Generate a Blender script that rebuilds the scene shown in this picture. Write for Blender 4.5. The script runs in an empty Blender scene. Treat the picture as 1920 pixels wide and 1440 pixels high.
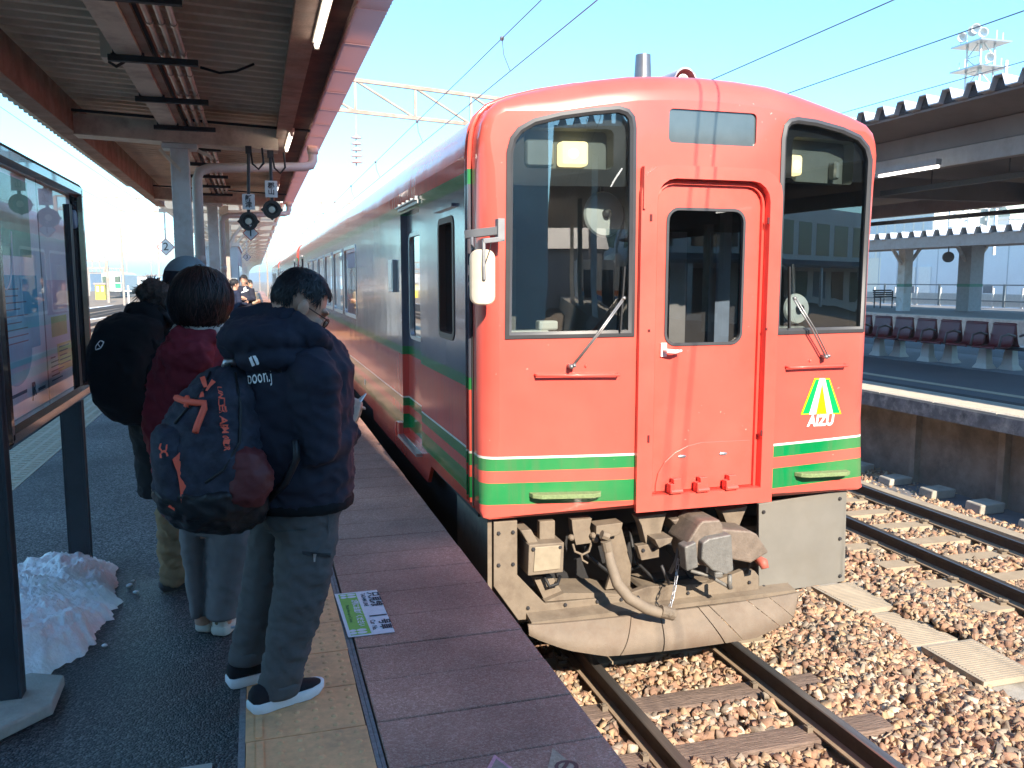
import bpy, bmesh, math, random
import numpy as np
from mathutils import Vector, Matrix, noise
from mathutils.geometry import delaunay_2d_cdt

random.seed(7)
rng = np.random.default_rng(7)
SC = bpy.context.scene
COL = SC.collection
PI = math.pi

# ------------------------------------------------------------------ camera, sky, sun, exposure
EYE = 1.6
F_PX, CX, CY = 1605.0, 960.0, 720.0
PITCH, YAW = math.radians(6.927), math.radians(16.60)
cam_d = bpy.data.cameras.new('camera')
cam_d.sensor_width = 36.0
cam_d.lens = 36.0 * F_PX / 1920.0
cam_d.clip_start = 0.05
cam_d.clip_end = 6000.0
cam = bpy.data.objects.new('camera', cam_d)
cam.location = (0, 0, EYE)
cam.rotation_euler = (math.radians(90) - PITCH, 0, -YAW)
COL.objects.link(cam)
SC.camera = cam

SUN_EL, SUN_AZ = math.radians(31), math.radians(2.5)      # azimuth from -Y towards +X
world = bpy.data.worlds.new('World')
SC.world = world
world.use_nodes = True
wn, wl = world.node_tree.nodes, world.node_tree.links
sky = wn.new('ShaderNodeTexSky')
sky.sky_type = 'NISHITA'
sky.sun_disc = False
sky.sun_elevation = SUN_EL
sky.sun_rotation = math.radians(180) - SUN_AZ
sky.air_density = 1.0
sky.dust_density = 0.15
sky.ozone_density = 1.2
bg = wn['Background']
bg.inputs['Strength'].default_value = 0.135
tint = wn.new('ShaderNodeMixRGB'); tint.blend_type = 'MULTIPLY'; tint.inputs[0].default_value = 1.0
tint.inputs[2].default_value = (0.53, 0.91, 1.07, 1)          # clear winter air, same over the whole sky
wl.new(sky.outputs['Color'], tint.inputs[1]); wl.new(tint.outputs[0], bg.inputs['Color'])
sun_d = bpy.data.lights.new('sun', 'SUN')
sun_d.energy = 4.1
sun_d.angle = math.radians(0.5)
sun_d.color = (1.0, 0.88, 0.72)
sun = bpy.data.objects.new('sun', sun_d)
sv = Vector((math.sin(SUN_AZ) * math.cos(SUN_EL), -math.cos(SUN_AZ) * math.cos(SUN_EL), math.sin(SUN_EL)))
sun.rotation_euler = sv.to_track_quat('Z', 'Y').to_euler()
COL.objects.link(sun)
SC.view_settings.view_transform = 'Standard'
SC.view_settings.look = 'None'
SC.view_settings.exposure = 1.55
SC.view_settings.gamma = 1.0
SC.view_settings.use_curve_mapping = False
SC.cycles.max_bounces = 8
SC.cycles.transparent_max_bounces = 12
SC.cycles.caustics_reflective = False
SC.cycles.caustics_refractive = False
SC.cycles.use_denoising = True

# ------------------------------------------------------------------ measuring helpers (photo pixel -> point on a known plane)
_cp, _sp, _cw, _sw = math.cos(PITCH), math.sin(PITCH), math.cos(YAW), math.sin(YAW)
def ray(x, y):
    r, u, f = x - CX, CY - y, F_PX
    fw, up = f * _cp + u * _sp, u * _cp - f * _sp
    return Vector((r * _cw + fw * _sw, -r * _sw + fw * _cw, up))
def onY(x, y, Y):
    d = ray(x, y); return d * (Y / d.y) + Vector((0, 0, EYE))
def onX(x, y, X):
    d = ray(x, y); return d * (X / d.x) + Vector((0, 0, EYE))
def onZ(x, y, Z):
    d = ray(x, y); return d * ((Z - EYE) / d.z) + Vector((0, 0, EYE))

# ------------------------------------------------------------------ materials
MATS = {}
def _new(name):
    m = bpy.data.materials.new(name); m.use_nodes = True
    return m, m.node_tree.nodes, m.node_tree.links, m.node_tree.nodes['Principled BSDF']
def mat(name, col, rough=0.5, metal=0.0, var=0.12, vs=6.0, bump=0.0, bs=60.0, spec=0.5, dirt=None, stretch=None, coat=0.0, bd=0.01, worn=False):
    """principled material with two scales of colour variation, optional stains and fine relief"""
    if name in MATS: return MATS[name]
    m, n, l, b = _new(name)
    b.inputs['Roughness'].default_value = rough
    b.inputs['Metallic'].default_value = metal
    b.inputs['Specular IOR Level'].default_value = spec
    b.inputs['Coat Weight'].default_value = coat
    geo = n.new('ShaderNodeNewGeometry')
    src = geo.outputs['Position']
    if stretch:
        mp = n.new('ShaderNodeMapping'); mp.inputs['Scale'].default_value = stretch
        l.new(src, mp.inputs['Vector']); src = mp.outputs['Vector']
    c = None
    if var > 0:
        nt = n.new('ShaderNodeTexNoise'); nt.inputs['Scale'].default_value = vs
        nt.inputs['Detail'].default_value = 6; nt.inputs['Roughness'].default_value = 0.65
        l.new(src, nt.inputs['Vector'])
        rp = n.new('ShaderNodeValToRGB')
        rp.color_ramp.elements[0].position = 0.3; rp.color_ramp.elements[1].position = 0.7
        rp.color_ramp.elements[0].color = tuple(max(0, v * (1 - var)) for v in col) + (1,)
        rp.color_ramp.elements[1].color = tuple(min(1, v * (1 + var)) for v in col) + (1,)
        l.new(nt.outputs['Fac'], rp.inputs['Fac']); c = rp.outputs['Color']
    if dirt:
        dc, amt, ds = dirt
        n2 = n.new('ShaderNodeTexNoise'); n2.inputs['Scale'].default_value = ds; n2.inputs['Detail'].default_value = 8
        n2.inputs['Roughness'].default_value = 0.7
        l.new(src, n2.inputs['Vector'])
        r2 = n.new('ShaderNodeValToRGB')
        r2.color_ramp.elements[0].position = 0.48; r2.color_ramp.elements[1].position = 0.72
        r2.color_ramp.elements[0].color = (0, 0, 0, 1); r2.color_ramp.elements[1].color = (amt, amt, amt, 1)
        l.new(n2.outputs['Fac'], r2.inputs['Fac'])
        mx = n.new('ShaderNodeMixRGB'); mx.inputs[2].default_value = tuple(dc) + (1,)
        if c: l.new(c, mx.inputs[1])
        else: mx.inputs[1].default_value = tuple(col) + (1,)
        l.new(r2.outputs['Color'], mx.inputs[0]); c = mx.outputs['Color']
    if worn and c: c = grime(n, l, geo.outputs['Position'], c)
    if c: l.new(c, b.inputs['Base Color'])
    else: b.inputs['Base Color'].default_value = tuple(col) + (1,)
    if bump > 0:
        bn = n.new('ShaderNodeTexNoise'); bn.inputs['Scale'].default_value = bs; bn.inputs['Detail'].default_value = 4
        l.new(src, bn.inputs['Vector'])
        bp = n.new('ShaderNodeBump'); bp.inputs['Strength'].default_value = bump; bp.inputs['Distance'].default_value = bd
        l.new(bn.outputs['Fac'], bp.inputs['Height']); l.new(bp.outputs['Normal'], b.inputs['Normal'])
    MATS[name] = m
    return m
def emit(name, col, s):
    m, n, l, b = _new(name)
    b.inputs['Base Color'].default_value = tuple(col) + (1,)
    b.inputs['Emission Color'].default_value = tuple(col) + (1,)
    b.inputs['Emission Strength'].default_value = s
    MATS[name] = m
    return m
def glass(name, tint, refl=0.12, rough=0.0, ior=1.5):
    m, n, l, b = _new(name)
    out = [x for x in n if x.type == 'OUTPUT_MATERIAL'][0]
    t = n.new('ShaderNodeBsdfTransparent'); t.inputs['Color'].default_value = tuple(tint) + (1,)
    g = n.new('ShaderNodeBsdfGlossy'); g.inputs['Roughness'].default_value = rough
    lw = n.new('ShaderNodeFresnel'); lw.inputs['IOR'].default_value = ior
    ad = n.new('ShaderNodeMath'); ad.operation = 'ADD'; ad.inputs[1].default_value = refl; ad.use_clamp = True
    mx = n.new('ShaderNodeMixShader')
    l.new(lw.outputs['Fac'], ad.inputs[0]); l.new(ad.outputs[0], mx.inputs['Fac'])
    l.new(t.outputs[0], mx.inputs[1]); l.new(g.outputs[0], mx.inputs[2]); l.new(mx.outputs[0], out.inputs['Surface'])
    n.remove(b)
    MATS[name] = m
    return m
def grime(n, l, pos, c):
    """rain streaks, faint washed-out patches and small chips in the paint"""
    mp = n.new('ShaderNodeMapping'); mp.inputs['Scale'].default_value = (9, 9, .5); l.new(pos, mp.inputs['Vector'])
    t1 = n.new('ShaderNodeTexNoise'); t1.inputs['Scale'].default_value = 2.0; t1.inputs['Detail'].default_value = 5; l.new(mp.outputs['Vector'], t1.inputs['Vector'])
    r1 = n.new('ShaderNodeValToRGB'); r1.color_ramp.elements[0].position = .50; r1.color_ramp.elements[1].position = .78
    r1.color_ramp.elements[0].color = (0, 0, 0, 1); r1.color_ramp.elements[1].color = (.30, .30, .30, 1); l.new(t1.outputs['Fac'], r1.inputs[0])
    m1 = n.new('ShaderNodeMixRGB'); m1.inputs[2].default_value = (.16, .10, .08, 1); l.new(r1.outputs[0], m1.inputs[0]); l.new(c, m1.inputs[1])
    t3 = n.new('ShaderNodeTexNoise'); t3.inputs['Scale'].default_value = 1.3; t3.inputs['Detail'].default_value = 6; l.new(pos, t3.inputs['Vector'])
    r3 = n.new('ShaderNodeValToRGB'); r3.color_ramp.elements[0].position = .45; r3.color_ramp.elements[1].position = .75
    r3.color_ramp.elements[0].color = (0, 0, 0, 1); r3.color_ramp.elements[1].color = (.11, .11, .11, 1); l.new(t3.outputs['Fac'], r3.inputs[0])
    m3 = n.new('ShaderNodeMixRGB'); m3.inputs[2].default_value = (.80, .40, .30, 1); l.new(r3.outputs[0], m3.inputs[0]); l.new(m1.outputs[0], m3.inputs[1])
    t2 = n.new('ShaderNodeTexNoise'); t2.inputs['Scale'].default_value = 34; t2.inputs['Detail'].default_value = 3; l.new(pos, t2.inputs['Vector'])
    r2 = n.new('ShaderNodeValToRGB'); r2.color_ramp.elements[0].position = .745; r2.color_ramp.elements[1].position = .76
    r2.color_ramp.elements[0].color = (0, 0, 0, 1); r2.color_ramp.elements[1].color = (.8, .8, .8, 1); l.new(t2.outputs['Fac'], r2.inputs[0])
    m2 = n.new('ShaderNodeMixRGB'); m2.inputs[2].default_value = (.70, .45, .38, 1); l.new(r2.outputs[0], m2.inputs[0]); l.new(m3.outputs[0], m2.inputs[1])
    return m2.outputs[0]
def bands(name, stops, rough=0.3, metal=None, bump=0.0, bs=2.0, bd=0.01, dirt=0.0, axis='Z', coat=0.3):
    """paint scheme: constant colour bands by height. stops = [(z, colour[, metallic])] from the bottom"""
    m, n, l, b = _new(name)
    geo = n.new('ShaderNodeNewGeometry'); sp = n.new('ShaderNodeSeparateXYZ'); l.new(geo.outputs['Position'], sp.inputs[0])
    mr = n.new('ShaderNodeMapRange'); mr.inputs[1].default_value = -1.0; mr.inputs[2].default_value = 3.0
    l.new(sp.outputs[axis], mr.inputs[0])
    rp = n.new('ShaderNodeValToRGB'); rp.color_ramp.interpolation = 'CONSTANT'
    rm = n.new('ShaderNodeValToRGB'); rm.color_ramp.interpolation = 'CONSTANT'
    for k, s in enumerate(stops):
        p = (s[0] + 1.0) / 4.0 if k else 0.0
        for r_, cc in ((rp, s[1]), (rm, (s[2] if len(s) > 2 else 0.0,) * 3)):
            e = r_.color_ramp.elements[k] if k < 1 else (r_.color_ramp.elements[1] if k == 1 else r_.color_ramp.elements.new(p))
            e.position = p; e.color = tuple(cc) + (1,)
    l.new(mr.outputs[0], rp.inputs[0]); l.new(mr.outputs[0], rm.inputs[0])
    c = rp.outputs['Color']
    nt = n.new('ShaderNodeTexNoise'); nt.inputs['Scale'].default_value = 3.0; nt.inputs['Detail'].default_value = 8
    l.new(geo.outputs['Position'], nt.inputs['Vector'])
    r3 = n.new('ShaderNodeValToRGB'); r3.color_ramp.elements[0].position = 0.35; r3.color_ramp.elements[1].position = 0.75
    r3.color_ramp.elements[0].color = (0.9, 0.9, 0.9, 1); r3.color_ramp.elements[1].color = (1, 1, 1, 1)
    l.new(nt.outputs['Fac'], r3.inputs[0])
    mu = n.new('ShaderNodeMixRGB'); mu.blend_type = 'MULTIPLY'; mu.inputs[0].default_value = 1.0
    c = grime(n, l, geo.outputs['Position'], c)
    l.new(c, mu.inputs[1]); l.new(r3.outputs[0], mu.inputs[2]); l.new(mu.outputs[0], b.inputs['Base Color'])
    l.new(rm.outputs['Color'], b.inputs['Metallic'])
    b.inputs['Roughness'].default_value = rough; b.inputs['Coat Weight'].default_value = coat; b.inputs['Coat Roughness'].default_value = 0.06
    if bump:
        bn = n.new('ShaderNodeTexNoise'); bn.inputs['Scale'].default_value = bs; bn.inputs['Detail'].default_value = 2
        mp = n.new('ShaderNodeMapping'); mp.inputs['Scale'].default_value = (1, 1, 0.45)
        l.new(geo.outputs['Position'], mp.inputs['Vector']); l.new(mp.outputs['Vector'], bn.inputs['Vector'])
        bp = n.new('ShaderNodeBump'); bp.inputs['Strength'].default_value = bump; bp.inputs['Distance'].default_value = bd
        l.new(bn.outputs['Fac'], bp.inputs['Height']); l.new(bp.outputs['Normal'], b.inputs['Normal'])
        l.new(bp.outputs['Normal'], b.inputs['Coat Normal'])
    MATS[name] = m
    return m
def islands(name, cols, rough=0.85, bump=0.4, bs=90.0, bd=0.004):
    """every loose piece takes its own colour out of a range"""
    m, n, l, b = _new(name)
    geo = n.new('ShaderNodeNewGeometry')
    rp = n.new('ShaderNodeValToRGB'); rp.color_ramp.interpolation = 'CONSTANT'
    for k, c in enumerate(cols):
        e = rp.color_ramp.elements[k] if k < 2 else rp.color_ramp.elements.new(k / len(cols))
        e.position = k / len(cols); e.color = tuple(c) + (1,)
    l.new(geo.outputs['Random Per Island'], rp.inputs[0])
    nt = n.new('ShaderNodeTexNoise'); nt.inputs['Scale'].default_value = bs; nt.inputs['Detail'].default_value = 4
    l.new(geo.outputs['Position'], nt.inputs['Vector'])
    mx = n.new('ShaderNodeMixRGB'); mx.blend_type = 'MULTIPLY'; mx.inputs[0].default_value = 0.5
    l.new(rp.outputs[0], mx.inputs[1]); l.new(nt.outputs['Fac'], mx.inputs[2]); l.new(mx.outputs[0], b.inputs['Base Color'])
    b.inputs['Roughness'].default_value = rough; b.inputs['Specular IOR Level'].default_value = 0.3
    if bump:
        bp = n.new('ShaderNodeBump'); bp.inputs['Strength'].default_value = bump; bp.inputs['Distance'].default_value = bd
        l.new(nt.outputs['Fac'], bp.inputs['Height']); l.new(bp.outputs['Normal'], b.inputs['Normal'])
    MATS[name] = m
    return m

# ------------------------------------------------------------------ mesh builder
class MB:
    def __init__(s): s.v, s.f, s.m, s.k = [], [], [], 0
    def mi(s, k): s.k = k; return s
    def add(s, vs, fs):
        o = len(s.v); s.v += [tuple(p) for p in vs]
        for f in fs: s.f.append(tuple(i + o for i in f)); s.m.append(s.k)
        return s
    def quad(s, a, b, c, d): return s.add([a, b, c, d], [(0, 1, 2, 3)])
    def box(s, x0, x1, y0, y1, z0, z1):
        v = [(x, y, z) for z in (z0, z1) for y in (y0, y1) for x in (x0, x1)]
        return s.add(v, [(0, 2, 3, 1), (4, 5, 7, 6), (0, 1, 5, 4), (2, 6, 7, 3), (0, 4, 6, 2), (1, 3, 7, 5)])
    def obox(s, c, ax, ay, az):
        """oriented box: centre and three half-axis vectors"""
        c, ax, ay, az = Vector(c), Vector(ax), Vector(ay), Vector(az)
        v = [c + ax * i + ay * j + az * k for k in (-1, 1) for j in (-1, 1) for i in (-1, 1)]
        return s.add(v, [(0, 2, 3, 1), (4, 5, 7, 6), (0, 1, 5, 4), (2, 6, 7, 3), (0, 4, 6, 2), (1, 3, 7, 5)])
    def bar(s, a, b, w, h=None, up=(0, 0, 1)):
        a, b = Vector(a), Vector(b); h = h or w
        d = (b - a); L = d.length / 2; d.normalize()
        u = Vector(up)
        if abs(d.dot(u)) > 0.99: u = Vector((1, 0, 0))
        r = d.cross(u).normalized(); u = r.cross(d)
        return s.obox((a + b) / 2, r * w / 2, d * L, u * h / 2)
    def loft(s, rings, cap=True, closed=True):
        n = len(rings[0]); o = len(s.v)
        for r in rings: s.v += [tuple(p) for p in r]
        for i in range(len(rings) - 1):
            for j in range(n if closed else n - 1):
                k = (j + 1) % n
                s.f.append((o + i * n + j, o + i * n + k, o + (i + 1) * n + k, o + (i + 1) * n + j)); s.m.append(s.k)
        if cap and closed:
            s.f.append(tuple(o + j for j in reversed(range(n)))); s.m.append(s.k)
            e = o + (len(rings) - 1) * n
            s.f.append(tuple(e + j for j in range(n))); s.m.append(s.k)
        return s
    def tube(s, pts, r, n=8, cap=True):
        pts = [Vector(p) for p in pts]
        rs = r if isinstance(r, (list, tuple)) else [r] * len(pts)
        rings = []; pu = None
        for i, p in enumerate(pts):
            d = (pts[min(i + 1, len(pts) - 1)] - pts[max(i - 1, 0)]).normalized()
            u = pu if pu is not None else (Vector((0, 0, 1)) if abs(d.z) < 0.9 else Vector((1, 0, 0)))
            a = d.cross(u)
            if a.length < 1e-4: a = d.cross(Vector((0, 1, 0)))
            a.normalize(); b_ = a.cross(d).normalized(); pu = b_
            rings.append([p + (a * math.cos(t) + b_ * math.sin(t)) * rs[i] for t in [2 * PI * k / n for k in range(n)]])
        return s.loft(rings, cap)
    def prism(s, poly, ext):
        """closed 3-D polygon pushed along a vector"""
        e = Vector(ext); p = [Vector(q) for q in poly]
        return s.loft([p, [q + e for q in p]])
    def ell(s, c, rx, ry, rz, n=12, m=8, M=None):
        c = Vector(c); rings = []
        for i in range(1, m):
            t = PI * i / m
            ring = [Vector((rx * math.sin(t) * math.cos(2 * PI * j / n), ry * math.sin(t) * math.sin(2 * PI * j / n), -rz * math.cos(t))) for j in range(n)]
            rings.append([c + (M @ q if M else q) for q in ring])
        o = len(s.v); s.loft(rings, False)
        a, b = len(s.v), len(s.v) + 1
        q0, q1 = Vector((0, 0, -rz)), Vector((0, 0, rz))
        s.v += [tuple(c + (M @ q0 if M else q0)), tuple(c + (M @ q1 if M else q1))]
        e = o + (m - 2) * n
        for j in range(n):
            k = (j + 1) % n
            s.f.append((a, o + k, o + j)); s.m.append(s.k); s.f.append((b, e + j, e + k)); s.m.append(s.k)
        return s
    def cyl(s, a, b, r, n=16, r2=None):
        return s.tube([a, b], [r, r if r2 is None else r2], n)
    def lathe(s, c, axis, prof, n=20):
        """prof = [(distance along axis, radius)]"""
        c, d = Vector(c), Vector(axis).normalized()
        u = Vector((0, 0, 1)) if abs(d.z) < 0.9 else Vector((1, 0, 0))
        a = d.cross(u).normalized(); b_ = a.cross(d)
        return s.loft([[c + d * h + (a * math.cos(2 * PI * k / n) + b_ * math.sin(2 * PI * k / n)) * max(r, 1e-4) for k in range(n)] for h, r in prof])
    def mesh(s, name, mats, off=(0, 0, 0), smooth=False):
        me = bpy.data.meshes.new(name)
        ox, oy, oz = off
        me.from_pydata([(x - ox, y - oy, z - oz) for x, y, z in s.v], [], s.f)
        for m in mats: me.materials.append(m)
        if len(mats) > 1: me.polygons.foreach_set('material_index', s.m)
        if smooth: me.polygons.foreach_set('use_smooth', [True] * len(s.f))
        me.update()
        return me
def wpos(o):
    p = Vector((0, 0, 0))
    while o: p += Vector(o.location); o = o.parent
    return p
def obj(name, mb, mats, parent=None, smooth=False, bevel=0.0, seg=2, fixn=True, loc=None, auto=None):
    """one mesh object; vertices are given in world space and stored relative to the parent (or to loc)"""
    if not isinstance(mats, (list, tuple)): mats = [mats]
    off = wpos(parent) if parent else Vector(loc or (0, 0, 0))
    me = mb.mesh(name, mats, off, smooth)
    if fixn:
        bm = bmesh.new(); bm.from_mesh(me); bmesh.ops.recalc_face_normals(bm, faces=bm.faces[:]); bm.to_mesh(me); bm.free()
    if auto is not None:
        me.polygons.foreach_set('use_smooth', [True] * len(me.polygons))
        me.set_sharp_from_angle(angle=math.radians(auto))
    o = bpy.data.objects.new(name, me)
    COL.objects.link(o)
    if parent: o.parent = parent
    else: o.location = off
    if bevel:
        b = o.modifiers.new('bevel', 'BEVEL'); b.width = bevel; b.segments = seg; b.limit_method = 'ANGLE'; b.angle_limit = math.radians(40)
    return o
def tag(o, label, cat, group=None):
    o['label'] = label; o['category'] = cat
    if group: o['group'] = group
    return o
def thing(name, label, cat, loc=(0, 0, 0), group=None):
    o = bpy.data.objects.new(name, None); o.location = loc; o.empty_display_size = 0.2
    COL.objects.link(o)
    return tag(o, label, cat, group)
def struct(o, kind='structure'):
    o['kind'] = kind
    return o
def copy_tree(src, loc, label=None):
    r = src.copy(); COL.objects.link(r); r.location = loc
    if label: r['label'] = label
    def rec(a, b):
        for ch in list(a.children):
            c = ch.copy(); COL.objects.link(c); c.parent = b; c.matrix_parent_inverse = ch.matrix_parent_inverse.copy()
            rec(ch, c)
    rec(src, r)
    return r
def text_mesh(txt, size, extrude=0.0008, bold=0.0, align='CENTER', vertical=False, space=1.0, shear=0.0):
    c = bpy.data.curves.new('t', 'FONT'); c.body = txt; c.size = size; c.extrude = extrude; c.offset = bold
    c.align_x = align; c.align_y = 'CENTER'; c.space_character = space; c.shear = shear; c.resolution_u = 3
    if vertical: c.body = '\n'.join(txt); c.space_line = 0.92
    o = bpy.data.objects.new('t', c); COL.objects.link(o)
    dg = bpy.context.evaluated_depsgraph_get()
    me = bpy.data.meshes.new_from_object(o.evaluated_get(dg))
    bpy.data.objects.remove(o); bpy.data.curves.remove(c)
    return me
def place_text(name, me, m, parent, origin, right, up, label=None):
    """flat lettering put on a surface: right and up give its plane"""
    r = Vector(right).normalized(); n = r.cross(Vector(up)).normalized(); u = n.cross(r)
    M = Matrix((r, u, n)).transposed().to_4x4(); M.translation = Vector(origin) - (wpos(parent) if parent else Vector())
    me.transform(M); me.materials.clear(); me.materials.append(m); me.name = name
    o = bpy.data.objects.new(name, me); COL.objects.link(o)
    if parent: o.parent = parent
    return o
def inside(p, poly):
    x, y = p; c = False; j = len(poly) - 1
    for i in range(len(poly)):
        xi, yi = poly[i]; xj, yj = poly[j]
        if (yi > y) != (yj > y) and x < (xj - xi) * (y - yi) / (yj - yi) + xi: c = not c
        j = i
    return c
def rrect(x0, x1, z0, z1, r, n=4):
    rs = r if isinstance(r, (list, tuple)) else [r] * 4       # bl, br, tr, tl
    out = []
    for (cx, cz, a0, rr) in ((x0 + rs[0], z0 + rs[0], PI, rs[0]), (x1 - rs[1], z0 + rs[1], 1.5 * PI, rs[1]),
                             (x1 - rs[2], z1 - rs[2], 0, rs[2]), (x0 + rs[3], z1 - rs[3], 0.5 * PI, rs[3])):
        for k in range(n + 1):
            t = a0 + k * PI / 2 / n
            out.append((cx + rr * math.cos(t), cz + rr * math.sin(t)))
    return out
def sheet(outline, holes, step):
    """triangulated flat sheet with holes and inner grid points, in 2-D"""
    vs, es = [], []
    for lp in [outline] + holes:
        o = len(vs); vs += [Vector(p) for p in lp]
        es += [(o + i, o + (i + 1) % len(lp)) for i in range(len(lp))]
    xs = [p[0] for p in outline]; ys = [p[1] for p in outline]
    if step:
        x = min(xs) + step / 2
        while x < max(xs):
            y = min(ys) + step / 2
            while y < max(ys):
                p = (x, y)
                if inside(p, outline) and not any(inside(p, h) for h in holes):
                    if all((q[0] - x) ** 2 + (q[1] - y) ** 2 > (step * 0.4) ** 2 for lp in [outline] + holes for q in lp): vs.append(Vector(p))
                y += step
            x += step
    r = delaunay_2d_cdt(vs, es, [], 0, 1e-5)
    V, T = r[0], []
    for t in r[2]:
        c = ((V[t[0]].x + V[t[1]].x + V[t[2]].x) / 3, (V[t[0]].y + V[t[1]].y + V[t[2]].y) / 3)
        if inside(c, outline) and not any(inside(c, h) for h in holes): T.append(tuple(t))
    return [(v.x, v.y) for v in V], T
def ringstrip(mb, loop_a, loop_b):
    n = len(loop_a)
    mb.add(list(loop_a) + list(loop_b), [(i, (i + 1) % n, n + (i + 1) % n, n + i) for i in range(n)])

ORD = ['first', 'second', 'third', 'fourth', 'fifth', 'sixth', 'seventh', 'eighth', 'ninth', 'tenth', 'eleventh', 'twelfth', 'thirteenth', 'fourteenth', 'fifteenth', 'sixteenth', 'seventeenth', 'eighteenth']
# shared paints
RED = (0.74, 0.102, 0.076); GRN = (0.0, 0.22, 0.06); WHT = (0.80, 0.80, 0.76); GRY = (0.20, 0.21, 0.25)
m_red = mat('red_paint', RED, 0.32, var=0.06, vs=3, coat=0.3, dirt=((0.35, 0.05, 0.03), 0.35, 2.2), worn=True)
m_black = mat('black_rubber', (0.015, 0.015, 0.017), 0.6, var=0.2)
m_dark = mat('dark_steel', (0.03, 0.03, 0.035), 0.55, var=0.3, vs=20)
m_rubber = mat('grey_rubber', (0.055, 0.055, 0.06), 0.45, var=0.1)
m_steel = mat('bare_steel', (0.45, 0.45, 0.47), 0.35, 0.8, var=0.1)
m_white = mat('white_paint', (0.75, 0.75, 0.73), 0.5, var=0.05)
m_beige = mat('dusty_grey_paint', (0.195, 0.155, 0.115), 0.75, var=0.12, vs=9, bump=0.2, bs=200, dirt=((0.10, 0.07, 0.05), 0.8, 5))
m_conc = mat('concrete', (0.40, 0.37, 0.32), 0.9, var=0.2, vs=5, bump=0.3, bs=80, dirt=((0.2, 0.17, 0.13), 0.6, 3))
# ================================================================== ground, platform, tracks
m_ground = mat('trackbed_ground', (0.27, 0.195, 0.13), 0.95, var=0.25, vs=1.2, bump=0.6, bs=25, dirt=((0.20, 0.15, 0.11), 0.7, 0.6), bd=0.03)
g = MB(); g.quad((-1500, -300, -1.30), (1500, -300, -1.30), (1500, 3000, -1.30), (-1500, 3000, -1.30))
struct(obj('ground', g, m_ground, fixn=False))

m_asph = mat('platform_asphalt', (0.10, 0.102, 0.112), 0.8, var=0.7, vs=130, bump=1.0, bs=150, dirt=((0.17, 0.172, 0.185), 0.75, 0.9), bd=0.012)
def asphalt(name, lo, hi, scale, wet=None):
    m, n, l, b = _new(name)
    geo = n.new('ShaderNodeNewGeometry'); v = n.new('ShaderNodeTexVoronoi'); v.inputs['Scale'].default_value = scale; l.new(geo.outputs['Position'], v.inputs['Vector'])
    sp = n.new('ShaderNodeSeparateColor'); l.new(v.outputs['Color'], sp.inputs[0])
    pw = n.new('ShaderNodeMath'); pw.operation = 'POWER'; pw.inputs[1].default_value = 2.2; l.new(sp.outputs[0], pw.inputs[0])
    mx = n.new('ShaderNodeMixRGB'); mx.inputs[1].default_value = lo + (1,); mx.inputs[2].default_value = hi + (1,); l.new(pw.outputs[0], mx.inputs[0])
    t = n.new('ShaderNodeTexNoise'); t.inputs['Scale'].default_value = .9; t.inputs['Detail'].default_value = 8; l.new(geo.outputs['Position'], t.inputs['Vector'])
    r = n.new('ShaderNodeValToRGB'); r.color_ramp.elements[0].position = .35; r.color_ramp.elements[1].position = .68
    r.color_ramp.elements[0].color = (.50, .50, .52, 1); r.color_ramp.elements[1].color = (1.25, 1.25, 1.25, 1); l.new(t.outputs['Fac'], r.inputs[0])
    m2 = n.new('ShaderNodeMixRGB'); m2.blend_type = 'MULTIPLY'; m2.inputs[0].default_value = 1; l.new(mx.outputs[0], m2.inputs[1]); l.new(r.outputs[0], m2.inputs[2]); l.new(m2.outputs[0], b.inputs['Base Color'])
    b.inputs['Roughness'].default_value = .75
    if wet:
        # melt water soaked into the surface round a point
        dv = n.new('ShaderNodeVectorMath'); dv.operation = 'DISTANCE'; dv.inputs[1].default_value = wet; mpw = n.new('ShaderNodeMapping'); mpw.inputs['Scale'].default_value = (1, .62, 1)
        l.new(geo.outputs['Position'], mpw.inputs['Vector']); l.new(mpw.outputs['Vector'], dv.inputs[0])
        tw = n.new('ShaderNodeTexNoise'); tw.inputs['Scale'].default_value = 3.5; tw.inputs['Detail'].default_value = 6; l.new(geo.outputs['Position'], tw.inputs['Vector'])
        ad = n.new('ShaderNodeMath'); ad.operation = 'MULTIPLY_ADD'; ad.inputs[1].default_value = 1.1; l.new(tw.outputs['Fac'], ad.inputs[0]); l.new(dv.outputs['Value'], ad.inputs[2])
        mr = n.new('ShaderNodeMapRange'); mr.interpolation_type = 'SMOOTHSTEP'; mr.inputs[1].default_value = 1.15; mr.inputs[2].default_value = 1.75; mr.inputs[3].default_value = .52; mr.inputs[4].default_value = 1.0; l.new(ad.outputs[0], mr.inputs[0])
        m3 = n.new('ShaderNodeMixRGB'); m3.blend_type = 'MULTIPLY'; m3.inputs[0].default_value = 1; l.new(m2.outputs[0], m3.inputs[1]); l.new(mr.outputs[0], m3.inputs[2]); l.new(m3.outputs[0], b.inputs['Base Color'])
        rw = n.new('ShaderNodeMapRange'); rw.inputs[1].default_value = .52; rw.inputs[2].default_value = 1; rw.inputs[3].default_value = .55; rw.inputs[4].default_value = .8; l.new(mr.outputs[0], rw.inputs[0]); l.new(rw.outputs[0], b.inputs['Roughness'])
    bp = n.new('ShaderNodeBump'); bp.inputs['Strength'].default_value = 1; bp.inputs['Distance'].default_value = .004; bp.invert = True
    l.new(v.outputs['Distance'], bp.inputs['Height']); l.new(bp.outputs['Normal'], b.inputs['Normal'])
    MATS[name] = m
    return m
m_asph = asphalt('platform_asphalt_grain', (.032, .034, .038), (.27, .262, .26), 120, (-.75, 3.55 * .62, 0))
m_slab = asphalt('edge_slab_grain', (.44, .225, .165), (.66, .40, .32), 150)
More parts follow.
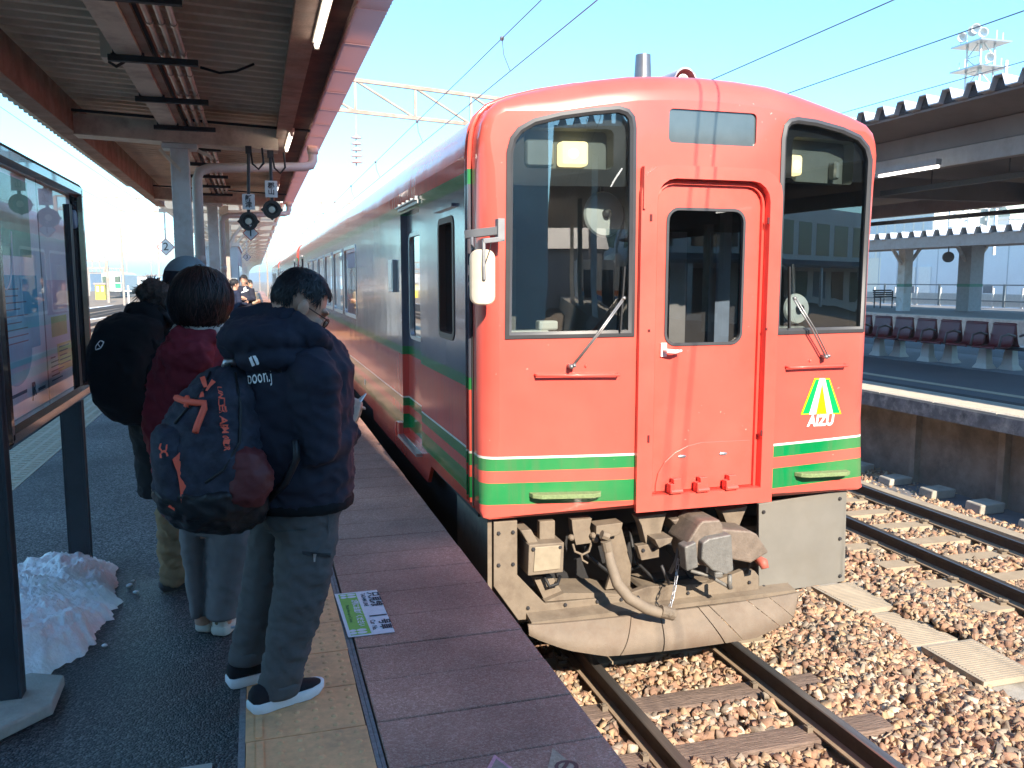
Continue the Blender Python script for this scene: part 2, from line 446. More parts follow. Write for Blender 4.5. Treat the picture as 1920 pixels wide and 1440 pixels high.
m_tact = mat('tactile_tile', (0.78, 0.405, 0.19), 0.75, var=0.12, vs=30, bump=0.25, bs=220, dirt=((0.25, 0.16, 0.10), 0.55, 4), bd=0.003)
m_joint = mat('dark_joint', (0.035, 0.032, 0.034), 0.9, var=0.3, vs=60)
m_kerb = mat('grey_mortar', (0.21, 0.20, 0.20), 0.9, var=0.25, vs=50, bump=0.4, bs=150)
m_yel = mat('pale_tactile', (0.42, 0.37, 0.27), 0.8, var=0.15, vs=20)
m_pwall = mat('platform_wall', (0.30, 0.255, 0.21), 0.9, var=0.3, vs=2.5, bump=0.4, bs=40, dirt=((0.10, 0.08, 0.07), 0.9, 1.3))

PX1 = 1.128                       # platform edge
pb = MB(); pb.box(-2.95, PX1 - 0.03, -9, 130, -1.3, -0.045)
platform = struct(obj('platform', pb, m_joint))
a = MB(); a.box(-1.83, -0.112, -9, 130, -0.044, -0.004)
struct(obj('asphalt_surface', a, m_asph, platform))
a = MB(); a.box(-0.111, -0.088, -9, 60, -0.044, -0.003)
struct(obj('mortar_strip', a, m_kerb, platform))
a = MB(); a.box(0.334, 0.349, -9, 60, -0.044, -0.004); a.box(0.351, 0.364, -9, 60, -0.044, -0.006)
struct(obj('mortar_strip', a, m_kerb, platform))
# edge slabs, one by one; farther on a single sheet
def slab_mb(x0, x1, L):
    b = MB(); b.box(x0, x1, 0.0035, L - 0.0035, -0.044, 0); return b
me0 = None
for k in range(-6, 42):
    y = 2.97 + 0.326 * k
    o = obj('paving_slab', slab_mb(0.372, PX1, 0.326), m_slab, None, bevel=0.003, seg=1) if me0 is None else None
    if me0 is None: me0 = o.data
    else:
        o = bpy.data.objects.new('paving_slab', me0); COL.objects.link(o)
        b = o.modifiers.new('bevel', 'BEVEL'); b.width = 0.003; b.segments = 1; b.limit_method = 'ANGLE'
    o.parent = platform; o.location = (random.uniform(-.0015, .0015), y, random.uniform(-.002, .001))
yS = 2.97 + 0.326 * 42
a = MB()
for k in range(340): a.box(0.372, PX1, yS + .326 * k + .004, yS + .326 * k + .322, -0.044, 0)
f = obj('paving_slab', a, m_slab, platform); f['kind'] = 'stuff'
# tactile tiles with raised domes and one guide bar on the inner side
def tile_mb():
    b = MB(); b.box(-0.086, 0.331, 0.003, 0.328, -0.044, 0)
    b.box(-0.052, -0.028, 0.012, 0.319, 0, 0.005)
    for i in range(5):
        for j in range(5):
            cx, cy = 0.030 + 0.066 * i, 0.034 + 0.065 * j
            r1, r2 = 0.013, 0.008
            ring = lambda r, z: [(cx + r * math.cos(2 * PI * q / 8), cy + r * math.sin(2 * PI * q / 8), z) for q in range(8)]
            b.loft([ring(r1, 0.0), ring(r2, 0.005)])
    return b
tm = None
for k in range(-5, 40):
    y = 2.96 + 0.331 * k
    if tm is None:
        o = obj('tactile_tile', tile_mb(), m_tact, None, auto=50); tm = o.data
    else:
        o = bpy.data.objects.new('tactile_tile', tm); COL.objects.link(o)
    o.parent = platform; o.location = (random.uniform(-.002, .002), y, random.uniform(-.002, .001))
a = MB()
yS = 2.96 + 0.331 * 40
for k in range(300): a.box(-0.086, 0.331, yS + .331 * k + .003, yS + .331 * k + .328, -0.044, 0)
obj('tactile_tile', a, m_tact, platform)['kind'] = 'stuff'
# the other side: pale tactile strip, then edge slabs
for k in range(60):
    y = -2 + 0.4 * k
    b = MB(); b.box(-2.30, -1.835, y + .004, y + .396, -0.044, -0.002)
    if y > 2:
        for i in range(4):
            for j in range(4): b.box(-2.27 + .11 * i, -2.20 + .11 * i, y + .03 + .09 * j, y + .06 + .09 * j, -0.002, 0.003)
    obj('pale_tactile_tile', b, m_yel, platform)
b = MB(); b.box(-2.30, -1.835, 22, 130, -0.044, -0.002); b.box(-2.96, -2.305, -9, 130, -0.044, -0.001)
obj('edge_coping', b, m_conc, platform)
# overhanging lip under the slabs on the train side
b = MB(); b.box(PX1 - 0.029, PX1 + 0.012, -9, 130, -0.2, -0.046); obj('edge_beam', b, m_conc, platform)

# ---- tracks
m_rust = mat('rail_side', (0.05, 0.032, 0.024), 0.8, var=0.3, vs=15, bump=0.2, bs=120)
m_rtop = mat('rail_head', (0.33, 0.30, 0.28), 0.32, 0.85, var=0.2, vs=4, stretch=(30, 0.6, 1))
m_foot = mat('rail_foot', (0.30, 0.22, 0.15), 0.8, var=0.15, vs=12)
m_wood = mat('sleeper_wood', (0.20, 0.14, 0.11), 0.9, var=0.35, vs=6, stretch=(1.2, 14, 14), bump=0.9, bs=9, bd=0.015, dirt=((0.10, 0.07, 0.055), 0.7, 5))
m_pc = mat('sleeper_concrete', (0.36, 0.285, 0.20), 0.9, var=0.12, vs=8, bump=0.25, bs=120)
RT = -1.08
def rail_mb(p, q):
    """flat-bottom rail from p to q (points on the head's centre line)"""
    p, q = Vector(p), Vector(q); d = (q - p).normalized(); r = Vector((d.y, -d.x, 0))
    prof = [(-.0625, -.15), (.0625, -.15), (.0625, -.139), (.012, -.120), (.009, -.048), (.033, -.036), (.033, -.006), (.026, 0), (-.026, 0), (-.033, -.006), (-.033, -.036), (-.009, -.048), (-.012, -.120), (-.0625, -.139)]
    b = MB(); n = len(prof)
    ra = [p + r * x + Vector((0, 0, z)) for x, z in prof]; rb = [q + r * x + Vector((0, 0, z)) for x, z in prof]
    o = 0; b.v = [tuple(v) for v in ra + rb]
    for i in range(n):
        k = (i + 1) % n
        b.f.append((i, k, n + k, n + i)); b.m.append(1 if i in (6, 7, 8) else (2 if i in (1, 2, 12, 13) else 0))
    b.f.append(tuple(range(n))); b.m.append(0); b.f.append(tuple(range(2 * n - 1, n - 1, -1))); b.m.append(0)
    return b
def sleeper_mb(kind, L, w, h):
    b = MB()
    if kind == 'wood':
        xs = [-L / 2 + L * i / 10 for i in range(11)]
        rings = []
        for x in xs:
            j = lambda: random.uniform(-.007, .007)
            rings.append([Vector((x + (j() if abs(x) > L / 2 - .01 else 0), -w / 2 + j(), -h)), Vector((x, w / 2 + j(), -h)), Vector((x, w / 2 + j(), -.008 + j() * .4)), Vector((x, w / 2 - .015, j() * .4)), Vector((x, 0, .003 + j() * .5)), Vector((x, -w / 2 + .015, j() * .4)), Vector((x, -w / 2 + j(), -.008 + j() * .4))])
        b.loft(rings)
    else:
        b.loft([[Vector((x, sg * ww, z)) for sg, ww, z in ((-1, w / 2, -h), (1, w / 2, -h), (1, w / 2 - .02, 0), (-1, w / 2 - .02, 0))] for x in (-L / 2, L / 2)])
    return b
def track(p, q, y_list, kinds, gauge=1.132):
    """one straight track: structure with rails, sleepers and clips as parts"""
    p, q = Vector(p), Vector(q); d = (q - p).normalized(); r = Vector((d.y, -d.x, 0)); ang = -math.atan2(d.x, d.y)
    b = MB(); c0 = p - Vector((0, 0, .245)); c1 = q - Vector((0, 0, .245))
    b.prism([c0 - r * 1.5, c0 + r * 1.5, c1 + r * 1.5, c1 - r * 1.5], (0, 0, -.04))
    t = struct(obj('railway_track', b, m_ground))
    for s in (-1, 1): obj('rail', rail_mb(p + r * s * gauge / 2, q + r * s * gauge / 2), [m_rust, m_rtop, m_foot], t)
    ms = {}
    for y, k in zip(y_list, kinds):
        c = p + d * ((y - p.y) / d.y)
        if k not in ms or (k == 'wood' and y < 6.5):
            o = obj('sleeper', sleeper_mb(k, 2.1, .21 if k == 'wood' else .24, .16), m_wood if k == 'wood' else m_pc, None, bevel=.006, seg=1)
            ms[k] = o.data
        else:
            o = bpy.data.objects.new('sleeper', ms[k]); COL.objects.link(o)
        o.parent = t; o.location = (c.x + random.uniform(-.03, .03), c.y, RT - .156 - t.location.z); o.rotation_euler = (0, 0, ang + random.uniform(-.015, .015))
        if y < 17:
            for s in (-1, 1):
                for e in (-1, 1):
                    m0 = c + r * (s * gauge / 2 + e * .085)
                    if 'clip' not in ms or k + 'clip' not in ms:
                        cb = MB()
                        if k == 'wood': cb.box(-.02, .02, -.022, .022, -.155, -.118); cb.cyl((0.0, 0, -.12), (0.0, 0, -.108), .014, 8)
                        else:
                            cb.tube([(.035, -.05, -.138), (.05, -.01, -.118), (.03, .03, -.11), (-.01, .035, -.118), (-.028, 0, -.126), (-.02, -.035, -.128), (.01, -.045, -.12)], .011, 6)
                            cb.box(-.01, .055, -.03, .03, -.155, -.132)
                        o = obj('rail_clip', cb, m_beige, None); ms[k + 'clip'] = o.data; ms['clip'] = 1
                    else: o = bpy.data.objects.new('rail_clip', ms[k + 'clip']); COL.objects.link(o)
                    o.parent = t; o.location = (m0.x, m0.y, RT); o.rotation_euler = (0, 0, ang + (0 if e > 0 else PI))
    return t, d, r
T1X = 2.773
ys1 = [1.2, 1.8, 2.4, 3.05, 3.72, 4.36, 4.98, 5.74] + [6.4 + .62 * k for k in range(60)]
kd1 = ['wood'] * 7 + ['conc'] * 70
tr1, _, _ = track((T1X, -9, RT), (T1X, 130, RT), ys1, kd1)
p_a, p_b = onZ(1588, 967, RT), onZ(1920, 1108, RT)
d2 = (p_a - p_b).normalized(); r2 = Vector((d2.y, -d2.x, 0))
T2A = p_b + r2 * .566 - d2 * 8; T2B = p_b + r2 * .566 + d2 * 26
ys2 = [T2A.y + .58 * k for k in range(56)]
tr2, _, _ = track(T2A, T2B, ys2, ['conc'] * 80)

# ---- cable trough with separate lids between the tracks
m_lid = mat('trough_lid', (0.38, 0.32, 0.245), 0.9, var=0.14, vs=12, bump=0.3, bs=90, dirt=((0.25, 0.2, 0.15), 0.5, 3))
tb = MB(); tb.box(4.86, 5.30, -2, 26, -1.45, -1.268)
trough = struct(obj('cable_trough', tb, m_conc))
for k in range(22):
    y0 = -0.35 + .62 * k
    b = MB(); b.box(4.84, 5.32, .006, .612, -.045, 0)
    for j in range(20): b.box(4.87, 5.29, .02 + .029 * j, .034 + .029 * j, 0, .004)
    o = obj('trough_lid', b, m_lid, None)
    o.parent = trough; o.location = (random.uniform(-.015, .015), y0, -1.225 + random.uniform(-.012, .004)); o.rotation_euler = (random.uniform(-.012, .012), random.uniform(-.015, .015), random.uniform(-.02, .02))

# ---- ballast: broken stones lying in the beds (gravel, one object)
def stones(n, xr, yr, z, rad, avoid):
    x = rng.uniform(*xr, n); y = rng.uniform(*yr, n)
    keep = np.ones(n, bool)
    for fn in avoid: keep &= ~fn(x, y)
    x, y = x[keep], y[keep]; n = len(x)
    return x, y, z(x, y) + rng.uniform(-.012, .018, n), rng.uniform(*rad, n)
ico = bmesh.new(); bmesh.ops.create_cube(ico, size=1.35); bmesh.ops.bisect_plane(ico, geom=ico.verts[:] + ico.edges[:] + ico.faces[:], plane_co=(.3, .3, .3), plane_no=(1, .8, .9), clear_outer=True); bmesh.ops.holes_fill(ico, edges=ico.edges[:]); bmesh.ops.bisect_plane(ico, geom=ico.verts[:] + ico.edges[:] + ico.faces[:], plane_co=(-.3, .25, -.3), plane_no=(-1, .7, -.8), clear_outer=True); bmesh.ops.holes_fill(ico, edges=ico.edges[:]); bmesh.ops.triangulate(ico, faces=ico.faces[:])
iv = np.array([v.co[:] for v in ico.verts]); it = np.array([[v.index for v in f.verts] for f in ico.faces]); ico.free()
def d_t1(x): return np.abs(x - T1X)
def d_t2(x, y): return np.abs((x - T2A.x) * r2.x + (y - T2A.y) * r2.y)
def near_rail(x, y): return (np.abs(d_t1(x) - .566) < .085) | (np.abs(d_t2(x, y) - .566) < .085)
def on_sleeper(x, y):
    k = np.zeros(len(x), bool)
    for yy in ys1:
        k |= (np.abs(y - yy) < .115) & (d_t1(x) < 1.02)
    s = (x - T2A.x) * d2.x + (y - T2A.y) * d2.y
    for yy in ys2:
        s0 = (yy - T2A.y) / d2.y
        k |= (np.abs(s - s0) < .13) & (d_t2(x, y) < 1.0)
    return k
wob = rng.uniform(0, 6.28, 4)
def on_lid(x, y):
    w = .19 + .05 * np.sin(y * 2.1 + wob[0]) + .04 * np.sin(y * 5.3 + wob[1])
    return (np.abs(x - 5.09) < w) & (y < 8.5)
def z_bed(x, y):
    z = -1.268 + .012 * np.sin(x * 3.1 + y * 1.7) + .012 * np.sin(y * 4.3 - x * 2)
    z = z + np.where(np.abs(x - 4.45) < .35, .045 * np.cos((x - 4.45) / .35 * 1.57), 0) + np.where(np.abs(x - 5.55) < .3, .03, 0)
    return z
sx = []
for n, xr, yr, rad in ((13500, (1.15, 5.9), (2.2, 6.2), (.022, .047)), (15500, (3.7, 8.4), (3.2, 9.0), (.022, .047)), (9000, (5.0, 9.2), (9.0, 16.0), (.028, .046)), (5000, (1.2, 4.4), (4.8, 9.0), (.024, .042))):
    sx.append(stones(n, xr, yr, z_bed, rad, (near_rail, on_sleeper, on_lid)))
X, Y, Zs, Rs = [np.concatenate([s[i] for s in sx]) for i in range(4)]
N = len(X)
NV = len(iv)
V = np.repeat(iv[None], N, 0) * rng.uniform(.70, 1.30, (N, NV, 1)) + rng.uniform(-.14, .14, (N, NV, 3))
V *= np.stack([rng.uniform(.8, 1.35, N), rng.uniform(.75, 1.2, N), rng.uniform(.55, .9, N)], 1)[:, None, :]
q = rng.normal(size=(N, 4)); q /= np.linalg.norm(q, axis=1)[:, None]
w_, x_, y_, z_ = q.T
Rm = np.stack([1 - 2 * (y_**2 + z_**2), 2 * (x_ * y_ - z_ * w_), 2 * (x_ * z_ + y_ * w_), 2 * (x_ * y_ + z_ * w_), 1 - 2 * (x_**2 + z_**2), 2 * (y_ * z_ - x_ * w_), 2 * (x_ * z_ - y_ * w_), 2 * (y_ * z_ + x_ * w_), 1 - 2 * (x_**2 + y_**2)], 1).reshape(N, 3, 3)
V = np.einsum('nij,nkj->nki', Rm, V) * Rs[:, None, None] + np.stack([X, Y, Zs], 1)[:, None, :]
Fc = (it[None] + NV * np.arange(N)[:, None, None]).reshape(-1, 3)
me = bpy.data.meshes.new('ballast')
me.vertices.add(N * NV); me.vertices.foreach_set('co', V.reshape(-1).astype(np.float32))
me.loops.add(len(Fc) * 3); me.loops.foreach_set('vertex_index', Fc.reshape(-1).astype(np.int32))
me.polygons.add(len(Fc)); me.polygons.foreach_set('loop_start', np.arange(0, len(Fc) * 3, 3, dtype=np.int32))
me.update(calc_edges=True)
m_stone = islands('ballast_stone', [(.52, .35, .22), (.58, .40, .25), (.40, .24, .16), (.44, .36, .28), (.34, .20, .14), (.62, .47, .32), (.52, .30, .20), (.28, .22, .17), (.56, .38, .23), (.66, .55, .42), (.44, .26, .17), (.34, .24, .18)])
me.materials.append(m_stone)
bal = bpy.data.objects.new('ballast', me); COL.objects.link(bal); bal['kind'] = 'stuff'
# ================================================================== the red railcar
TX = 2.785
BW = 1.45
Y_SEAM, Y_END = 5.37, 27.6
def yf(x):
    u = abs(x - TX)
    return 5.01 if u < .47 else 5.01 + .15 * ((u - .47) / .98) ** 1.15
def fp(x, y, off=0.0):
    """photo pixel -> point on the railcar's front"""
    Y = 5.08
    for _ in range(6):
        p = onY(x, y, Y); Y = yf(p.x)
    p = onY(x, y, Y); p.y += off
    return p
def fz(pts): return [(fp(*q).x, fp(*q).z) for q in pts]
HALF = [(1.40, .075), (1.437, .088), (BW, .125), (BW, .6), (BW, 1.2), (BW, 1.8), (BW, 2.28), (1.449, 2.38), (1.442, 2.47), (1.427, 2.55), (1.395, 2.62), (1.33, 2.68), (1.2, 2.735), (1.0, 2.79), (.75, 2.84), (.5, 2.875), (.25, 2.893)]
SECT = [(u, z) for u, z in HALF] + [(0, 2.90)] + [(-u, z) for u, z in reversed(HALF)]
m_front = bands('front_livery', [(-1, RED), (.162, WHT), (.171, GRN), (.302, WHT), (.311, RED), (.378, WHT), (.387, GRN), (.460, WHT), (.469, RED)], rough=.30, coat=.35, bump=.05, bs=1.5)
m_side = bands('side_livery', [(-1, RED), (.162, WHT), (.171, GRN), (.302, WHT), (.311, RED), (.378, WHT), (.387, GRN), (.460, WHT), (.469, RED), (.885, GRN), (.955, (.17, .19, .245), .5), (2.2, GRN), (2.29, RED)], rough=.17, coat=.25, bump=.35, bs=1.1, bd=.02)
m_glass = glass('windscreen_glass', (.62, .68, .68), .13)
m_sglass = mat('side_window_glass', (.012, .014, .016), .03, var=0, spec=1.0, coat=1.0)
m_cab = mat('cab_lining', (.10, .10, .105), .7, var=.1)
m_panel = mat('black_panel', (.012, .014, .018), .45, var=0)
m_roof = mat('roof_paint', (.60, .06, .035), .35, var=.05, coat=.3)

car = thing('railcar', 'red railcar with green stripes standing at the platform, its cab end in front', 'train car', (TX, 5.0, RT), 'coupled red railcars')

def offset_loop(lp, d):
    """inset a 2-D loop by d (a number or one per point)"""
    n = len(lp); out = []
    area = sum(lp[i][0] * lp[(i + 1) % n][1] - lp[(i + 1) % n][0] * lp[i][1] for i in range(n))
    sg = 1 if area > 0 else -1
    for i in range(n):
        a, b, c = Vector(lp[i - 1]), Vector(lp[i]), Vector(lp[(i + 1) % n])
        t1, t2 = (b - a), (c - b)
        t1 = t1.normalized() if t1.length > 1e-7 else t2.normalized(); t2 = t2.normalized() if t2.length > 1e-7 else t1
        n1, n2 = Vector((-t1.y, t1.x)) * sg, Vector((-t2.y, t2.x)) * sg
        m = n1 + n2
        if m.length < 1e-6: m = n1
        m.normalize(); k = 1 / max(.45, m.dot(n1))
        dd = d[i] if isinstance(d, (list, tuple)) else d
        out.append((b.x + m.x * dd * k, b.y + m.y * dd * k))
    return out
sect = [(TX + u, z) for u, z in SECT]
rr = []
for u, z in SECT:
    rr.append(.012 if z < .1 else (.05 if z < .13 else ((.115 if z < 2.15 else .115 - .06 * min(1, (z - 2.15) / .3)) if z < 2.45 else (.055 if z < 2.66 else .055 + .12 * min(1, (z - 2.66) / .14)))))
rings2 = []
for t in (0, .2, .4, .6, .8, 1.0):
    k = 1 - math.sin(t * PI / 2)
    lp = offset_loop(sect, [r * k for r in rr])
    rings2.append([(x, yf(min(max(x, TX - 1.45), TX + 1.45)) + r * (1 - math.cos(t * PI / 2)), z) for (x, z), r in zip(lp, rr)])
panel_loop = [(p[0], p[2]) for p in rings2[0]]
winL = fz([(948, 634), (1187, 629), (1189.5, 430), (1191, 240), (1188, 219), (1178, 206), (1160, 200), (1110, 204), (1050, 212), (1000, 224), (972, 240), (958, 258), (951, 285), (950, 430)])
winR = fz([(1452, 626), (1618, 621), (1626, 450), (1634, 300), (1628, 275), (1612, 255), (1580, 240), (1530, 226), (1495, 221), (1480, 224), (1471, 235), (1466, 260), (1459, 450)])
dest = rrect(2.52, 3.145, 2.458, 2.667, .03, 3)
gang = [(2.36, .14), (3.29, .14)] + [(3.29 + .0, 2.05)] + [(3.29 - .13 * (1 - math.cos(a)), 2.15 + .13 * math.sin(a)) for a in (0, .5, 1.0, 1.57)] + [(2.36 + .13 * (1 - math.cos(a)), 2.15 + .13 * math.sin(a)) for a in (1.57, 1.0, .5, 0)]
V2, T2 = sheet(panel_loop, [winL, winR, dest, gang], .14)
b = MB(); b.add([(x, yf(x), z) for x, z in V2], T2)
b.loft([rings2[i] for i in range(len(rings2))], cap=False)
back = [(x, Y_SEAM - .005, z) for x, z in sect]
ringstrip(b, rings2[-1], back)
for lp in (dest, gang): ringstrip(b, [(x, yf(x), z) for x, z in lp], [(x, yf(x) + .03, z) for x, z in lp])
obj('cab_front', b, m_front, car, auto=35)

def framed_pane(lp, w, name_f, name_p, mglass, yoff=.012):
    ins = offset_loop(lp, w); out = offset_loop(lp, -.006)
    b = MB()
    P = lambda L, d: [(x, yf(x) + d, z) for x, z in L]
    ringstrip(b, P(out, .0), P(out, -.010)); ringstrip(b, P(out, -.010), P(offset_loop(lp, w * .5), -.018)); ringstrip(b, P(offset_loop(lp, w * .5), -.018), P(ins, -.006)); ringstrip(b, P(ins, -.006), P(ins, .03)); ringstrip(b, P(out, .0), P(out, .16))
    o = obj(name_f, b, m_rubber, car, auto=50)
    V, T = sheet(offset_loop(lp, w - .003), [], .2)
    g_ = MB(); g_.add([(x, yf(x) + yoff, z) for x, z in V], T)
    obj(name_p, g_, mglass, o, fixn=False, smooth=True)
    return o, ins
fL, inL = framed_pane(winL, .035, 'windscreen', 'pane', m_glass)
fR, inR = framed_pane(winR, .035, 'windscreen', 'pane', m_glass)
m_dest = mat('destination_glass', (.085, .11, .12), .08, var=.15, vs=4, spec=.8)
b = MB(); V, T = sheet(offset_loop(dest, -.004), [], 0); b.add([(x, yf(x) + .014, z) for x, z in V], T)
obj('destination_window', b, m_dest, car)

# headlight panels behind the windscreens, lamp pods
m_lampon = emit('lit_headlight', (1.0, .74, .36), .9)
m_lampcore = emit('headlight_core', (1.0, .92, .7), 2.0)
m_lampoff = mat('unlit_lamp', (.25, .28, .28), .15, var=.1, spec=.8)
m_pod = mat('lamp_pod_grey', (.14, .16, .155), .5, var=.1)
def head_panel(ins, low_px, pod_px, lamps):
    zc = fp(*low_px).z
    top = []
    lp = offset_loop(ins, -.07); n = len(lp)
    for i in range(n):
        a, c = lp[i], lp[(i + 1) % n]
        if a[1] >= zc: top.append(a)
        if (a[1] - zc) * (c[1] - zc) < 0:
            t = (zc - a[1]) / (c[1] - a[1]); top.append((a[0] + (c[0] - a[0]) * t, zc))
    (x0, y0), (x1, y1) = pod_px
    q0, q1 = fp(x0, y1), fp(x1, y0)
    hole = rrect(q0.x, q1.x, q0.z, q1.z, .035, 3)
    V, T = sheet(top, [hole], 0)
    b = MB(); b.add([(x, yf(x) + .05, z) for x, z in V], T)
    o = obj('headlight_panel', b, m_panel, car)
    b = MB(); ringstrip(b, [(x, yf(x) + .05, z) for x, z in hole], [(x, yf(x) + .16, z) for x, z in hole]); V, T = sheet(hole, [], 0); b.add([(x, yf(x) + .16, z) for x, z in V], T)
    obj('lamp_pod', b, m_pod, o)
    for (lx, ly, lw, lh, on) in lamps:
        c = fp(lx, ly); w = lw * c.y / F_PX / 2; h = lh * c.y / F_PX / 2
        R = rrect(c.x - w, c.x + w, c.z - h, c.z + h, .022, 3)
        b = MB(); b.loft([[(x, yf(x) + .155, z) for x, z in R], [(x, yf(x) + .10, z) for x, z in R], [(x, yf(x) + .085, z) for x, z in offset_loop(R, .012)]])
        if on:
            b.mi(1); b.ell((c.x - .005, yf(c.x) + .088, c.z), .035, .012, .03)
        obj('headlight', b, [m_lampon, m_lampcore] if on else [m_lampoff], o, auto=40)
head_panel(inL, (1070, 347), ((987, 240), (1157, 313)), [(1021, 283, 56, 52, False), (1087, 284, 56, 48, True)])
head_panel(inR, (1550, 336), ((1492, 264), (1611, 338)), [(1509, 306, 34, 42, True), (1586, 316, 16, 40, False)])
# cab lining and what shows through the panes
b = MB(); x0, x1 = TX - 1.38, TX + 1.38
for q in (((x0, 6.7, .2), (x1, 6.7, .2), (x1, 6.7, 2.6), (x0, 6.7, 2.6)), ((x0, 5.2, .2), (x0, 6.7, .2), (x0, 6.7, 2.6), (x0, 5.2, 2.6)), ((x1, 5.2, .2), (x1, 6.7, .2), (x1, 6.7, 2.6), (x1, 5.2, 2.6)), ((x0, 5.2, 2.6), (x1, 5.2, 2.6), (x1, 6.7, 2.6), (x0, 6.7, 2.6)), ((x0, 5.2, .6), (x1, 5.2, .6), (x1, 6.7, .6), (x0, 6.7, .6))): b.quad(*q)
obj('cab_lining', b, m_cab, car, fixn=False)
b = MB(); b.box(TX - 1.33, TX - .55, 5.23, 5.75, .7, 1.16); b.box(TX - 1.25, TX - .75, 5.22, 5.35, 1.16, 1.25); b.box(TX - .85, TX - .62, 5.3, 5.6, 1.16, 1.22)
obj('driving_desk', b, mat('desk_grey', (.32, .33, .33), .6), car, bevel=.02)
b = MB(); b.box(TX - 1.3, TX - .98, 5.21, 5.30, 1.20, 1.28); b.box(TX - 1.05, TX - .92, 5.21, 5.3, 1.28, 1.34)
obj('desk_instrument', b, mat('pale_instrument', (.7, .7, .66), .6), car, bevel=.012)
m_fan = mat('fan_disc', (.62, .63, .62), .6, var=.08)
for (fx, fy, r, Yf_) in ((1132, 402, 45, 5.32), (1492, 579, 33, 5.35)):
    c = onY(fx, fy, Yf_); rad = r * c.y / F_PX
    b = MB(); b.lathe(c, (.1, -1, .05), [(-.012, 0), (-.01, rad * .96), (.0, rad), (.018, rad * .93), (.03, rad * .5), (.034, .0)], 28)
    o = obj('cab_fan', b, m_fan, car, auto=40)
    b = MB(); b.lathe(c, (.1, -1, .05), [(.03, .03), (.06, .028), (.07, .015), (.072, 0)], 14); b.tube([c + Vector((0, .0, .0)), c + Vector((0, .03, .12)), c + Vector((0, .06, .32))], .012, 6)
    obj('fan_hub', b, m_dark, o, auto=40)
b = MB(); b.box(TX + .62, TX + 1.0, 5.3, 5.55, 1.12, 1.27); b.box(TX + .75, TX + 1.15, 5.35, 5.5, 1.1, 1.2)
obj('desk_box', b, mat('desk_grey', (.32, .33, .33), .6), car, bevel=.015)
for (X0, X1, c_) in ((TX + .55, TX + .70, (.55, .57, .58)), (TX + .98, TX + 1.12, (.40, .55, .75)), (TX - 1.1, TX - .8, (.2, .18, .16))):
    b = MB(); b.box(X0, X1, 6.55, 6.66, .7, 2.0); obj('cab_partition', b, mat('partition_%d' % int(X0 * 100), c_, .6), car)

# gangway frame, door and its fittings
def arch(x0, x1, z0, z1, r):
    return [(x0, z0), (x1, z0)] + [(x1 - r + r * math.sin(a), z1 - r + r * math.cos(a)) for a in (1.5708, 1.18, .785, .39, 0)] + [(x0 + r - r * math.sin(a), z1 - r + r * math.cos(a)) for a in (0, .39, .785, 1.18, 1.5708)]
out_ = arch(2.325, 3.335, .095, 2.315, .17); inn = arch(2.435, 3.245, .20, 2.235, .13)
b = MB(); P = lambda L, y: [(x, y, z) for x, z in L]
ringstrip(b, P(out_, 5.005), P(out_, 4.972)); ringstrip(b, P(out_, 4.972), P(inn, 4.972)); ringstrip(b, P(inn, 4.972), P(inn, 5.05))
fr = obj('gangway_frame', b, m_red, car, bevel=.006)
b = MB(); inn2 = arch(2.46, 3.215, .205, 2.205, .11)
ringstrip(b, P(offset_loop(inn, -.002), 5.035), P(inn2, 5.018)); ringstrip(b, P(inn2, 5.018), P(inn2, 5.046))
obj('door_surround', b, m_red, car)
dl = arch(2.452, 3.222, .208, 2.212, .11); dw = rrect(2.545, 3.095, 1.185, 2.05, [.07, .07, .075, .075], 5)
V, T = sheet(dl, [dw], .2)
b = MB(); b.add([(x, 5.043, z) for x, z in V], T); ringstrip(b, P(dw, 5.043), P(dw, 5.075))
door = obj('gangway_door', b, m_red, car)
b = MB(); V, T = sheet(offset_loop(dw, -.003), [], 0); b.add([(x, 5.06, z) for x, z in V], T)
obj('door_window', b, glass('door_glass', (.40, .36, .36), .05), door, fixn=False)
b = MB(); ringstrip(b, P(offset_loop(dw, -.012), 5.041), P(offset_loop(dw, -.012), 5.036)); ringstrip(b, P(offset_loop(dw, -.012), 5.036), P(offset_loop(dw, .006), 5.036)); ringstrip(b, P(offset_loop(dw, .006), 5.036), P(offset_loop(dw, .006), 5.06))
obj('window_seal', b, m_rubber, door)
c = onY(1245, 656, 5.03)
b = MB(); b.box(c.x - .022, c.x + .02, 5.028, 5.044, c.z - .045, c.z + .045); b.tube([c + Vector((0, -.005, 0)), c + Vector((.004, -.045, -.005)), c + Vector((.05, -.055, -.01)), c + Vector((.105, -.045, -.004))], [.012, .016, .015, .008], 8)
obj('door_handle', b, m_white, door, bevel=.004)
# kick plate with rounded top, two oval spots, hinge lugs
kp = [(2.49, .21)] + [(2.49 + .36 * (1 - math.cos(a)), .25 + .275 * math.sin(a)) for a in (0, .3, .6, .9, 1.2, 1.5)] + [(3.19, .52), (3.20, .45), (3.20, .21)]
b = MB(); b.prism([(x, 5.040, z) for x, z in kp], (0, -.008, 0)); obj('kick_plate', b, m_red, door, bevel=.003)
for q in ((1279, 856), (1356, 851)):
    c = onY(*q, 5.03); b = MB(); b.ell(c, .032, .006, .012); obj('oval_plate', b, m_steel, door)
for q in ((1268, 912), (1318, 909), (1372, 905)):
    c = onY(*q, 4.97)
    b = MB(); b.prism([c + Vector((-.02, .0, .05)), c + Vector((.035, 0, .05)), c + Vector((.04, 0, -.03)), c + Vector((-.01, 0, -.03))], (0, .05, 0)); b.cyl(c + Vector((-.045, -.01, -.03)), c + Vector((.04, -.01, -.03)), .016, 10); b.box(c.x - .05, c.x - .02, c.y - .02, c.y + .04, c.z - .045, c.z + .02)
    obj('hinge_lug', b, m_red, fr, bevel=.003)
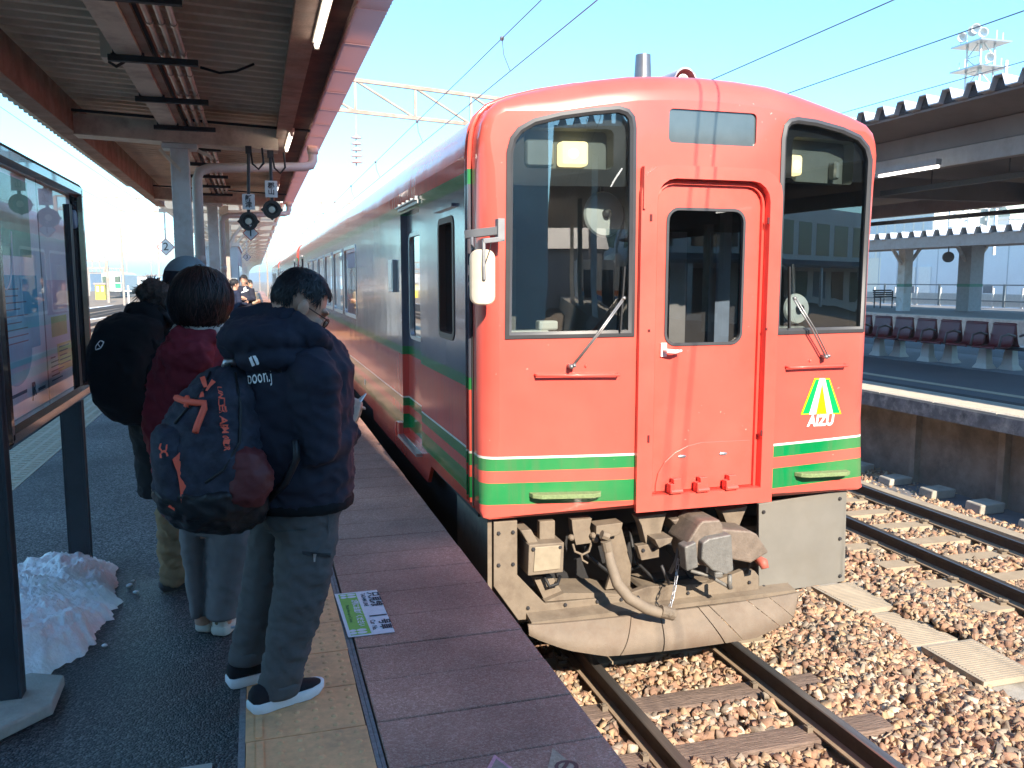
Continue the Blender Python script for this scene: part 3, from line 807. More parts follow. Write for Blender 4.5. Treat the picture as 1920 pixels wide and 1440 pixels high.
# locking sockets and scuffs on the frame
for (x, y, h) in ((1221, 408, .045), (1217, 620, .018), (1216, 823, .05), (1441, 414, .045), (1437, 617, .018), (1428, 812, .04)):
    c = onY(x, y, 4.97); b = MB(); b.box(c.x - .008, c.x + .008, 4.966, 4.974, c.z - h / 2, c.z + h / 2); obj('socket', b, mat('dark_red_hole', (.10, .005, .008), .7, var=0), fr, bevel=.004)
c = onY(1208, 355, 4.975); b = MB(); b.box(c.x - .01, c.x + .006, 4.955, 5.0, c.z - .12, c.z + .14); obj('frame_rib', b, m_red, fr)
# raised arch moulding over the gangway
am = [onY(*q, 5.0) for q in ((1228, 345), (1236, 332), (1250, 323), (1270, 319), (1330, 320), (1400, 322), (1425, 329), (1443, 346), (1453, 370), (1457, 398))]
b = MB(); b.tube(am, .010, 6); obj('rain_moulding', b, m_red, car, smooth=True)
# handrails, steps, wipers
for (xa, ya, xb, yb) in ((1004, 703, 1156, 702), (1474, 688, 1582, 684)):
    a_, c_ = fp(xa, ya, -.045), fp(xb, yb, -.045)
    b = MB(); b.tube([a_ + Vector((-.004, .045, 0)), a_, a_ + (c_ - a_) * .5, c_, c_ + Vector((.004, .045, 0))], .0085, 8); obj('handrail', b, m_red, car, smooth=True)
m_step = mat('olive_step', (.20, .27, .12), .9, var=.25, vs=60, bump=.6, bs=200)
for (xa, xb, yy, y2) in ((992, 1127, 923, 920), (1489, 1586, 885, 880)):
    a_, c_ = fp(xa, yy), fp(xb, y2)
    n_ = Vector((-(c_ - a_).y, (c_ - a_).x, 0)).normalized() * -1
    if n_.y > 0: n_ = -n_
    b = MB(); e = (c_ - a_).normalized()
    b.prism([a_, c_, c_ - e * .015 + n_ * .055, c_ - e * .07 + n_ * .085, a_ + e * .07 + n_ * .085, a_ + e * .015 + n_ * .055], (0, 0, -.028))
    obj('step', b, m_step, car, bevel=.004)
def wiper(p0, p1, b0, b1):
    o = None
    s = Vector((.018, 0, .006))
    a_, c_ = fp(*p0, -.05), fp(*p1, -.035)
    b = MB(); b.tube([a_, a_ + (c_ - a_) * .5 + Vector((0, -.02, 0)), c_], .006, 6); b.tube([a_ + s, a_ + s + (c_ - a_) * .5 + Vector((0, -.02, 0)), c_ + s], .005, 6)
    b.cyl(a_ + Vector((0, .05, 0)), a_ + Vector((0, -.015, 0)), .014, 10); b.cyl(a_ + s + Vector((0, .05, 0)), a_ + s + Vector((0, -.015, 0)), .012, 10); b.tube([c_, c_ + s], .012, 6)
    o = obj('wiper_arm', b, mat('wiper_metal', (.30, .29, .29), .4, .6), car, smooth=True)
    q0, q1 = fp(*b0, -.022), fp(*b1, -.022)
    b = MB(); b.bar(q0, q1, .010, .022, up=(0, -1, 0)); obj('wiper_blade', b, m_black, o)
wiper((1066, 686), (1163, 560), (1168, 500), (1160, 622))
wiper((1540, 668), (1482, 560), (1476, 500), (1476, 615))
for q in ((1098, 686), (1518, 676)):
    c = fp(*q, -.004); b = MB(); b.ell(c, .008, .008, .011, 8, 6); obj('washer_nozzle', b, m_red, car)
# emblem and word
def on_face(pts, off): return [fp(x, y, off) for x, y in pts]
m_lg = mat('logo_green', (0, .36, .09), .4, var=0); m_ly = mat('logo_yellow', (.88, .70, .0), .4, var=0); m_lw = mat('logo_white', (.85, .85, .83), .4, var=0)
em = MB()
em.mi(1); em.add(on_face([(1527, 709), (1555, 709), (1577, 776), (1501, 777)], -.003), [(0, 1, 2, 3)])
em.mi(0); em.add(on_face([(1529, 711), (1536, 711), (1518, 775), (1504, 775.5)], -.005), [(0, 1, 2, 3)]); em.add(on_face([(1546, 711), (1553.5, 711), (1574, 774), (1561, 774.5)], -.005), [(0, 1, 2, 3)])
em.mi(2); em.add(on_face([(1536, 709), (1546, 709), (1561, 775), (1516, 777)], -.006), [(0, 1, 2, 3)])
em.mi(1); em.add(on_face([(1540.5, 718), (1549, 775), (1529, 776)], -.008), [(0, 1, 2)])
obj('emblem', em, [m_lg, m_ly, m_lw], car, fixn=False)
cc = fp(1538, 789, -.004); rt = fp(1568, 787, -.004) - fp(1508, 790, -.004)
place_text('lettering', text_mesh('AIZU', .105, .001, .0045, space=1.02, shear=.12), m_lw, car, cc, rt, (0, 0, 1))

# ---- sides, roof, seam
XL, XR = TX - BW, TX + BW
def wall_holes():
    return [rrect(5.92, 6.40, 1.20, 2.02, .05, 3), [(7.20, .12), (8.17, .12), (8.17, 2.21), (7.20, 2.21)]]
wins = [rrect(12.0 + 1.9 * k, 13.55 + 1.9 * k, 1.09, 2.06, .07, 3) for k in range(6)] + [rrect(10.0, 10.9, 1.2, 2.0, .06, 3)]
wins = [w for w in wins if w[0][0] > 11]
door2 = [(25.2, .12), (26.2, .12), (26.2, 2.21), (25.2, 2.21)]
holes = wall_holes() + wins + [door2]
sk = [(Y_SEAM, .10), (6.80, .08), (6.96, -.09), (10.4, -.09), (10.45, .02), (24.2, .02), (24.25, -.09), (27.0, -.09), (27.1, .08), (Y_END, .08), (Y_END, 2.40), (Y_SEAM, 2.40)]
V, T = sheet(sk, holes, .5)
b = MB(); b.add([(XL, y, z) for y, z in V], T)
for h_ in holes: ringstrip(b, [(XL, y, z) for y, z in h_], [(XL + .06, y, z) for y, z in h_])
ringstrip(b, [(XL, y, z) for y, z in sk], [(XL + .03, y, z) for y, z in sk])
obj('side_wall', b, m_side, car, fixn=False)
b = MB(); b.add([(XR, y, z) for y, z in V], T); obj('side_wall', b, m_side, car, fixn=False)
top = [(u, z) for u, z in SECT if z >= 2.37]
b = MB(); b.loft([[(TX + u, y, z) for u, z in top] for y in (Y_SEAM, 12, 20, Y_END)], cap=False, closed=False)
b.add([(TX + u, Y_END, z) for u, z in SECT], [tuple(range(len(SECT)))])
obj('roof', b, m_side, car, auto=40, fixn=False)
# seam pipe (drain) running round the shell behind the cab
b = MB()
for dy, r in ((.0, .016), (.075, .013)):
    b.tube([(XL - .012, Y_SEAM + .02 + dy, .14), (XL - .012, Y_SEAM + .02 + dy, 2.3)] + [(TX - u - .012, Y_SEAM + .02 + dy, z + .012) for u, z in HALF if 2.3 < z] + [(TX, Y_SEAM + .02 + dy, 2.912)] + [(TX + u + .012, Y_SEAM + .02 + dy, z + .012) for u, z in reversed(HALF) if 2.3 < z], r, 8)
obj('drain_pipe', b, m_side, car, smooth=True)
b = MB(); b.box(XL - .008, XL + .02, Y_SEAM - .012, Y_SEAM + .002, .12, 1.75); obj('seam_strip', b, m_black, car)
# side windows with frames
m_alu = mat('aluminium_frame', (.55, .56, .57), .3, .8, var=.05)
m_brn = mat('brown_frame', (.10, .05, .035), .5)
def side_pane(w, mf, d=.03):
    b = MB(); o_ = offset_loop(w, -.03); i_ = offset_loop(w, .015)
    Q = lambda L, x: [(x, y, z) for y, z in L]
    ringstrip(b, Q(o_, XL + .004), Q(o_, XL - .006)); ringstrip(b, Q(o_, XL - .006), Q(i_, XL - .006)); ringstrip(b, Q(i_, XL - .006), Q(i_, XL + d))
    f_ = obj('side_window', b, mf, car)
    V, T = sheet(offset_loop(w, .0), [], 0); b = MB(); b.add([(XL + d, y, z) for y, z in V], T); obj('pane', b, m_sglass, f_)
    return f_
side_pane(holes[0], m_brn, .045)
for w in wins: side_pane(w, m_alu, .012)
b = MB(); b.box(XL - .03, XL + .01, 5.83, 6.47, 2.10, 2.125); obj('rain_strip', b, m_side, car)
# sliding doors, set back
for (y0, y1) in ((7.20, 8.17), (25.2, 26.2)):
    dwn = rrect(y0 + .14, y0 + .80, 1.08, 2.0, .07, 3)
    V, T = sheet([(y0, .12), (y1, .12), (y1, 2.21), (y0, 2.21)], [dwn], .3)
    b = MB(); b.add([(XL + .058, y, z) for y, z in V], T); d_ = obj('sliding_door', b, m_side, car, fixn=False)
    b = MB(); Q = lambda L, x: [(x, y, z) for y, z in L]; o_ = offset_loop(dwn, -.025)
    ringstrip(b, Q(o_, XL + .057), Q(o_, XL + .048)); ringstrip(b, Q(o_, XL + .048), Q(offset_loop(dwn, .008), XL + .048)); ringstrip(b, Q(offset_loop(dwn, .008), XL + .048), Q(offset_loop(dwn, .008), XL + .07)); obj('window_frame', b, m_alu, d_)
    V, T = sheet(dwn, [], 0); b = MB(); b.add([(XL + .066, y, z) for y, z in V], T); obj('door_pane', b, m_sglass, d_)
    b = MB(); b.tube([(XL + .05, y0 + .045, .95), (XL + .02, y0 + .045, 1.0), (XL + .02, y0 + .045, 1.4), (XL + .05, y0 + .045, 1.45)], .012, 8); obj('door_handle', b, m_steel, d_, smooth=True)
    b = MB(); b.box(XL - .02, XL + .005, y0 - .03, y1 + .03, 2.235, 2.262); b.box(XL - .045, XL - .012, y0 - .03, y1 + .03, 2.262, 2.272)
    for k in range(5): b.box(XL - .03, XL, y0 + .02 + .22 * k, y0 + .05 + .22 * k, 2.275, 2.30)
    obj('door_rail', b, m_steel, car)
    b = MB(); b.box(XL - .055, XL + .02, y0 - .02, y1 + .02, .085, .112); obj('door_step', b, m_steel, car)
b = MB(); b.box(XL - .04, XL + .01, 8.20, 8.34, .06, .22); b.tube([(XL - .05, 8.27, .08), (XL - .06, 8.27, .15), (XL - .05, 8.27, .22)], .012, 6); obj('step_light', b, m_red, car, bevel=.006)
b = MB(); b.box(XL - .035, XL + .01, 8.50, 8.78, 1.48, 1.80); b.box(XL - .04, XL - .03, 8.53, 8.75, 1.51, 1.77); obj('number_box', b, m_alu, car, bevel=.006)
place_text('lettering', text_mesh('H', .10, .001, .003), m_lw, car, (XL - .003, 11.2, .27), (0, -1, 0), (0, 0, 1))
# mirror on its bracket
mc = onY(905, 520, 5.0)
b = MB(); b.loft([[(x, 5.0 + d_, z) for x, z in offset_loop(rrect(mc.x - .078, mc.x + .078, mc.z - .165, mc.z + .165, .05, 4), i_)] for d_, i_ in ((.05, .03), (.03, .004), (0, 0), (-.01, .008))])
mo = obj('mirror', b, mat('mirror_housing', (.66, .57, .44), .45, var=.08), car, auto=40)
b = MB()
p0 = onY(873, 440, 5.2); p1 = onY(938, 432, 5.02)
b.bar(p0, p1, .035, .05); b.bar(onY(905, 452, 5.0), onY(945, 448, 5.02), .03, .03); b.box(p1.x - .02, p1.x + .025, 5.0, 5.07, p1.z - .06, p1.z + .07)
b.tube([onY(907, 450, 5.0), onY(907, 500, 4.98), onY(908, 525, 4.98)], .012, 8); b.tube([onY(885, 445, 5.1), onY(886, 470, 5.05)], .01, 6)
obj('mirror_bracket', b, mat('bracket_grey', (.24, .24, .25), .5, .3), car, bevel=.004)
b = MB(); b.tube([onY(922, 448, 5.0), onY(918, 470, 4.985), onY(908, 500, 4.975), onY(906, 522, 4.975)], .003, 5)
b.tube([onY(884, 460, 5.05), onY(893, 472, 5.0), onY(884, 484, 5.02), onY(889, 466, 5.05)], .006, 5); obj('mirror_cable', b, m_black, car)
# roof fittings
c = onY(1205, 147, 5.62); b = MB(); b.lathe((c.x, 5.62, c.z - .06), (0, 0, 1), [(0, .062), (.10, .058), (.215, .052), (.215, .046), (.14, .046)], 20); obj('exhaust_pipe', b, mat('exhaust_steel', (.22, .22, .23), .35, .7), car, auto=50)
c = onY(1283, 150, 5.42)
b = MB(); n_ = 10
arc = lambda y, r, z: [(c.x + r * math.cos(PI * k / n_), y, z + r * 1.15 * math.sin(PI * k / n_)) for k in range(n_ + 1)]
b.loft([arc(5.40, .078, c.z - .02), arc(5.40, .087, c.z - .02), arc(5.75, .08, c.z + .0), arc(6.1, .04, c.z + .01)], cap=False, closed=False); obj('horn_cover', b, mat('horn_cover_grey', (.5, .5, .52), .4), car, auto=60, fixn=False)
b = MB(); b.lathe((c.x - .012, 5.46, c.z - .005), (0, -1, 0), [(0, .012), (.02, .02), (.05, .042), (.052, .036), (.02, .01)], 14); obj('horn', b, m_white, car, auto=50)
# ---- underneath
b = MB(); b.box(XL + .14, XR - .14, 5.65, Y_END - .3, -.85, .06); b.box(XL + .04, XR - .04, 5.4, Y_END, .03, .078); obj('underframe', b, m_black, car)
for yc in (7.6, 9.7, 22.9, 25.0):
    for sx_ in (-1, 1):
        b = MB(); xx = TX + sx_ * .56; b.lathe((xx, yc, RT + .43), (sx_, 0, 0), [(-.07, 0), (-.07, .455), (-.04, .46), (-.035, .43), (.06, .428), (.065, .36), (.02, .33), (.02, .1), (.08, .09), (.08, 0)], 24)
        obj('wheel', b, m_rust, car, auto=40)
PX = lambda L, Y: [onY(x, y, Y) for x, y in L]
# left skirt: side plate and cut-out front plate; right skirt plate
b = MB(); b.prism(PX([(926, 979), (970, 976), (970, 1078), (1022, 1132), (1182, 1116), (1182, 1147), (972, 1163), (926, 1100)], 5.20), (0, .05, 0))
b.box(XL + .055, XL + .085, 5.22, 6.1, -.78, .07)
obj('skirt', b, m_beige, car, bevel=.004)
b = MB(); b.prism(PX([(1022, 1128), (1058, 1112), (1138, 1112), (1178, 1116)], 5.21), (0, .3, 0)); b.prism(PX([(1000, 1082), (1035, 1080), (1060, 1118), (1022, 1128)], 5.26), (0, .1, 0)); obj('skirt_shelf', b, m_beige, car)
m_gskirt = mat('grey_skirt_paint', (.185, .175, .155), .55, var=.1, vs=3, dirt=((.16, .14, .11), .5, 2))
b = MB(); b.prism(PX([(1423, 945), (1588, 918), (1584, 1090), (1423, 1115)], 5.20), (0, .03, 0)); q = onY(1588, 918, 5.2); b.box(q.x - .03, q.x, 5.2, 6.2, -.6, .07); obj('skirt', b, m_gskirt, car, bevel=.004)
b = MB(); b.prism(PX([(1182, 1112), (1215, 1100), (1330, 1094), (1392, 1070), (1415, 1070), (1423, 1080), (1423, 1116), (1182, 1143)], 5.16), (0, .05, 0)); b.prism(PX([(1200, 1105), (1330, 1095), (1335, 1088), (1205, 1098)], 5.22), (0, .25, 0)); obj('front_apron', b, m_beige, car, bevel=.005)
# snow plough, curved blade in five plates
def plough_pt(u, v):
    """u: 0..1 from left to right, v: 0 top .. 1 bottom"""
    tx = 985 + (1502 - 985) * u
    ty = 1166 + (1104 - 1166) * u
    bot = [(995, 1196), (1060, 1212), (1130, 1219), (1260, 1205), (1400, 1187), (1475, 1158), (1502, 1122)]
    f = u * (len(bot) - 1); i = min(int(f), len(bot) - 2); f -= i
    bx, by = bot[i][0] + (bot[i + 1][0] - bot[i][0]) * f, bot[i][1] + (bot[i + 1][1] - bot[i][1]) * f
    Yv = 5.05 - .17 * math.sin(PI * min(max(u * 1.02, 0), 1)) ** .5 * (0.35 + .65 * math.sin(v * PI * .62))
    p, q_ = onY(tx, ty, 5.1), onY(bx, by, 5.0)
    z = p.z + (q_.z - p.z) * v; x = p.x + (q_.x - p.x) * v
    return Vector((x, Yv, z))
cuts = [0, .36, .46, .60, .64, .78, .86, 1.0]
m_pl = mat('plough_paint', (.18, .14, .105), .7, var=.18, vs=5, bump=.25, bs=160, dirt=((.14, .09, .06), .7, 4))
pl = None
for i in range(len(cuts) - 1):
    u0, u1 = cuts[i] + .0015, cuts[i + 1] - .0015
    n_ = max(2, int((u1 - u0) * 30))
    rg = [[plough_pt(u0 + (u1 - u0) * k / n_, v / 8) for v in range(9)] for k in range(n_ + 1)]
    b = MB(); b.loft([r_ + [p + Vector((0, .02, 0)) for p in reversed(r_)] for r_ in rg])
    obj('plough_plate', b, m_pl, car, auto=40)
b = MB(); b.prism([plough_pt(.02, .03) + Vector((0, .05, 0)), plough_pt(.98, .03) + Vector((0, .05, 0)), plough_pt(.98, .03) + Vector((0, .4, .06)), plough_pt(.02, .03) + Vector((0, .4, .06))], (0, 0, -.03)); obj('plough_backing', b, m_beige, car)
# lamp box on the left, brackets, hose, coupler
b = MB(); b.prism(PX([(992, 1022), (1058, 1017), (1056, 1073), (990, 1080)], 5.10), (0, .26, 0)); b.prism(PX([(1012, 978), (1041, 976), (1041, 1014), (1012, 1018)], 5.2), (0, .06, 0)); b.prism(PX([(976, 995), (996, 993), (1010, 1018), (992, 1022)], 5.15), (0, .2, 0))
lb = obj('lamp_box', b, m_beige, car, bevel=.006)
b = MB(); b.prism(PX([(1003, 1026), (1052, 1022), (1049, 1066), (1000, 1072)], 5.097), (0, -.006, 0)); obj('lamp_box_cover', b, mat('dusty_cover', (.30, .25, .18), .5, var=.15, vs=10), lb, bevel=.004)
b = MB(); b.prism(PX([(1072, 975), (1110, 972), (1106, 990), (1112, 1018), (1080, 1022), (1074, 995)], 5.2), (0, .08, 0)); b.tube(PX([(1074, 1020), (1078, 1034), (1092, 1040), (1104, 1034), (1109, 1018)], 5.2), .009, 6); b.tube(PX([(1090, 1040), (1092, 1050), (1102, 1056)], 5.19), .008, 6)
for q in ((1071, 1008), (1112, 1004), (1116, 1012)): b.ell(onY(*q, 5.18), .022, .03, .022, 8, 6)
obj('jumper_socket', b, m_beige, car, bevel=.003)
b = MB(); b.prism(PX([(1118, 986), (1168, 980), (1164, 1002), (1132, 1010), (1118, 1003)], 5.15), (0, .12, 0)); b.prism(PX([(1128, 1000), (1166, 990), (1184, 1060), (1182, 1100), (1136, 1106), (1150, 1060)], 5.25), (0, .03, 0)); obj('hose_bracket', b, m_beige, car, bevel=.004)
hp = [(1134, 1008, 5.12), (1139, 1028, 5.08), (1146, 1060, 5.0), (1158, 1095, 4.93), (1180, 1122, 4.88), (1212, 1141, 4.85), (1236, 1149, 4.85), (1258, 1152, 4.86)]
b = MB(); b.tube([onY(*q) for q in hp], [.030, .030, .034, .037, .037, .036, .034, .030], 14)
ho = obj('brake_hose', b, mat('hose_rubber', (.20, .16, .12), .75, var=.15, vs=12), car, smooth=True)
b = MB(); b.tube(PX([(1136, 1014), (1140, 1032)], 5.06), .036, 12); b.tube(PX([(1128, 1002), (1140, 1006)], 5.06), .03, 8); obj('hose_clamp', b, m_beige, ho)
b = MB(); b.tube(PX([(1238, 1146), (1262, 1152)], 4.85), .042, 12); b.ell(onY(1254, 1150, 4.84), .04, .04, .03, 10, 6)
obj('hose_clamp', b, m_beige, ho)
# chain links from the apron to the hose end
cA, cB = onY(1272, 1048, 5.02), onY(1252, 1148, 4.86)
for i in range(11):
    t0 = cA + (cB - cA) * (i / 11) + Vector((.012 * math.sin(i / 11 * PI), 0, -.02 * math.sin(i / 11 * PI))); t1 = cA + (cB - cA) * ((i + 1.25) / 11) + Vector((.012 * math.sin(i / 11 * PI), 0, -.02 * math.sin(i / 11 * PI)))
    s = Vector((.009, 0, 0)) if i % 2 else Vector((0, .009, 0))
    b = MB(); b.tube([t0 + s, t1 + s, t1 - s, t0 - s, t0 + s], .0035, 5); obj('chain_link', b, m_steel, ho)
b = MB(); b.prism(PX([(1195, 970), (1250, 962), (1243, 985), (1235, 1018), (1212, 1022), (1203, 985)], 5.12), (0, .1, 0)); b.prism(PX([(1195, 1024), (1236, 1018), (1236, 1045), (1203, 1051)], 5.1), (0, .06, 0)); b.prism(PX([(1228, 1012), (1262, 1008), (1258, 1018), (1236, 1028)], 5.0), (0, .15, 0)); obj('coupler_carrier', b, m_beige, car, bevel=.004)
b = MB(); b.prism(PX([(1352, 958), (1402, 949), (1396, 962), (1385, 990), (1366, 990), (1356, 965)], 5.15), (0, .1, 0)); obj('buffer_bracket', b, m_beige, car, bevel=.004)
m_cpl = mat('coupler_steel', (.19, .15, .12), .6, .2, var=.25, vs=15, bump=.3, bs=90)
m_cpl2 = mat('knuckle_steel', (.17, .165, .155), .55, .2, var=.2, vs=20, bump=.3, bs=90)
b = MB(); b.prism(PX([(1258, 975), (1300, 968), (1312, 1000), (1285, 1010)], 5.1), (0, .4, 0))
b.prism(PX([(1288, 1020), (1310, 985), (1318, 977), (1350, 975), (1356, 985), (1356, 1050), (1340, 1062), (1300, 1060)], 4.86), (0, .28, 0))
b.prism(PX([(1352, 992), (1408, 996), (1420, 1002), (1442, 1036), (1408, 1056), (1356, 1046)], 4.88), (0, .22, 0))
cp = obj('coupler', b, m_cpl, car, bevel=.012, seg=2)
b = MB(); b.prism(PX([(1318, 1018), (1330, 1010), (1372, 1002), (1376, 1070), (1362, 1078), (1336, 1070), (1316, 1050)], 4.80), (0, .12, 0)); b.prism(PX([(1284, 1026), (1306, 1016), (1310, 1064), (1288, 1072)], 4.82), (0, .1, 0)); b.cyl(onY(1345, 1004, 4.84), onY(1345, 1076, 4.84), .035, 12); b.box(*(lambda c: (c.x - .03, c.x + .03, 4.8, 4.9, c.z - .03, c.z + .01))(onY(1343, 1072, 4.84)))
obj('knuckle', b, m_cpl2, cp, bevel=.01, seg=2)
b = MB(); b.tube(PX([(1295, 1070), (1330, 1080), (1365, 1100), (1372, 1102)], 4.9), .012, 8); b.tube(PX([(1368, 1078), (1368, 1104)], 4.88), .016, 8); b.tube(PX([(1276, 1000), (1268, 1050), (1256, 1075)], 5.05), .012, 6); obj('uncoupling_lever', b, m_cpl2, cp, smooth=True)
b = MB(); c = onY(1431, 1055, 4.98); b.tube([c + Vector((-.02, .1, .02)), c, c + Vector((.004, -.02, -.035))], [.02, .036, .026], 10); obj('hose_cap', b, mat('faded_red_cap', (.45, .11, .08), .6), car, smooth=True)
b = MB(); b.tube(PX([(1240, 1060), (1255, 1095)], 5.1), .012, 6); obj('brake_pipe', b, m_dark, car, smooth=True)
b = MB(); b.tube([onY(1200, 990, 5.5), onY(1120, 1000, 5.5)], .05, 8); obj('air_pipe', b, m_dark, car, smooth=True)
b = MB(); b.tube([onY(1420, 980, 5.6), onY(1300, 985, 5.6)], .06, 8); obj('air_pipe', b, m_dark, car, smooth=True)

# bolts, and black cables behind the coupler
bolt = None
for (x, y, Yq) in ((935, 1000, 5.195), (962, 998, 5.195), (935, 1060, 5.195), (962, 1058, 5.195), (990, 1140, 5.195), (1060, 1134, 5.195), (1120, 1128, 5.195), (1165, 1124, 5.195), (1196, 1120, 5.155), (1290, 1112, 5.155), (1405, 1092, 5.155), (1432, 960, 5.195), (1432, 1030, 5.195), (1432, 1100, 5.195), (1575, 935, 5.195), (1575, 1010, 5.195), (1575, 1080, 5.195), (1206, 1032, 5.095), (1226, 1030, 5.095), (1000, 1030, 5.095), (1050, 1026, 5.095)):
    p = onY(x, y, Yq); b = MB(); b.lathe(p, (0, -1, 0), [(-.01, .013), (.006, .013), (.010, .009), (.010, 0)], 6)
    if bolt is None: bolt = obj('bolt', b, m_dark, car); bolt_p = p
    else:
        o = bolt.copy(); COL.objects.link(o); o.location = p - bolt_p
for pts_, r_ in (([(1090, 980, 5.3), (1100, 1040, 5.28), (1150, 1080, 5.3), (1200, 1060, 5.35)], .014), ([(1180, 985, 5.3), (1190, 1050, 5.25), (1230, 1090, 5.25), (1300, 1080, 5.3)], .012), ([(1240, 975, 5.35), (1250, 1030, 5.3), (1300, 1090, 5.28), (1380, 1070, 5.3)], .010), ([(1020, 1080, 5.22), (1030, 1100, 5.2), (1045, 1095, 5.2), (1050, 1080, 5.25)], .012), ([(1395, 990, 5.2), (1410, 1040, 5.15), (1400, 1075, 5.15)], .011)):
    b = MB(); b.tube([onY(*q) for q in pts_], r_, 7); obj('cable', b, m_black, car, smooth=True)
c2 = copy_tree(car, (TX, 5.0 + 23.05, RT), 'second red railcar of the train, its orange end just beyond the first')
c3 = copy_tree(car, (TX, 5.0 + 46.1, RT), 'farthest red railcar of the train, small near the vanishing point')
# ================================================================== canopy over the platform, its fittings, overhead line
m_deck = mat('canopy_deck', (.76, .60, .46), .65, var=.15, vs=2, dirt=((.27, .19, .14), .7, 1.1), bump=.1, bs=30)
m_rustb = mat('rusty_beam', (.34, .21, .155), .8, var=.35, vs=5, bump=.3, bs=60, dirt=((.40, .33, .27), .7, 3.2))
m_bb = mat('beige_beam', (.70, .60, .48), .6, var=.1, vs=4, dirt=((.24, .13, .08), .8, 2.4))
m_post = mat('post_paint', (.62, .63, .62), .5, var=.06, vs=3, dirt=((.33, .24, .16), .6, 2.0))
m_gut, gn, gl_, gb = _new('salmon_translucent_sheet'); gt = gn.new('ShaderNodeBsdfTranslucent'); gt.inputs['Color'].default_value = (.80, .40, .33, 1); gm = gn.new('ShaderNodeMixShader'); gm.inputs[0].default_value = .62
gb.inputs['Base Color'].default_value = (.75, .42, .36, 1); gb.inputs['Roughness'].default_value = .5; gl_.new(gb.outputs[0], gm.inputs[1]); gl_.new(gt.outputs[0], gm.inputs[2]); gl_.new(gm.outputs[0], [q for q in gn if q.type == 'OUTPUT_MATERIAL'][0].inputs['Surface'])
m_pvc = mat('pvc_pipe', (.60, .57, .52), .45, var=.06)
m_tube = emit('lit_tube', (1.0, .97, .9), 2.6)
m_cond = mat('steel_conduit', (.50, .42, .36), .4, .5, var=.2, vs=12, dirt=((.25, .12, .08), .7, 6))
m_gant = mat('gantry_steel', (.33, .28, .24), .7, var=.2, vs=5, dirt=((.30, .17, .10), .7, 2))
can = thing('platform_canopy', 'corrugated canopy on rusty beams over the near platform where people queue', 'canopy', (-.75, 9.2, 0))
CY0, CY1 = -9.0, 17.8
dz = lambda x: 3.27 - .04 * x
prof = []
y = CY0
while y < CY1:
    prof += [(y, 0), (y + .055, 0), (y + .075, .04), (y + .18, .04)]; y += .2
prof.append((y, 0))
b = MB(); xs = [-2.28, -1.2, -.3, .5, .86]
xs[-1] = .60
b.loft([[(x, yy, dz(x) + zz) for yy, zz in prof] + [(x, yy, dz(x) + zz + .012) for yy, zz in reversed(prof)] for x in xs])
obj('roof_sheet', b, m_deck, can)
def ibeam(x0, x1, z0, z1, y0, y1, tf=.014, tw=.01):
    b = MB(); b.box(x0, x1, y0, y1, z0, z0 + tf); b.box(x0, x1, y0, y1, z1 - tf, z1); c = (x0 + x1) / 2; b.box(c - tw, c + tw, y0, y1, z0 + tf, z1 - tf); return b
b = MB(); b.box(-.815, -.655, CY0, CY1 - .3, 3.05, 3.235); obj('ridge_beam', b, m_bb, can)
b = MB(); b.box(-.652, -.595, CY0, CY1 - .3, 3.065, 3.24); obj('channel', b, m_rustb, can)
b = MB(); b.box(-1.69, -1.60, CY0, CY1, 3.0, 3.3); b.box(-1.74, -1.59, CY0, CY1, 2.988, 2.999); obj('side_beam', b, m_rustb, can)
b = MB(); b.box(.275, .365, CY0, CY1, 3.03, 3.235); b.box(.25, .39, CY0, CY1, 3.018, 3.029); obj('side_beam', b, m_rustb, can)
for yb in (2.4, 9.2, 16.0):
    b = MB(); P_ = [(-1.6, yb, 2.985), (-1.6, yb, 3.17), (.272, yb, 3.10), (.272, yb, 2.91)]
    b.prism(P_, (0, .16, 0)); b.prism([(-1.6, yb - .05, 2.97), (-1.6, yb - .05, 2.984), (.272, yb - .05, 2.909), (.272, yb - .05, 2.895)], (0, .26, 0))
    obj('cross_beam', b, m_bb, can)
    b = MB(); b.tube([(-1.6, yb - .06, 3.19), (.6, yb - .06, 3.10)], .014, 6); obj('conduit', b, m_black, can)
# eave: gutter in sections
k = 0; y = 4.96 - .735 * 18
while y < CY1 - .1:
    b = MB(); x = lambda yy: .752
    ye = min(y + .733, CY1); n_ = 12; up_, lo_ = [], []
    pts = []
    for q in range(n_ * 2 + 1):
        yy = y + .004 + (ye - y - .006) * q / (n_ * 2); zz = 3.085 + (.016 if q % 2 else 0); pts.append((yy, zz))
    b.loft([[(x_, yy, zz - (x_ - .6) * .04) for yy, zz in pts] for x_ in (.585, .755 + .006)], cap=False, closed=False)
    obj('eave_sheet', b, m_gut, can, fixn=False)
    b = MB(); b.box(.585, .75, y - .012, y + .012, 3.108, 3.14); obj('eave_batten', b, m_rustb, can); y += .735
b = MB(); b.box(.58, .600, CY0, CY1, 3.11, 3.25); obj('eave_angle', b, m_rustb, can)
b = MB(); b.box(.38, .598, CY0, CY1, 3.14, 3.16); obj('eave_board', b, mat('dark_rust_board', (.09, .05, .04), .8, var=.5, vs=3, dirt=((.28, .11, .07), .8, 1.6)), can)
# posts
for yb in (9.2, 16.0):
    b = MB(); b.box(-.755, -.585, yb - .0, yb + .17, 0, 2.93); b.box(-.83, -.5, yb - .03, yb + .19, 2.88, 2.93)
    b.box(-.84, -.50, yb - .08, yb + .25, 0, .02)
    obj('post', b, m_post, can, bevel=.006)
b = MB(); b.bar((-.85, 9.2, 2.87), (-.60, 9.22, 2.60), .03); b.bar((-.5, 9.2, 2.87), (-.35, 9.2, 2.8), .03); obj('knee_brace', b, m_bb, can)
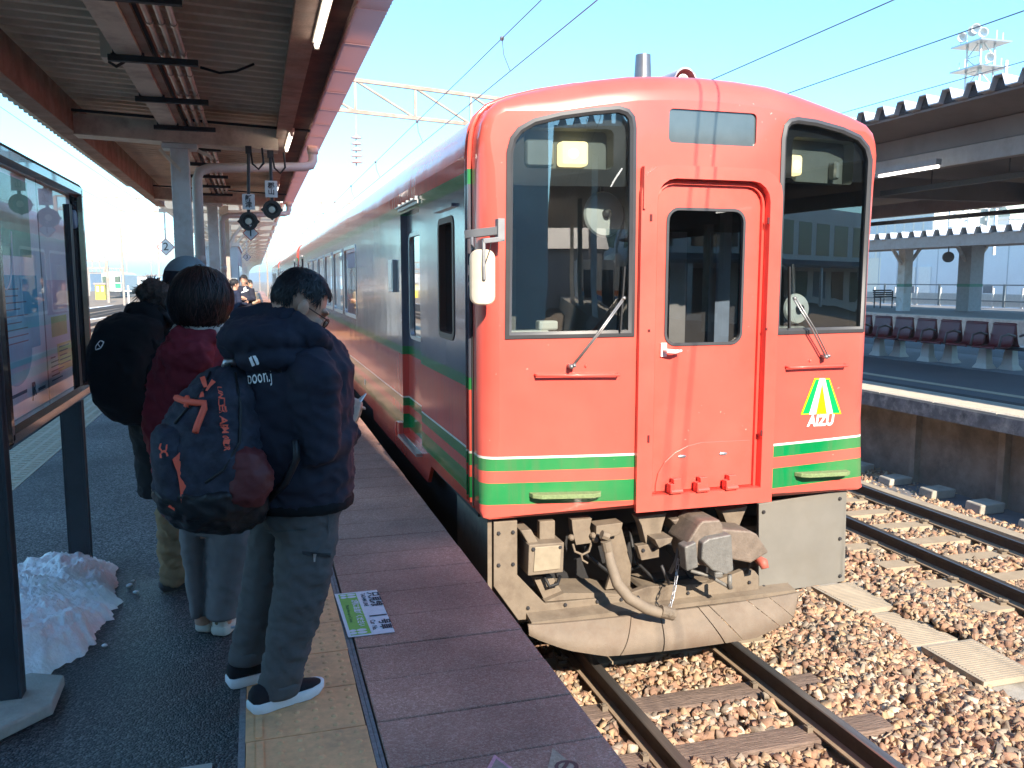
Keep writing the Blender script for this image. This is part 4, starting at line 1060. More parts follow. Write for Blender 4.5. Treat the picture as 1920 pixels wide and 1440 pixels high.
# conduits and brackets
for xc in (-.53, -.465, -.40):
    b = MB(); b.tube([(xc, CY0, 3.075), (xc, 17.6, 3.075)], .018, 8); obj('conduit', b, m_cond, can, smooth=True)
    for i in range(22):
        yy = 4.2 + .65 * i
        b = MB(); b.tube([(xc, yy, 3.075), (xc, yy + .05, 3.075)], .024, 8); obj('conduit_coupling', b, m_cond, can)
b = MB(); b.tube([(-.585, CY0, 3.10), (-.585, 17.6, 3.10)], .013, 6); obj('conduit', b, m_black, can)
for i in range(10):
    yy = 4.9 + 1.32 * i
    b = MB(); b.box(-.86, -.31, yy, yy + .045, 3.005, 3.045); b.box(-.83, -.81, yy, yy + .03, 3.045, 3.09); b.box(-.66, -.64, yy, yy + .03, 3.045, 3.07); obj('cable_bracket', b, m_black, can, bevel=.003)
b = MB(); b.box(-.92, -.80, 6.35, 6.52, 3.05, 3.22); jb = obj('junction_box', b, m_bb, can, bevel=.006)
b = MB(); b.tube([(-.85, 6.36, 3.08), (-.86, 6.3, 3.01), (-.82, 6.3, 2.985), (-.78, 6.33, 3.02), (-.76, 6.4, 3.08)], .011, 6); obj('cable_loop', b, m_black, jb, smooth=True)
b = MB(); b.tube([(-.33, 6.9, 3.15), (-.2, 6.95, 3.13), (-.08, 6.95, 3.15), (.05, 6.9, 3.2)], .010, 6); obj('loose_cable', b, m_black, can, smooth=True)
# downpipes from the gutter to the posts
for (yo, yp, xo, xp) in ((10.05, 9.45, .67, -.53), (17.2, 16.25, .67, -.53)):
    b = MB(); b.tube([(xo, yo, 3.08), (xo, yo, 2.93), (xo - .025, yo - .01, 2.875), (xo - .10, yo - .05, 2.85), (xp + .12, yp + .05, 2.74), (xp + .03, yp + .01, 2.70), (xp, yp, 2.62), (xp, yp, .0)], .05, 12); b.tube([(xo, yo, 3.085), (xo, yo, 3.0)], .062, 12); b.tube([(xp, yp, 1.75), (xp, yp, 1.85)], .056, 12)
    obj('downpipe', b, m_pvc, can, smooth=True)
# fluorescent lamps under the eave beam
def tube_lamp(p, q, label):
    p, q = Vector(p), Vector(q)
    t = thing('tube_lamp', label, 'lamp', p, 'lit tube lamps under the near canopy')
    d = (q - p).normalized()
    b = MB(); b.bar(p - d * .03 + Vector((0, 0, .035)), q + d * .03 + Vector((0, 0, .035)), .055, .04); b.bar(p - d * .02, p, .03, .05); b.bar(q, q + d * .02, .03, .05)
    obj('lamp_housing', b, m_bb, t, bevel=.004)
    b = MB(); b.tube([p, q], .016, 10); obj('tube', b, m_tube, t, smooth=True)
tube_lamp((.40, 4.2, 2.985), (.40, 5.40, 2.985), 'lit tube lamp nearest the camera under the salmon canopy eave')
tube_lamp((.385, 8.7, 2.99), (.375, 9.75, 2.99), 'lit tube lamp above the right hanging signal, second under the eave')
tube_lamp((.375, 13.4, 2.99), (.37, 14.4, 2.99), 'short lit tube lamp seen behind the right signal placard')
tube_lamp((-1.85, 6.1, 2.99), (-1.85, 7.3, 2.99), 'lit tube lamp on the outer left eave of the near canopy')

# hanging departure signals with placards
m_plate = mat('placard_white', (.74, .76, .76), .45, var=.03); m_ink = mat('ink_black', (.02, .02, .025), .5, var=0); m_redl = mat('red_line', (.55, .05, .05), .5, var=0)
m_lens = mat('milky_lens', (.80, .78, .64), .25, var=.08); m_hood = mat('signal_hood', (.035, .032, .03), .5, var=.2)
def signal(px, y0, py0, py1, ly, txt, label, wob=0):
    YS = 9.12
    t = thing('hanging_signal', label, 'signal', onY(px, y0, YS), 'departure signals hanging from the canopy')
    b = MB(); b.tube([onY(px, y0, YS), onY(px + wob, ly - 12, YS)], .016, 8); b.box(*(lambda c: (c.x - .03, c.x + .03, YS - .03, YS + .03, c.z - .02, c.z + .05))(onY(px, y0, YS))); obj('rod', b, m_dark, t)
    c = onY(px + wob / 2, (py0 + py1) / 2, YS - .03); hh = (py1 - py0) / 2 * YS / F_PX; hw = 10.5 * YS / F_PX
    b = MB(); b.box(c.x - hw, c.x + hw, YS - .035, YS - .022, c.z - hh, c.z + hh); pl_ = obj('placard', b, m_plate, t, bevel=.002)
    me_ = text_mesh(txt, .066, .0006, .0012, vertical=True); place_text('lettering', me_, m_ink, pl_, (c.x, YS - .037, c.z - .0), (1, 0, 0), (0, 0, 1))
    c = onY(px + wob, ly, YS); r = 16 * YS / F_PX
    b = MB(); b.lathe((c.x, YS + .1, c.z), (0, -1, 0), [(0, r * .7), (.02, r * .95), (.10, r), (.13, r), (.13, r * .66), (.10, r * .62), (.1, 0)], 24)
    b.prism([(c.x - r * 1.22, YS + .03, c.z), (c.x, YS + .03, c.z - r * 1.15), (c.x + r * 1.22, YS + .03, c.z), (c.x, YS + .03, c.z + r * 1.15)], (0, .015, 0)); h_ = obj('hood', b, m_hood, t, auto=40)
    b = MB(); b.lathe((c.x, YS + .02, c.z), (0, -1, 0), [(0, r * .62), (.012, r * .55), (.022, r * .3), (.025, 0)], 20); obj('lens', b, m_lens, h_, smooth=True)
    b = MB(); q = onY(px, y0 + 2, YS); b.tube([q + Vector((.02, 0, .02)), q + Vector((.035, -.01, -.11)), q + Vector((.09, -.01, -.16)), q + Vector((.14, 0, -.1)), q + Vector((.13, 0, .05))], .011, 6); obj('cable', b, m_black, t, smooth=True)
signal(466, 284, 365, 392, 415, '新津', 'left hanging signal lamp with a placard above and the number 1 diamond below')
signal(507, 292, 340, 369, 393, '郡山', 'right hanging signal lamp with a placard, nearer the salmon gutter', 3)
def diamond(px, py, YS, hpx, txt, label, pole_top, frame=True, col=None):
    c = onY(px, py, YS); h = hpx * YS / F_PX
    t = thing('diamond_sign', label, 'sign', (c.x, YS, c.z), 'diamond number signs along the platform')
    dm = lambda k, y: [(c.x - h * k, y, c.z), (c.x, y, c.z - h * k), (c.x + h * k, y, c.z), (c.x, y, c.z + h * k)]
    b = MB(); b.prism(dm(1, YS), (0, .01, 0)); obj('border', b, col or m_redl, t)
    b = MB(); b.prism(dm(.88, YS - .003), (0, .002, 0)); obj('face', b, m_plate, t)
    me_ = text_mesh(txt, h * 1.25, .0006, .0015); place_text('lettering', me_, m_ink, t, (c.x, YS - .005, c.z), (1, 0, 0), (0, 0, 1))
    b = MB(); b.tube([(c.x, YS + .015, c.z + h * .9), (c.x, YS + .015, pole_top)], .02, 8); obj('hanger', b, m_white, t)
diamond(470, 437, 9.12, 14, '1', 'small white diamond sign with number 1 below the left signal', 2.15)
diamond(311, 463, 25.5, 15, '2', 'white diamond sign with number 2 left of the canopy post', 3.45)
diamond(463, 482, 30, 7, '3', 'tiny white diamond sign far down the platform above two waiting people', 2.9, col=mat('blue_line', (.1, .15, .4), .5))

# farther canopy: white posts, curved brackets, thin pale roof
m_far = mat('far_canopy_white', (.78, .76, .72), .5, var=.06)
m_tr, n_, l_, b_ = _new('translucent_roof'); tn = n_.new('ShaderNodeBsdfTranslucent'); tn.inputs['Color'].default_value = (.8, .77, .7, 1); mx = n_.new('ShaderNodeMixShader'); mx.inputs[0].default_value = .55
b_.inputs['Base Color'].default_value = (.75, .73, .68, 1); o_ = [q for q in n_ if q.type == 'OUTPUT_MATERIAL'][0]
l_.new(b_.outputs[0], mx.inputs[1]); l_.new(tn.outputs[0], mx.inputs[2]); l_.new(mx.outputs[0], o_.inputs['Surface'])
fc = thing('far_canopy', 'bright white canopy with curved brackets farther down the platform', 'canopy', (-.75, 24, 0))
first = {}
for i in range(18):
    yy = 24 + 4.6 * i
    if not first:
        b = MB(); b.box(-.84, -.66, 23.91, 24.09, 0, 3.3); first['p'] = obj('post', b, m_far, fc)
        for s in (-1, 1):
            arc = [(-.75 + s * (.05 + 1.35 * (1 - math.cos(a))), 24, 2.05 + 1.32 * math.sin(a)) for a in [PI / 2 * k / 8 for k in range(9)]]
            b = MB(); b.tube(arc, .05, 6); first['a%d' % s] = obj('curved_bracket', b, m_far, fc, smooth=True)
        b = MB(); b.box(-2.3, .75, 23.95, 24.05, 3.32, 3.42); first['c'] = obj('cross_beam', b, m_far, fc)
    else:
        for o in first.values():
            c = o.copy(); COL.objects.link(c); c.parent = fc; c.location = (0, yy - 24, 0)
for xx in (-2.2, -1.6, -1.1, -.3, .2, .68):
    b = MB(); b.box(xx - .03, xx + .03, 21.5, 105, 3.43, 3.5); obj('purlin', b, m_far, fc)
b = MB(); b.box(-2.35, .8, 21.5, 105, 3.51, 3.53); obj('roof_sheet', b, m_tr, fc)
rm = thing('waiting_room', 'pale blue waiting room on the platform behind the capped person', 'shelter', (-.9, 24.6, 0))
b = MB(); b.box(-1.25, -.42, 24.6, 31, 0, 2.5); obj('wall', b, mat('pale_blue_wall', (.52, .60, .66), .6, var=.06), rm)
b = MB(); b.box(-1.3, -.37, 24.55, 31.05, 2.5, 2.6); obj('roof', b, m_white, rm)
for k in range(4): b = MB(); b.box(-.422, -.405, 25.2 + 1.4 * k, 26.2 + 1.4 * k, .9, 2.0); obj('window', b, m_sglass, rm)
b = MB(); b.box(-1.0, -.6, 24.585, 24.6, 0.02, 2.0); obj('door', b, m_alu, rm)

# ---- buildings behind the photographer (unseen; the tall one is added to shade the platform, all show in reflections)
m_bwall = mat('shade_building_wall', (.84, .82, .78), .8, var=.1, vs=1)  # kept pale so the added building bounces light into the platform shade
sb = thing('added_shade_building', 'unseen tall pale building added behind the camera to keep sun off the platform', 'building', (-14, -11, -1.3))
b = MB(); b.box(-34, 1.95, -20, -11, -1.3, 13.0); obj('wall', b, m_bwall, sb)
for r_ in range(4):
    for k in range(9):
        b = MB(); b.box(-30 + 3.4 * k, -28.2 + 3.4 * k, -11.02, -10.97, 1.2 + 3.3 * r_, 2.9 + 3.3 * r_); obj('window', b, m_sglass, sb)
ob = thing('office_block', 'white office block far behind the track end', 'building', (20, -60, -1.3))
b = MB(); b.box(8, 40, -75, -60, -1.3, 11); obj('wall', b, m_white, ob)
for r_ in range(3):
    for k in range(9):
        b = MB(); b.box(9.5 + 3.3 * k, 11.6 + 3.3 * k, -60.02, -59.96, 1.0 + 3.3 * r_, 2.6 + 3.3 * r_); obj('window', b, m_sglass, ob)
bs = thing('bumper_building', 'low dark shed beyond the track end', 'building', (4, -40, -1.3))
b = MB(); b.box(-4, 7.6, -48, -40, -1.3, 3.4); obj('wall', b, mat('shed_wall', (.22, .24, .27), .8), bs)
b = MB(); b.prism([(-4.5, -39.5, 3.4), (-4.5, -48.5, 3.4), (-4.5, -44, 5)], (12.6, 0, 0)); obj('roof', b, mat('shed_roof', (.15, .15, .17), .6), bs)

rc = thing('rear_canopy', 'low zinc roofed canopy behind the photographer beside the track end', 'canopy', (8, -12, 0))
pr_ = []; yq = 2.1
while yq < 15: pr_ += [(yq, 0), (yq + .12, 0), (yq + .2, .16), (yq + .34, .16), (yq + .42, 0)]; yq += .48
b = MB(); b.loft([[(xx, yy, 5.0 + (yy + 9) * .045 + zz) for xx, zz in pr_] + [(xx, yy, 4.95 + (yy + 9) * .045 + zz * .0) for xx, zz in reversed(pr_)] for yy in (-9, -30)]); obj('roof_sheet', b, mat('rear_zinc', (.5, .5, .5), .5, .2), rc)
for xx in (3.6, 8.2, 12.8):
    for yy in (-12, -20, -28): b = MB(); b.box(xx, xx + .25, yy, yy + .25, -1.3, 4.9 + (yy + 9) * .045); obj('post', b, m_post, rc)
for xx in (4.6, 7.0): b = MB(); b.tube([(xx, -10, 4.2), (xx, -13, 4.1)], .03, 6); obj('tube', b, m_tube, rc)
for (xx, yy, hh) in ((5.6, -34, 8.5), (10.5, -50, 9.5), (2.9, -52, 9)):
    t_ = thing('line_pole', ('tall slim steel line pole just past the rear kiosk', 'steel line pole right of the others behind the rear kiosk', 'steel line pole nearest the dark shed at the track end')[int(xx > 10) + 2 * int(xx < 4)], 'pole', (xx, yy, -1.3)); b = MB(); b.tube([(xx, yy, -1.3), (xx, yy, hh)], .14, 8); obj('shaft', b, m_gant, t_)
    b = MB(); b.bar((xx, yy, hh - 2), (xx - 2.6, yy, hh - 1.4), .08); b.bar((xx, yy, hh - 3), (xx - 2.6, yy, hh - 1.5), .06); obj('bracket_arm', b, m_gant, t_)
kb = thing('station_kiosk', 'white kiosk with blue and orange banded pillars behind the photographer', 'kiosk', (6, -31, 0))
b = MB(); b.box(4.4, 9.5, -36, -32, -1.3, 2.6); obj('wall', b, m_white, kb)
for xx in (4.4, 6.0, 7.6, 9.2):
    b = MB(); b.box(xx, xx + .4, -31.9, -31.5, -1.3, 2.9); obj('pillar', b, m_white, kb)
    b = MB(); b.box(xx - .01, xx + .41, -31.91, -31.49, .2, .7); obj('blue_band', b, mat('band_blue', (.05, .22, .55), .5), kb)
    b = MB(); b.box(xx - .01, xx + .41, -31.91, -31.49, .75, 1.05); obj('orange_band', b, mat('band_orange', (.8, .2, .04), .5), kb)
for xx in (4.9, 6.5, 8.1): b = MB(); b.box(xx, xx + 1.0, -32, -31.97, .0, 2.1); obj('window', b, m_sglass, kb)
rt_ = thing('rear_terminal', 'long low white station hall with dark windows, far behind right of the photographer', 'building', (70, -36, -1.3))
b = MB(); b.box(19, 150, -60, -36, -1.3, 7.5); obj('wall', b, m_white, rt_)
for kk in range(30):
    b = MB(); b.box(20.5 + 4.3 * kk, 23.6 + 4.3 * kk, -36.0, -35.95, 3.6, 6.2); obj('window', b, m_sglass, rt_)
    b = MB(); b.box(20.2 + 4.3 * kk, 23.0 + 4.3 * kk, -36.0, -35.95, -.4, 2.3); obj('door', b, mat('hall_door_%d' % (kk % 3), ((.16, .22, .30), (.28, .16, .10), (.10, .18, .14))[kk % 3], .5), rt_)
b = MB(); b.prism([(19, -36, 3.2), (19, -31, 2.7), (19, -31, 2.5), (19, -36, 2.9)], (131, 0, 0)); obj('awning', b, mat('awning_dark', (.08, .08, .09), .6), rt_)
for kk in range(16): b = MB(); b.box(22 + 8 * kk, 22.3 + 8 * kk, -31.4, -31.1, -1.3, 2.55); obj('awning_post', b, m_white, rt_)
b = MB(); b.box(3.4, 10.5, -60, -9, -1.3, -.05); struct(obj('rear_platform', b, m_conc))

# ---- overhead line: gantries, insulators, wires
m_wire = mat('wire', (.16, .16, .20), .5, .3, var=0)
m_ins = mat('insulator', (.62, .60, .60), .3, var=.05)
def gantry(P0, P1, zt, zb, label, n=8, x_leg=None):
    P0, P1 = Vector(P0), Vector(P1); d = P1 - P0
    t = thing('line_gantry', label, 'gantry', (P0.x, P0.y, -1.3), 'gantries carrying the overhead line')
    def pt(f, z): q = P0 + d * f; return Vector((q.x, q.y, z))
    for z in (zt, zb):
        b = MB(); b.bar(pt(0, z), pt(1, z), .10, .10); obj('chord', b, m_gant, t)
    for i in range(n + 1):
        b = MB(); b.bar(pt(i / n, zb), pt(i / n, zt), .07); obj('strut', b, m_gant, t)
        if i < n: b = MB(); b.bar(pt(i / n, zt), pt((i + 1) / n, zb), .06); obj('diagonal', b, m_gant, t)
    for f in (0, 1):
        b = MB(); q = pt(f, -1.3); b.bar(q, pt(f, zt), .22); obj('mast', b, m_gant, t)
    return t
gA, gB = onZ(665, 150, 7.1), onZ(970, 190, 7.1)
dAB = (gB - gA) / 2.9
gantry(gA - dAB * 2.0, gA + dAB * 7, 7.1, 6.25, 'rusty lattice gantry over the tracks just left of the red railcar roof', 9)
for i, yy in enumerate((66, 104, 142, 180)):
    gantry((-14, yy, 0), (11, yy, 0), 7.3, 6.4, ['lattice gantry second along the line, seen below the canopy eave', 'lattice gantry third along the line, thin against the pale sky', 'lattice gantry fourth along the line near the vanishing point', 'lattice gantry farthest along the line, barely visible'][i], 12)
def wire(px, X, label, drop=None, y0=-30, y1=190):
    p = onX(px[0], px[1], X); z = p.z
    b = MB(); b.tube([(X, y0, z), (X, y1, z)], .0065, 5)
    o = tag(obj('overhead_wire', b, m_wire, None), label, 'wire', 'overhead line wires'); return z
zm = wire((1015, 0), 2.86, 'upper overhead wire left of the red railcar, crossing the gantry')
zc_ = wire((1120, 0), 2.96, 'lower overhead wire left of the red railcar, just above its roof')
for i in range(14):
    yy = 10 + 5.5 * i
    b = MB(); b.tube([(2.86, yy, zm), (2.88, yy, (zm + zc_) / 2), (2.96, yy, zc_)], .006, 4); b.ell((2.86, yy, zm), .03, .03, .03, 6, 4)
    tag(obj('dropper', b, m_wire, None), ORD[i] + ' thin dropper from the near end between the two overhead wires by the railcar', 'wire', 'droppers of the overhead wire')
for px, X, lb_ in (((1675, 0), 5.6, 'overhead wire rising right from the railcar roof towards the top edge'), ((1920, 20), 6.9, 'thicker overhead wire in the upper right sky'), ((1920, 115), 9.6, 'lowest overhead wire skimming above the right canopy'),
                  ((0, 200), -5.2, 'upper overhead wire in the left sky beside the board'), ((0, 275), -5.2, 'lower overhead wire in the left sky beside the board'), ((0, 330), -9.5, 'far left overhead wire above the yard'), ((0, 372), -9.5, 'lowest far left overhead wire above the yard')): wire(px, X, lb_)
def insul(px, y0, y1, Y, label, n=5):
    a_, c_ = onY(px, y0, Y), onY(px, y1, Y)
    t = thing('insulator_string', label, 'insulator', a_, 'insulator strings under the gantries')
    for i in range(n):
        z = a_.z + (c_.z - a_.z) * (i + .7) / (n + .4)
        b = MB(); b.lathe((a_.x, Y, z), (0, 0, 1), [(-.03, .03), (-.02, .15), (.0, .16), (.05, .04), (.08, .03)], 14); obj('insulator_disc', b, m_ins, t, auto=40)
    b = MB(); b.tube([a_ + Vector((0, 0, .5)), c_], .02, 6); obj('hanger', b, m_gant, t)
insul(668, 250, 312, gA.y, 'white insulator string hanging from the gantry beside the canopy eave')
# ================================================================== opposite platforms and background
PE = 8.53
m_p2 = mat('platform2_asphalt', (.085, .09, .105), .85, var=.25, vs=60, bump=.5, bs=120, dirt=((.12, .125, .14), .6, .7))
m_coping = mat('pale_coping', (.46, .41, .34), .85, var=.12, vs=8, bump=.25, bs=90)
b = MB(); b.box(PE + .45, 16.8, -60, 60, -1.3, -.02)
p2 = struct(obj('island_platform', b, m_pwall))
b = MB(); b.box(PE + .82, 16.8, -60, 60, -.018, 0); obj('asphalt_surface', b, m_p2, p2)
b = MB(); b.box(PE + .8, PE + .99, -6, 60, -.016, .003); obj('dark_strip', b, m_joint, p2)
b = MB(); b.box(9.93, 10.12, -6, 60, .001, .006); obj('yellow_line', b, m_yel, p2)
b = MB(); b.box(12.3, 14.7, -6, 60, .001, .008); obj('floor_band', b, mat('pale_floor', (.17, .18, .20), .8, var=.15, vs=6), p2)
for k in range(16):
    y0 = 2.0 + 1.02 * k
    b = MB(); b.box(PE, PE + .8, y0 + .008, y0 + 1.012, -.21, .0)
    for j in range(16): b.box(PE + .06, PE + .74, y0 + .06 + .058 * j, y0 + .085 + .058 * j, 0, .004)
    obj('coping_slab', b, m_coping, p2, bevel=.01)
b = MB(); b.box(PE, PE + .8, -60, 1.99, -.21, 0); b.box(PE, PE + .8, 18.33, 60, -.21, 0); obj('coping_slab', b, m_coping, p2)
m_lip = mat('flaking_lip', (.17, .17, .18), .9, var=.5, vs=7, dirt=((.5, .48, .45), .9, 4))
for k in range(15):
    y0 = 2.3 + 1.5 * k
    b = MB(); b.box(PE + .40, PE + .47, y0 + .012, y0 + 1.488, -1.3, -.215); obj('wall_panel', b, m_pwall, p2)
    if k < 12: b = MB(); b.box(PE + .30, PE + .41, y0 - .05, y0 + .05, -1.3, -.24); obj('buttress', b, m_pwall, p2)
b = MB(); b.box(PE - .012, PE - .002, -6, 40, -.215, -.03); obj('lip_face', b, m_lip, p2)
b = MB(); b.box(7.86, 8.02, -2, 40, -1.4, -1.18); struct(obj('drain_kerb', b, m_lid))
b = MB(); b.box(8.02, PE + .5, -2, 40, -1.4, -1.25); struct(obj('drain_floor', b, mat('drain_floor', (.14, .14, .15), .9, var=.2)))
for k in range(16):
    y0 = 4.2 + .78 * k
    b = MB(); b.prism([(8.35, y0, -1.25), (8.75, y0 + .02, -1.25), (8.72, y0 + .30, -1.25), (8.38, y0 + .27, -1.25)], (0.02, 0, .09 + random.uniform(0, .05)))
    tag(obj('stone_block', b, m_conc, None, bevel=.015), ORD[k] + ' rough stone block from the near end at the foot of the opposite platform wall', 'stone', 'stone blocks along the opposite platform wall')

# ---- canopy over the island platform
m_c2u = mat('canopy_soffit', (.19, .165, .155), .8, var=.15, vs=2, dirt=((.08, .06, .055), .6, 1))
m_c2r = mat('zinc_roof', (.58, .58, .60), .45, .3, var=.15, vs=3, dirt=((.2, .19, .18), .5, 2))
c2n = thing('island_canopy', 'dark soffit canopy with zigzag roof edge over the opposite platform', 'canopy', (13, 12, 0))
EX, EZ = 9.45, 4.02
sz = lambda x: EZ + (x - EX) * -.085
def zig(y0, y1, pitch, h):
    pr = []; y = y0
    while y < y1: pr += [(y, 0), (y + pitch * .28, 0), (y + pitch * .42, h), (y + pitch * .72, h), (y + pitch * .86, 0)]; y += pitch
    pr.append((y, 0)); return pr
pr = zig(1.5 - .44 * 100, 40, .44, .16)
b = MB(); b.loft([[(x, yy, sz(x) + .05 + zz) for yy, zz in pr] + [(x, yy, sz(x) + .065 + zz) for yy, zz in reversed(pr)] for x in (EX - .12, 12, 17)])
obj('roof_sheet', b, m_c2r, c2n)
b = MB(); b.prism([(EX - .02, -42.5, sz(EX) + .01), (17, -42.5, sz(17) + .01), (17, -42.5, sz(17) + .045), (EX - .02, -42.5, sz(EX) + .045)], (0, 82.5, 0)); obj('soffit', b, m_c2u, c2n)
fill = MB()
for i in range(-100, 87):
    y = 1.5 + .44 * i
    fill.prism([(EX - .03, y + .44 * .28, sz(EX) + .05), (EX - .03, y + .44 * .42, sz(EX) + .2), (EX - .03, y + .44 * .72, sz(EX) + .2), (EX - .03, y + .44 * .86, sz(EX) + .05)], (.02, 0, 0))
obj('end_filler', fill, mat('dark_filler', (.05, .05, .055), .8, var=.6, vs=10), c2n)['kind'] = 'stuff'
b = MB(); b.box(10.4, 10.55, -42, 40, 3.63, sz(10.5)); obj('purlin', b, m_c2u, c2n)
m_c2b = mat('soffit_beam_paint', (.30, .26, .24), .7, var=.1, dirt=((.2, .15, .12), .5, 2))
b = MB(); b.box(10.38, 10.57, -42, 40, 3.36, 3.62); obj('long_beam', b, m_c2b, c2n)
b = MB(); b.box(14.6, 14.8, -42, 40, 3.1, 3.4); obj('long_beam', b, m_c2b, c2n)
for yy in (7.2, 13.6, 20, 26.4):
    b = MB(); b.box(10.6, 14.6, yy, yy + .18, 3.12, 3.5); obj('cross_beam', b, m_c2u, c2n)
for xx, zz in ((11.2, 3.15), (15.2, 2.98)):
    b = MB(); b.box(xx, xx + .12, 1.5, 40, zz, zz + .09); obj('cable_tray', b, m_dark, c2n)
for i in range(10):
    yy = 6.0 + 1.6 * i
    b = MB(); b.tube([(11.26, yy, 3.2), (11.26, yy, 3.75)], .01, 5); b.box(10.7, 11.45, yy - .02, yy + .02, 3.74, 3.78); obj('tray_hanger', b, m_dark, c2n)
def lamp2(p, q, label):
    t = thing('tube_lamp', label, 'lamp', p, 'lit tube lamps under the far canopies'); p, q = Vector(p), Vector(q)
    b = MB(); b.bar(p + Vector((0, 0, .07)), q + Vector((0, 0, .07)), .10, .09); obj('lamp_housing', b, m_c2b, t)
    b = MB(); b.tube([p, q], .022, 8); obj('tube', b, m_tube, t, smooth=True)
q0 = onX(1655, 333, 10.0); q1 = onX(1760, 312, 10.0)
lamp2((10.0, q1.y, q1.z), (10.0, q1.y + 1.3, q1.z), 'lit tube lamp under the opposite canopy right of the railcar corner')
lamp2((11.3, -8.0, 3.3), (11.3, -9.6, 3.3), 'lit tube lamp under the opposite canopy beyond the right edge')
fs = thing('platform_shed', 'pale shed at the near end of the opposite platform, behind the photographer', 'shed', (13, -48, 0))
b = MB(); b.box(9.6, 16.6, -58, -46, 0, 3.4); obj('wall', b, m_white, fs)
for kx in range(3): b = MB(); b.box(10.2 + 2.1 * kx, 11.5 + 2.1 * kx, -46, -45.97, .9, 2.4); obj('window', b, m_sglass, fs)
q1 = onX(1735, 395, 15.0)
lamp2((15.0, q1.y - .6, q1.z), (15.0, q1.y + 1.2, q1.z), 'lit tube lamp along the outer eave of the opposite canopy')
for yy in (-32.0, -14.0, 4.5, 24.0):
    b = MB(); b.box(13.4, 13.62, yy, yy + .22, 0, 3.3); obj('post', b, m_post, c2n)

# ---- bench: back-to-back maroon shell seats on stub legs
m_seat = mat('maroon_shell', (.15, .012, .018), .35, var=.15, vs=5, coat=.05)
m_stub = mat('cream_leg', (.58, .55, .48), .6, var=.06)
la, lb2 = onZ(1647, 667, 0), onZ(1845, 691, 0)
dd = (lb2 - la); dd.z = 0; dd.normalize(); ndir = Vector((-dd.y, dd.x, 0))
if ndir.x > 0: ndir = -ndir         # towards the tracks
seats = [onX(px, 570, 12.9) for px in (1668, 1714, 1760, 1813, 1872)]
bench = thing('platform_bench', 'double row of maroon shell seats on cream stub legs, opposite platform', 'bench', (la + lb2) / 2)
L0 = la - dd * 1.6; Ltot = (lb2 - la).length + 2.35
def along(t, o=0.0, z=0.0): q = L0 + dd * t + ndir * o; return Vector((q.x, q.y, z))
b = MB(); b.bar(along(0, -.1, .40), along(Ltot, -.1, .40), .10, .06); obj('rail', b, m_dark, bench)
seat_data = {}
for i in range(8):
    t0 = .12 + i * (Ltot - .2) / 8; wS = (Ltot - .2) / 8 * .80
    for s in (1, -1):
        oo = -.1
        prof_s = [(.46, .40), (.44, .425), (.25, .405), (.12, .41), (.07, .46), (.03, .62), (-.0, .80), (-.015, .84)]
        rings_ = []
        for f in (0, .06, .5, .94, 1.0):
            bul = .0 if 0.05 < f < .95 else .02
            rings_.append([along(t0 + wS * f, oo + s * (u - .0), z - (bul if k in (0, 7) else 0) + (.012 if f in (0, 1.0) else 0)) for k, (u, z) in enumerate(prof_s)])
        b = MB(); b.loft(rings_, cap=False, closed=False)
        o = obj('seat', b, m_seat, bench, auto=60, fixn=False); sm = o.modifiers.new('thick', 'SOLIDIFY'); sm.thickness = .02
        b = MB(); b.tube([along(t0 + wS * 1.06, oo + s * .05, .62), along(t0 + wS * 1.06, oo + s * .2, .66), along(t0 + wS * 1.06, oo + s * .36, .62), along(t0 + wS * 1.06, oo + s * .40, .44)], .022, 6); obj('armrest', b, mat('armrest_grey', (.16, .12, .12), .5), bench, smooth=True)
for i in range(4):
    t0 = 1.6 + (i - 1) * (lb2 - la).length / 2
    for s, sh in ((.0, 0), (-.22, .35)):
        c = along(t0 + sh, s)
        b = MB(); b.loft([[c + dd * (w * sx_) + ndir * (w * sy_ * .7) + Vector((0, 0, z)) for sx_, sy_ in ((-1, -1), (1, -1), (1, 1), (-1, 1))] for z, w in ((0, .17), (.03, .16), (.10, .115), (.37, .085))]); obj('leg', b, m_stub, bench, bevel=.01)

# ---- platform three with its canopy, posts, bench, fence
X3 = 29.0
b = MB(); b.box(X3, 41, 5, 110, -1.3, 0); p3 = struct(obj('far_platform', b, mat('far_platform_paving', (.20, .20, .20), .85, var=.15, vs=2)))
b = MB(); b.box(X3 - .1, X3 + .5, 5, 110, -.3, .01); obj('edge_coping', b, m_coping, p3)
b = MB(); b.box(X3 - .12, X3 - .02, 5, 110, -1.3, -.02); obj('brick_face', b, mat('weathered_face', (.36, .33, .30), .9, var=.35, vs=3, bump=.4, bs=12), p3)
c3n = thing('far_platform_canopy', 'grey canopy with scalloped roof edge on the farthest right platform', 'canopy', (33, 38, 0))
z3 = onX(1780, 431, 28.6).z; z3b = onX(1780, 462, 28.6).z
pr = zig(14, 80, .75, .28)
b = MB(); b.loft([[(x, yy, z3 - .25 + zz) for yy, zz in pr] + [(x, yy, z3 - .22 + zz) for yy, zz in reversed(pr)] for x in (28.5, 33, 38)]); obj('roof_sheet', b, m_c2r, c3n)
b = MB(); b.box(28.6, 28.75, 14, 80, z3b, z3 - .22); obj('fascia', b, m_c2b, c3n)
b = MB(); b.box(28.76, 38, 14, 80, z3b + .35, z3 - .28); obj('soffit', b, m_c2u, c3n)
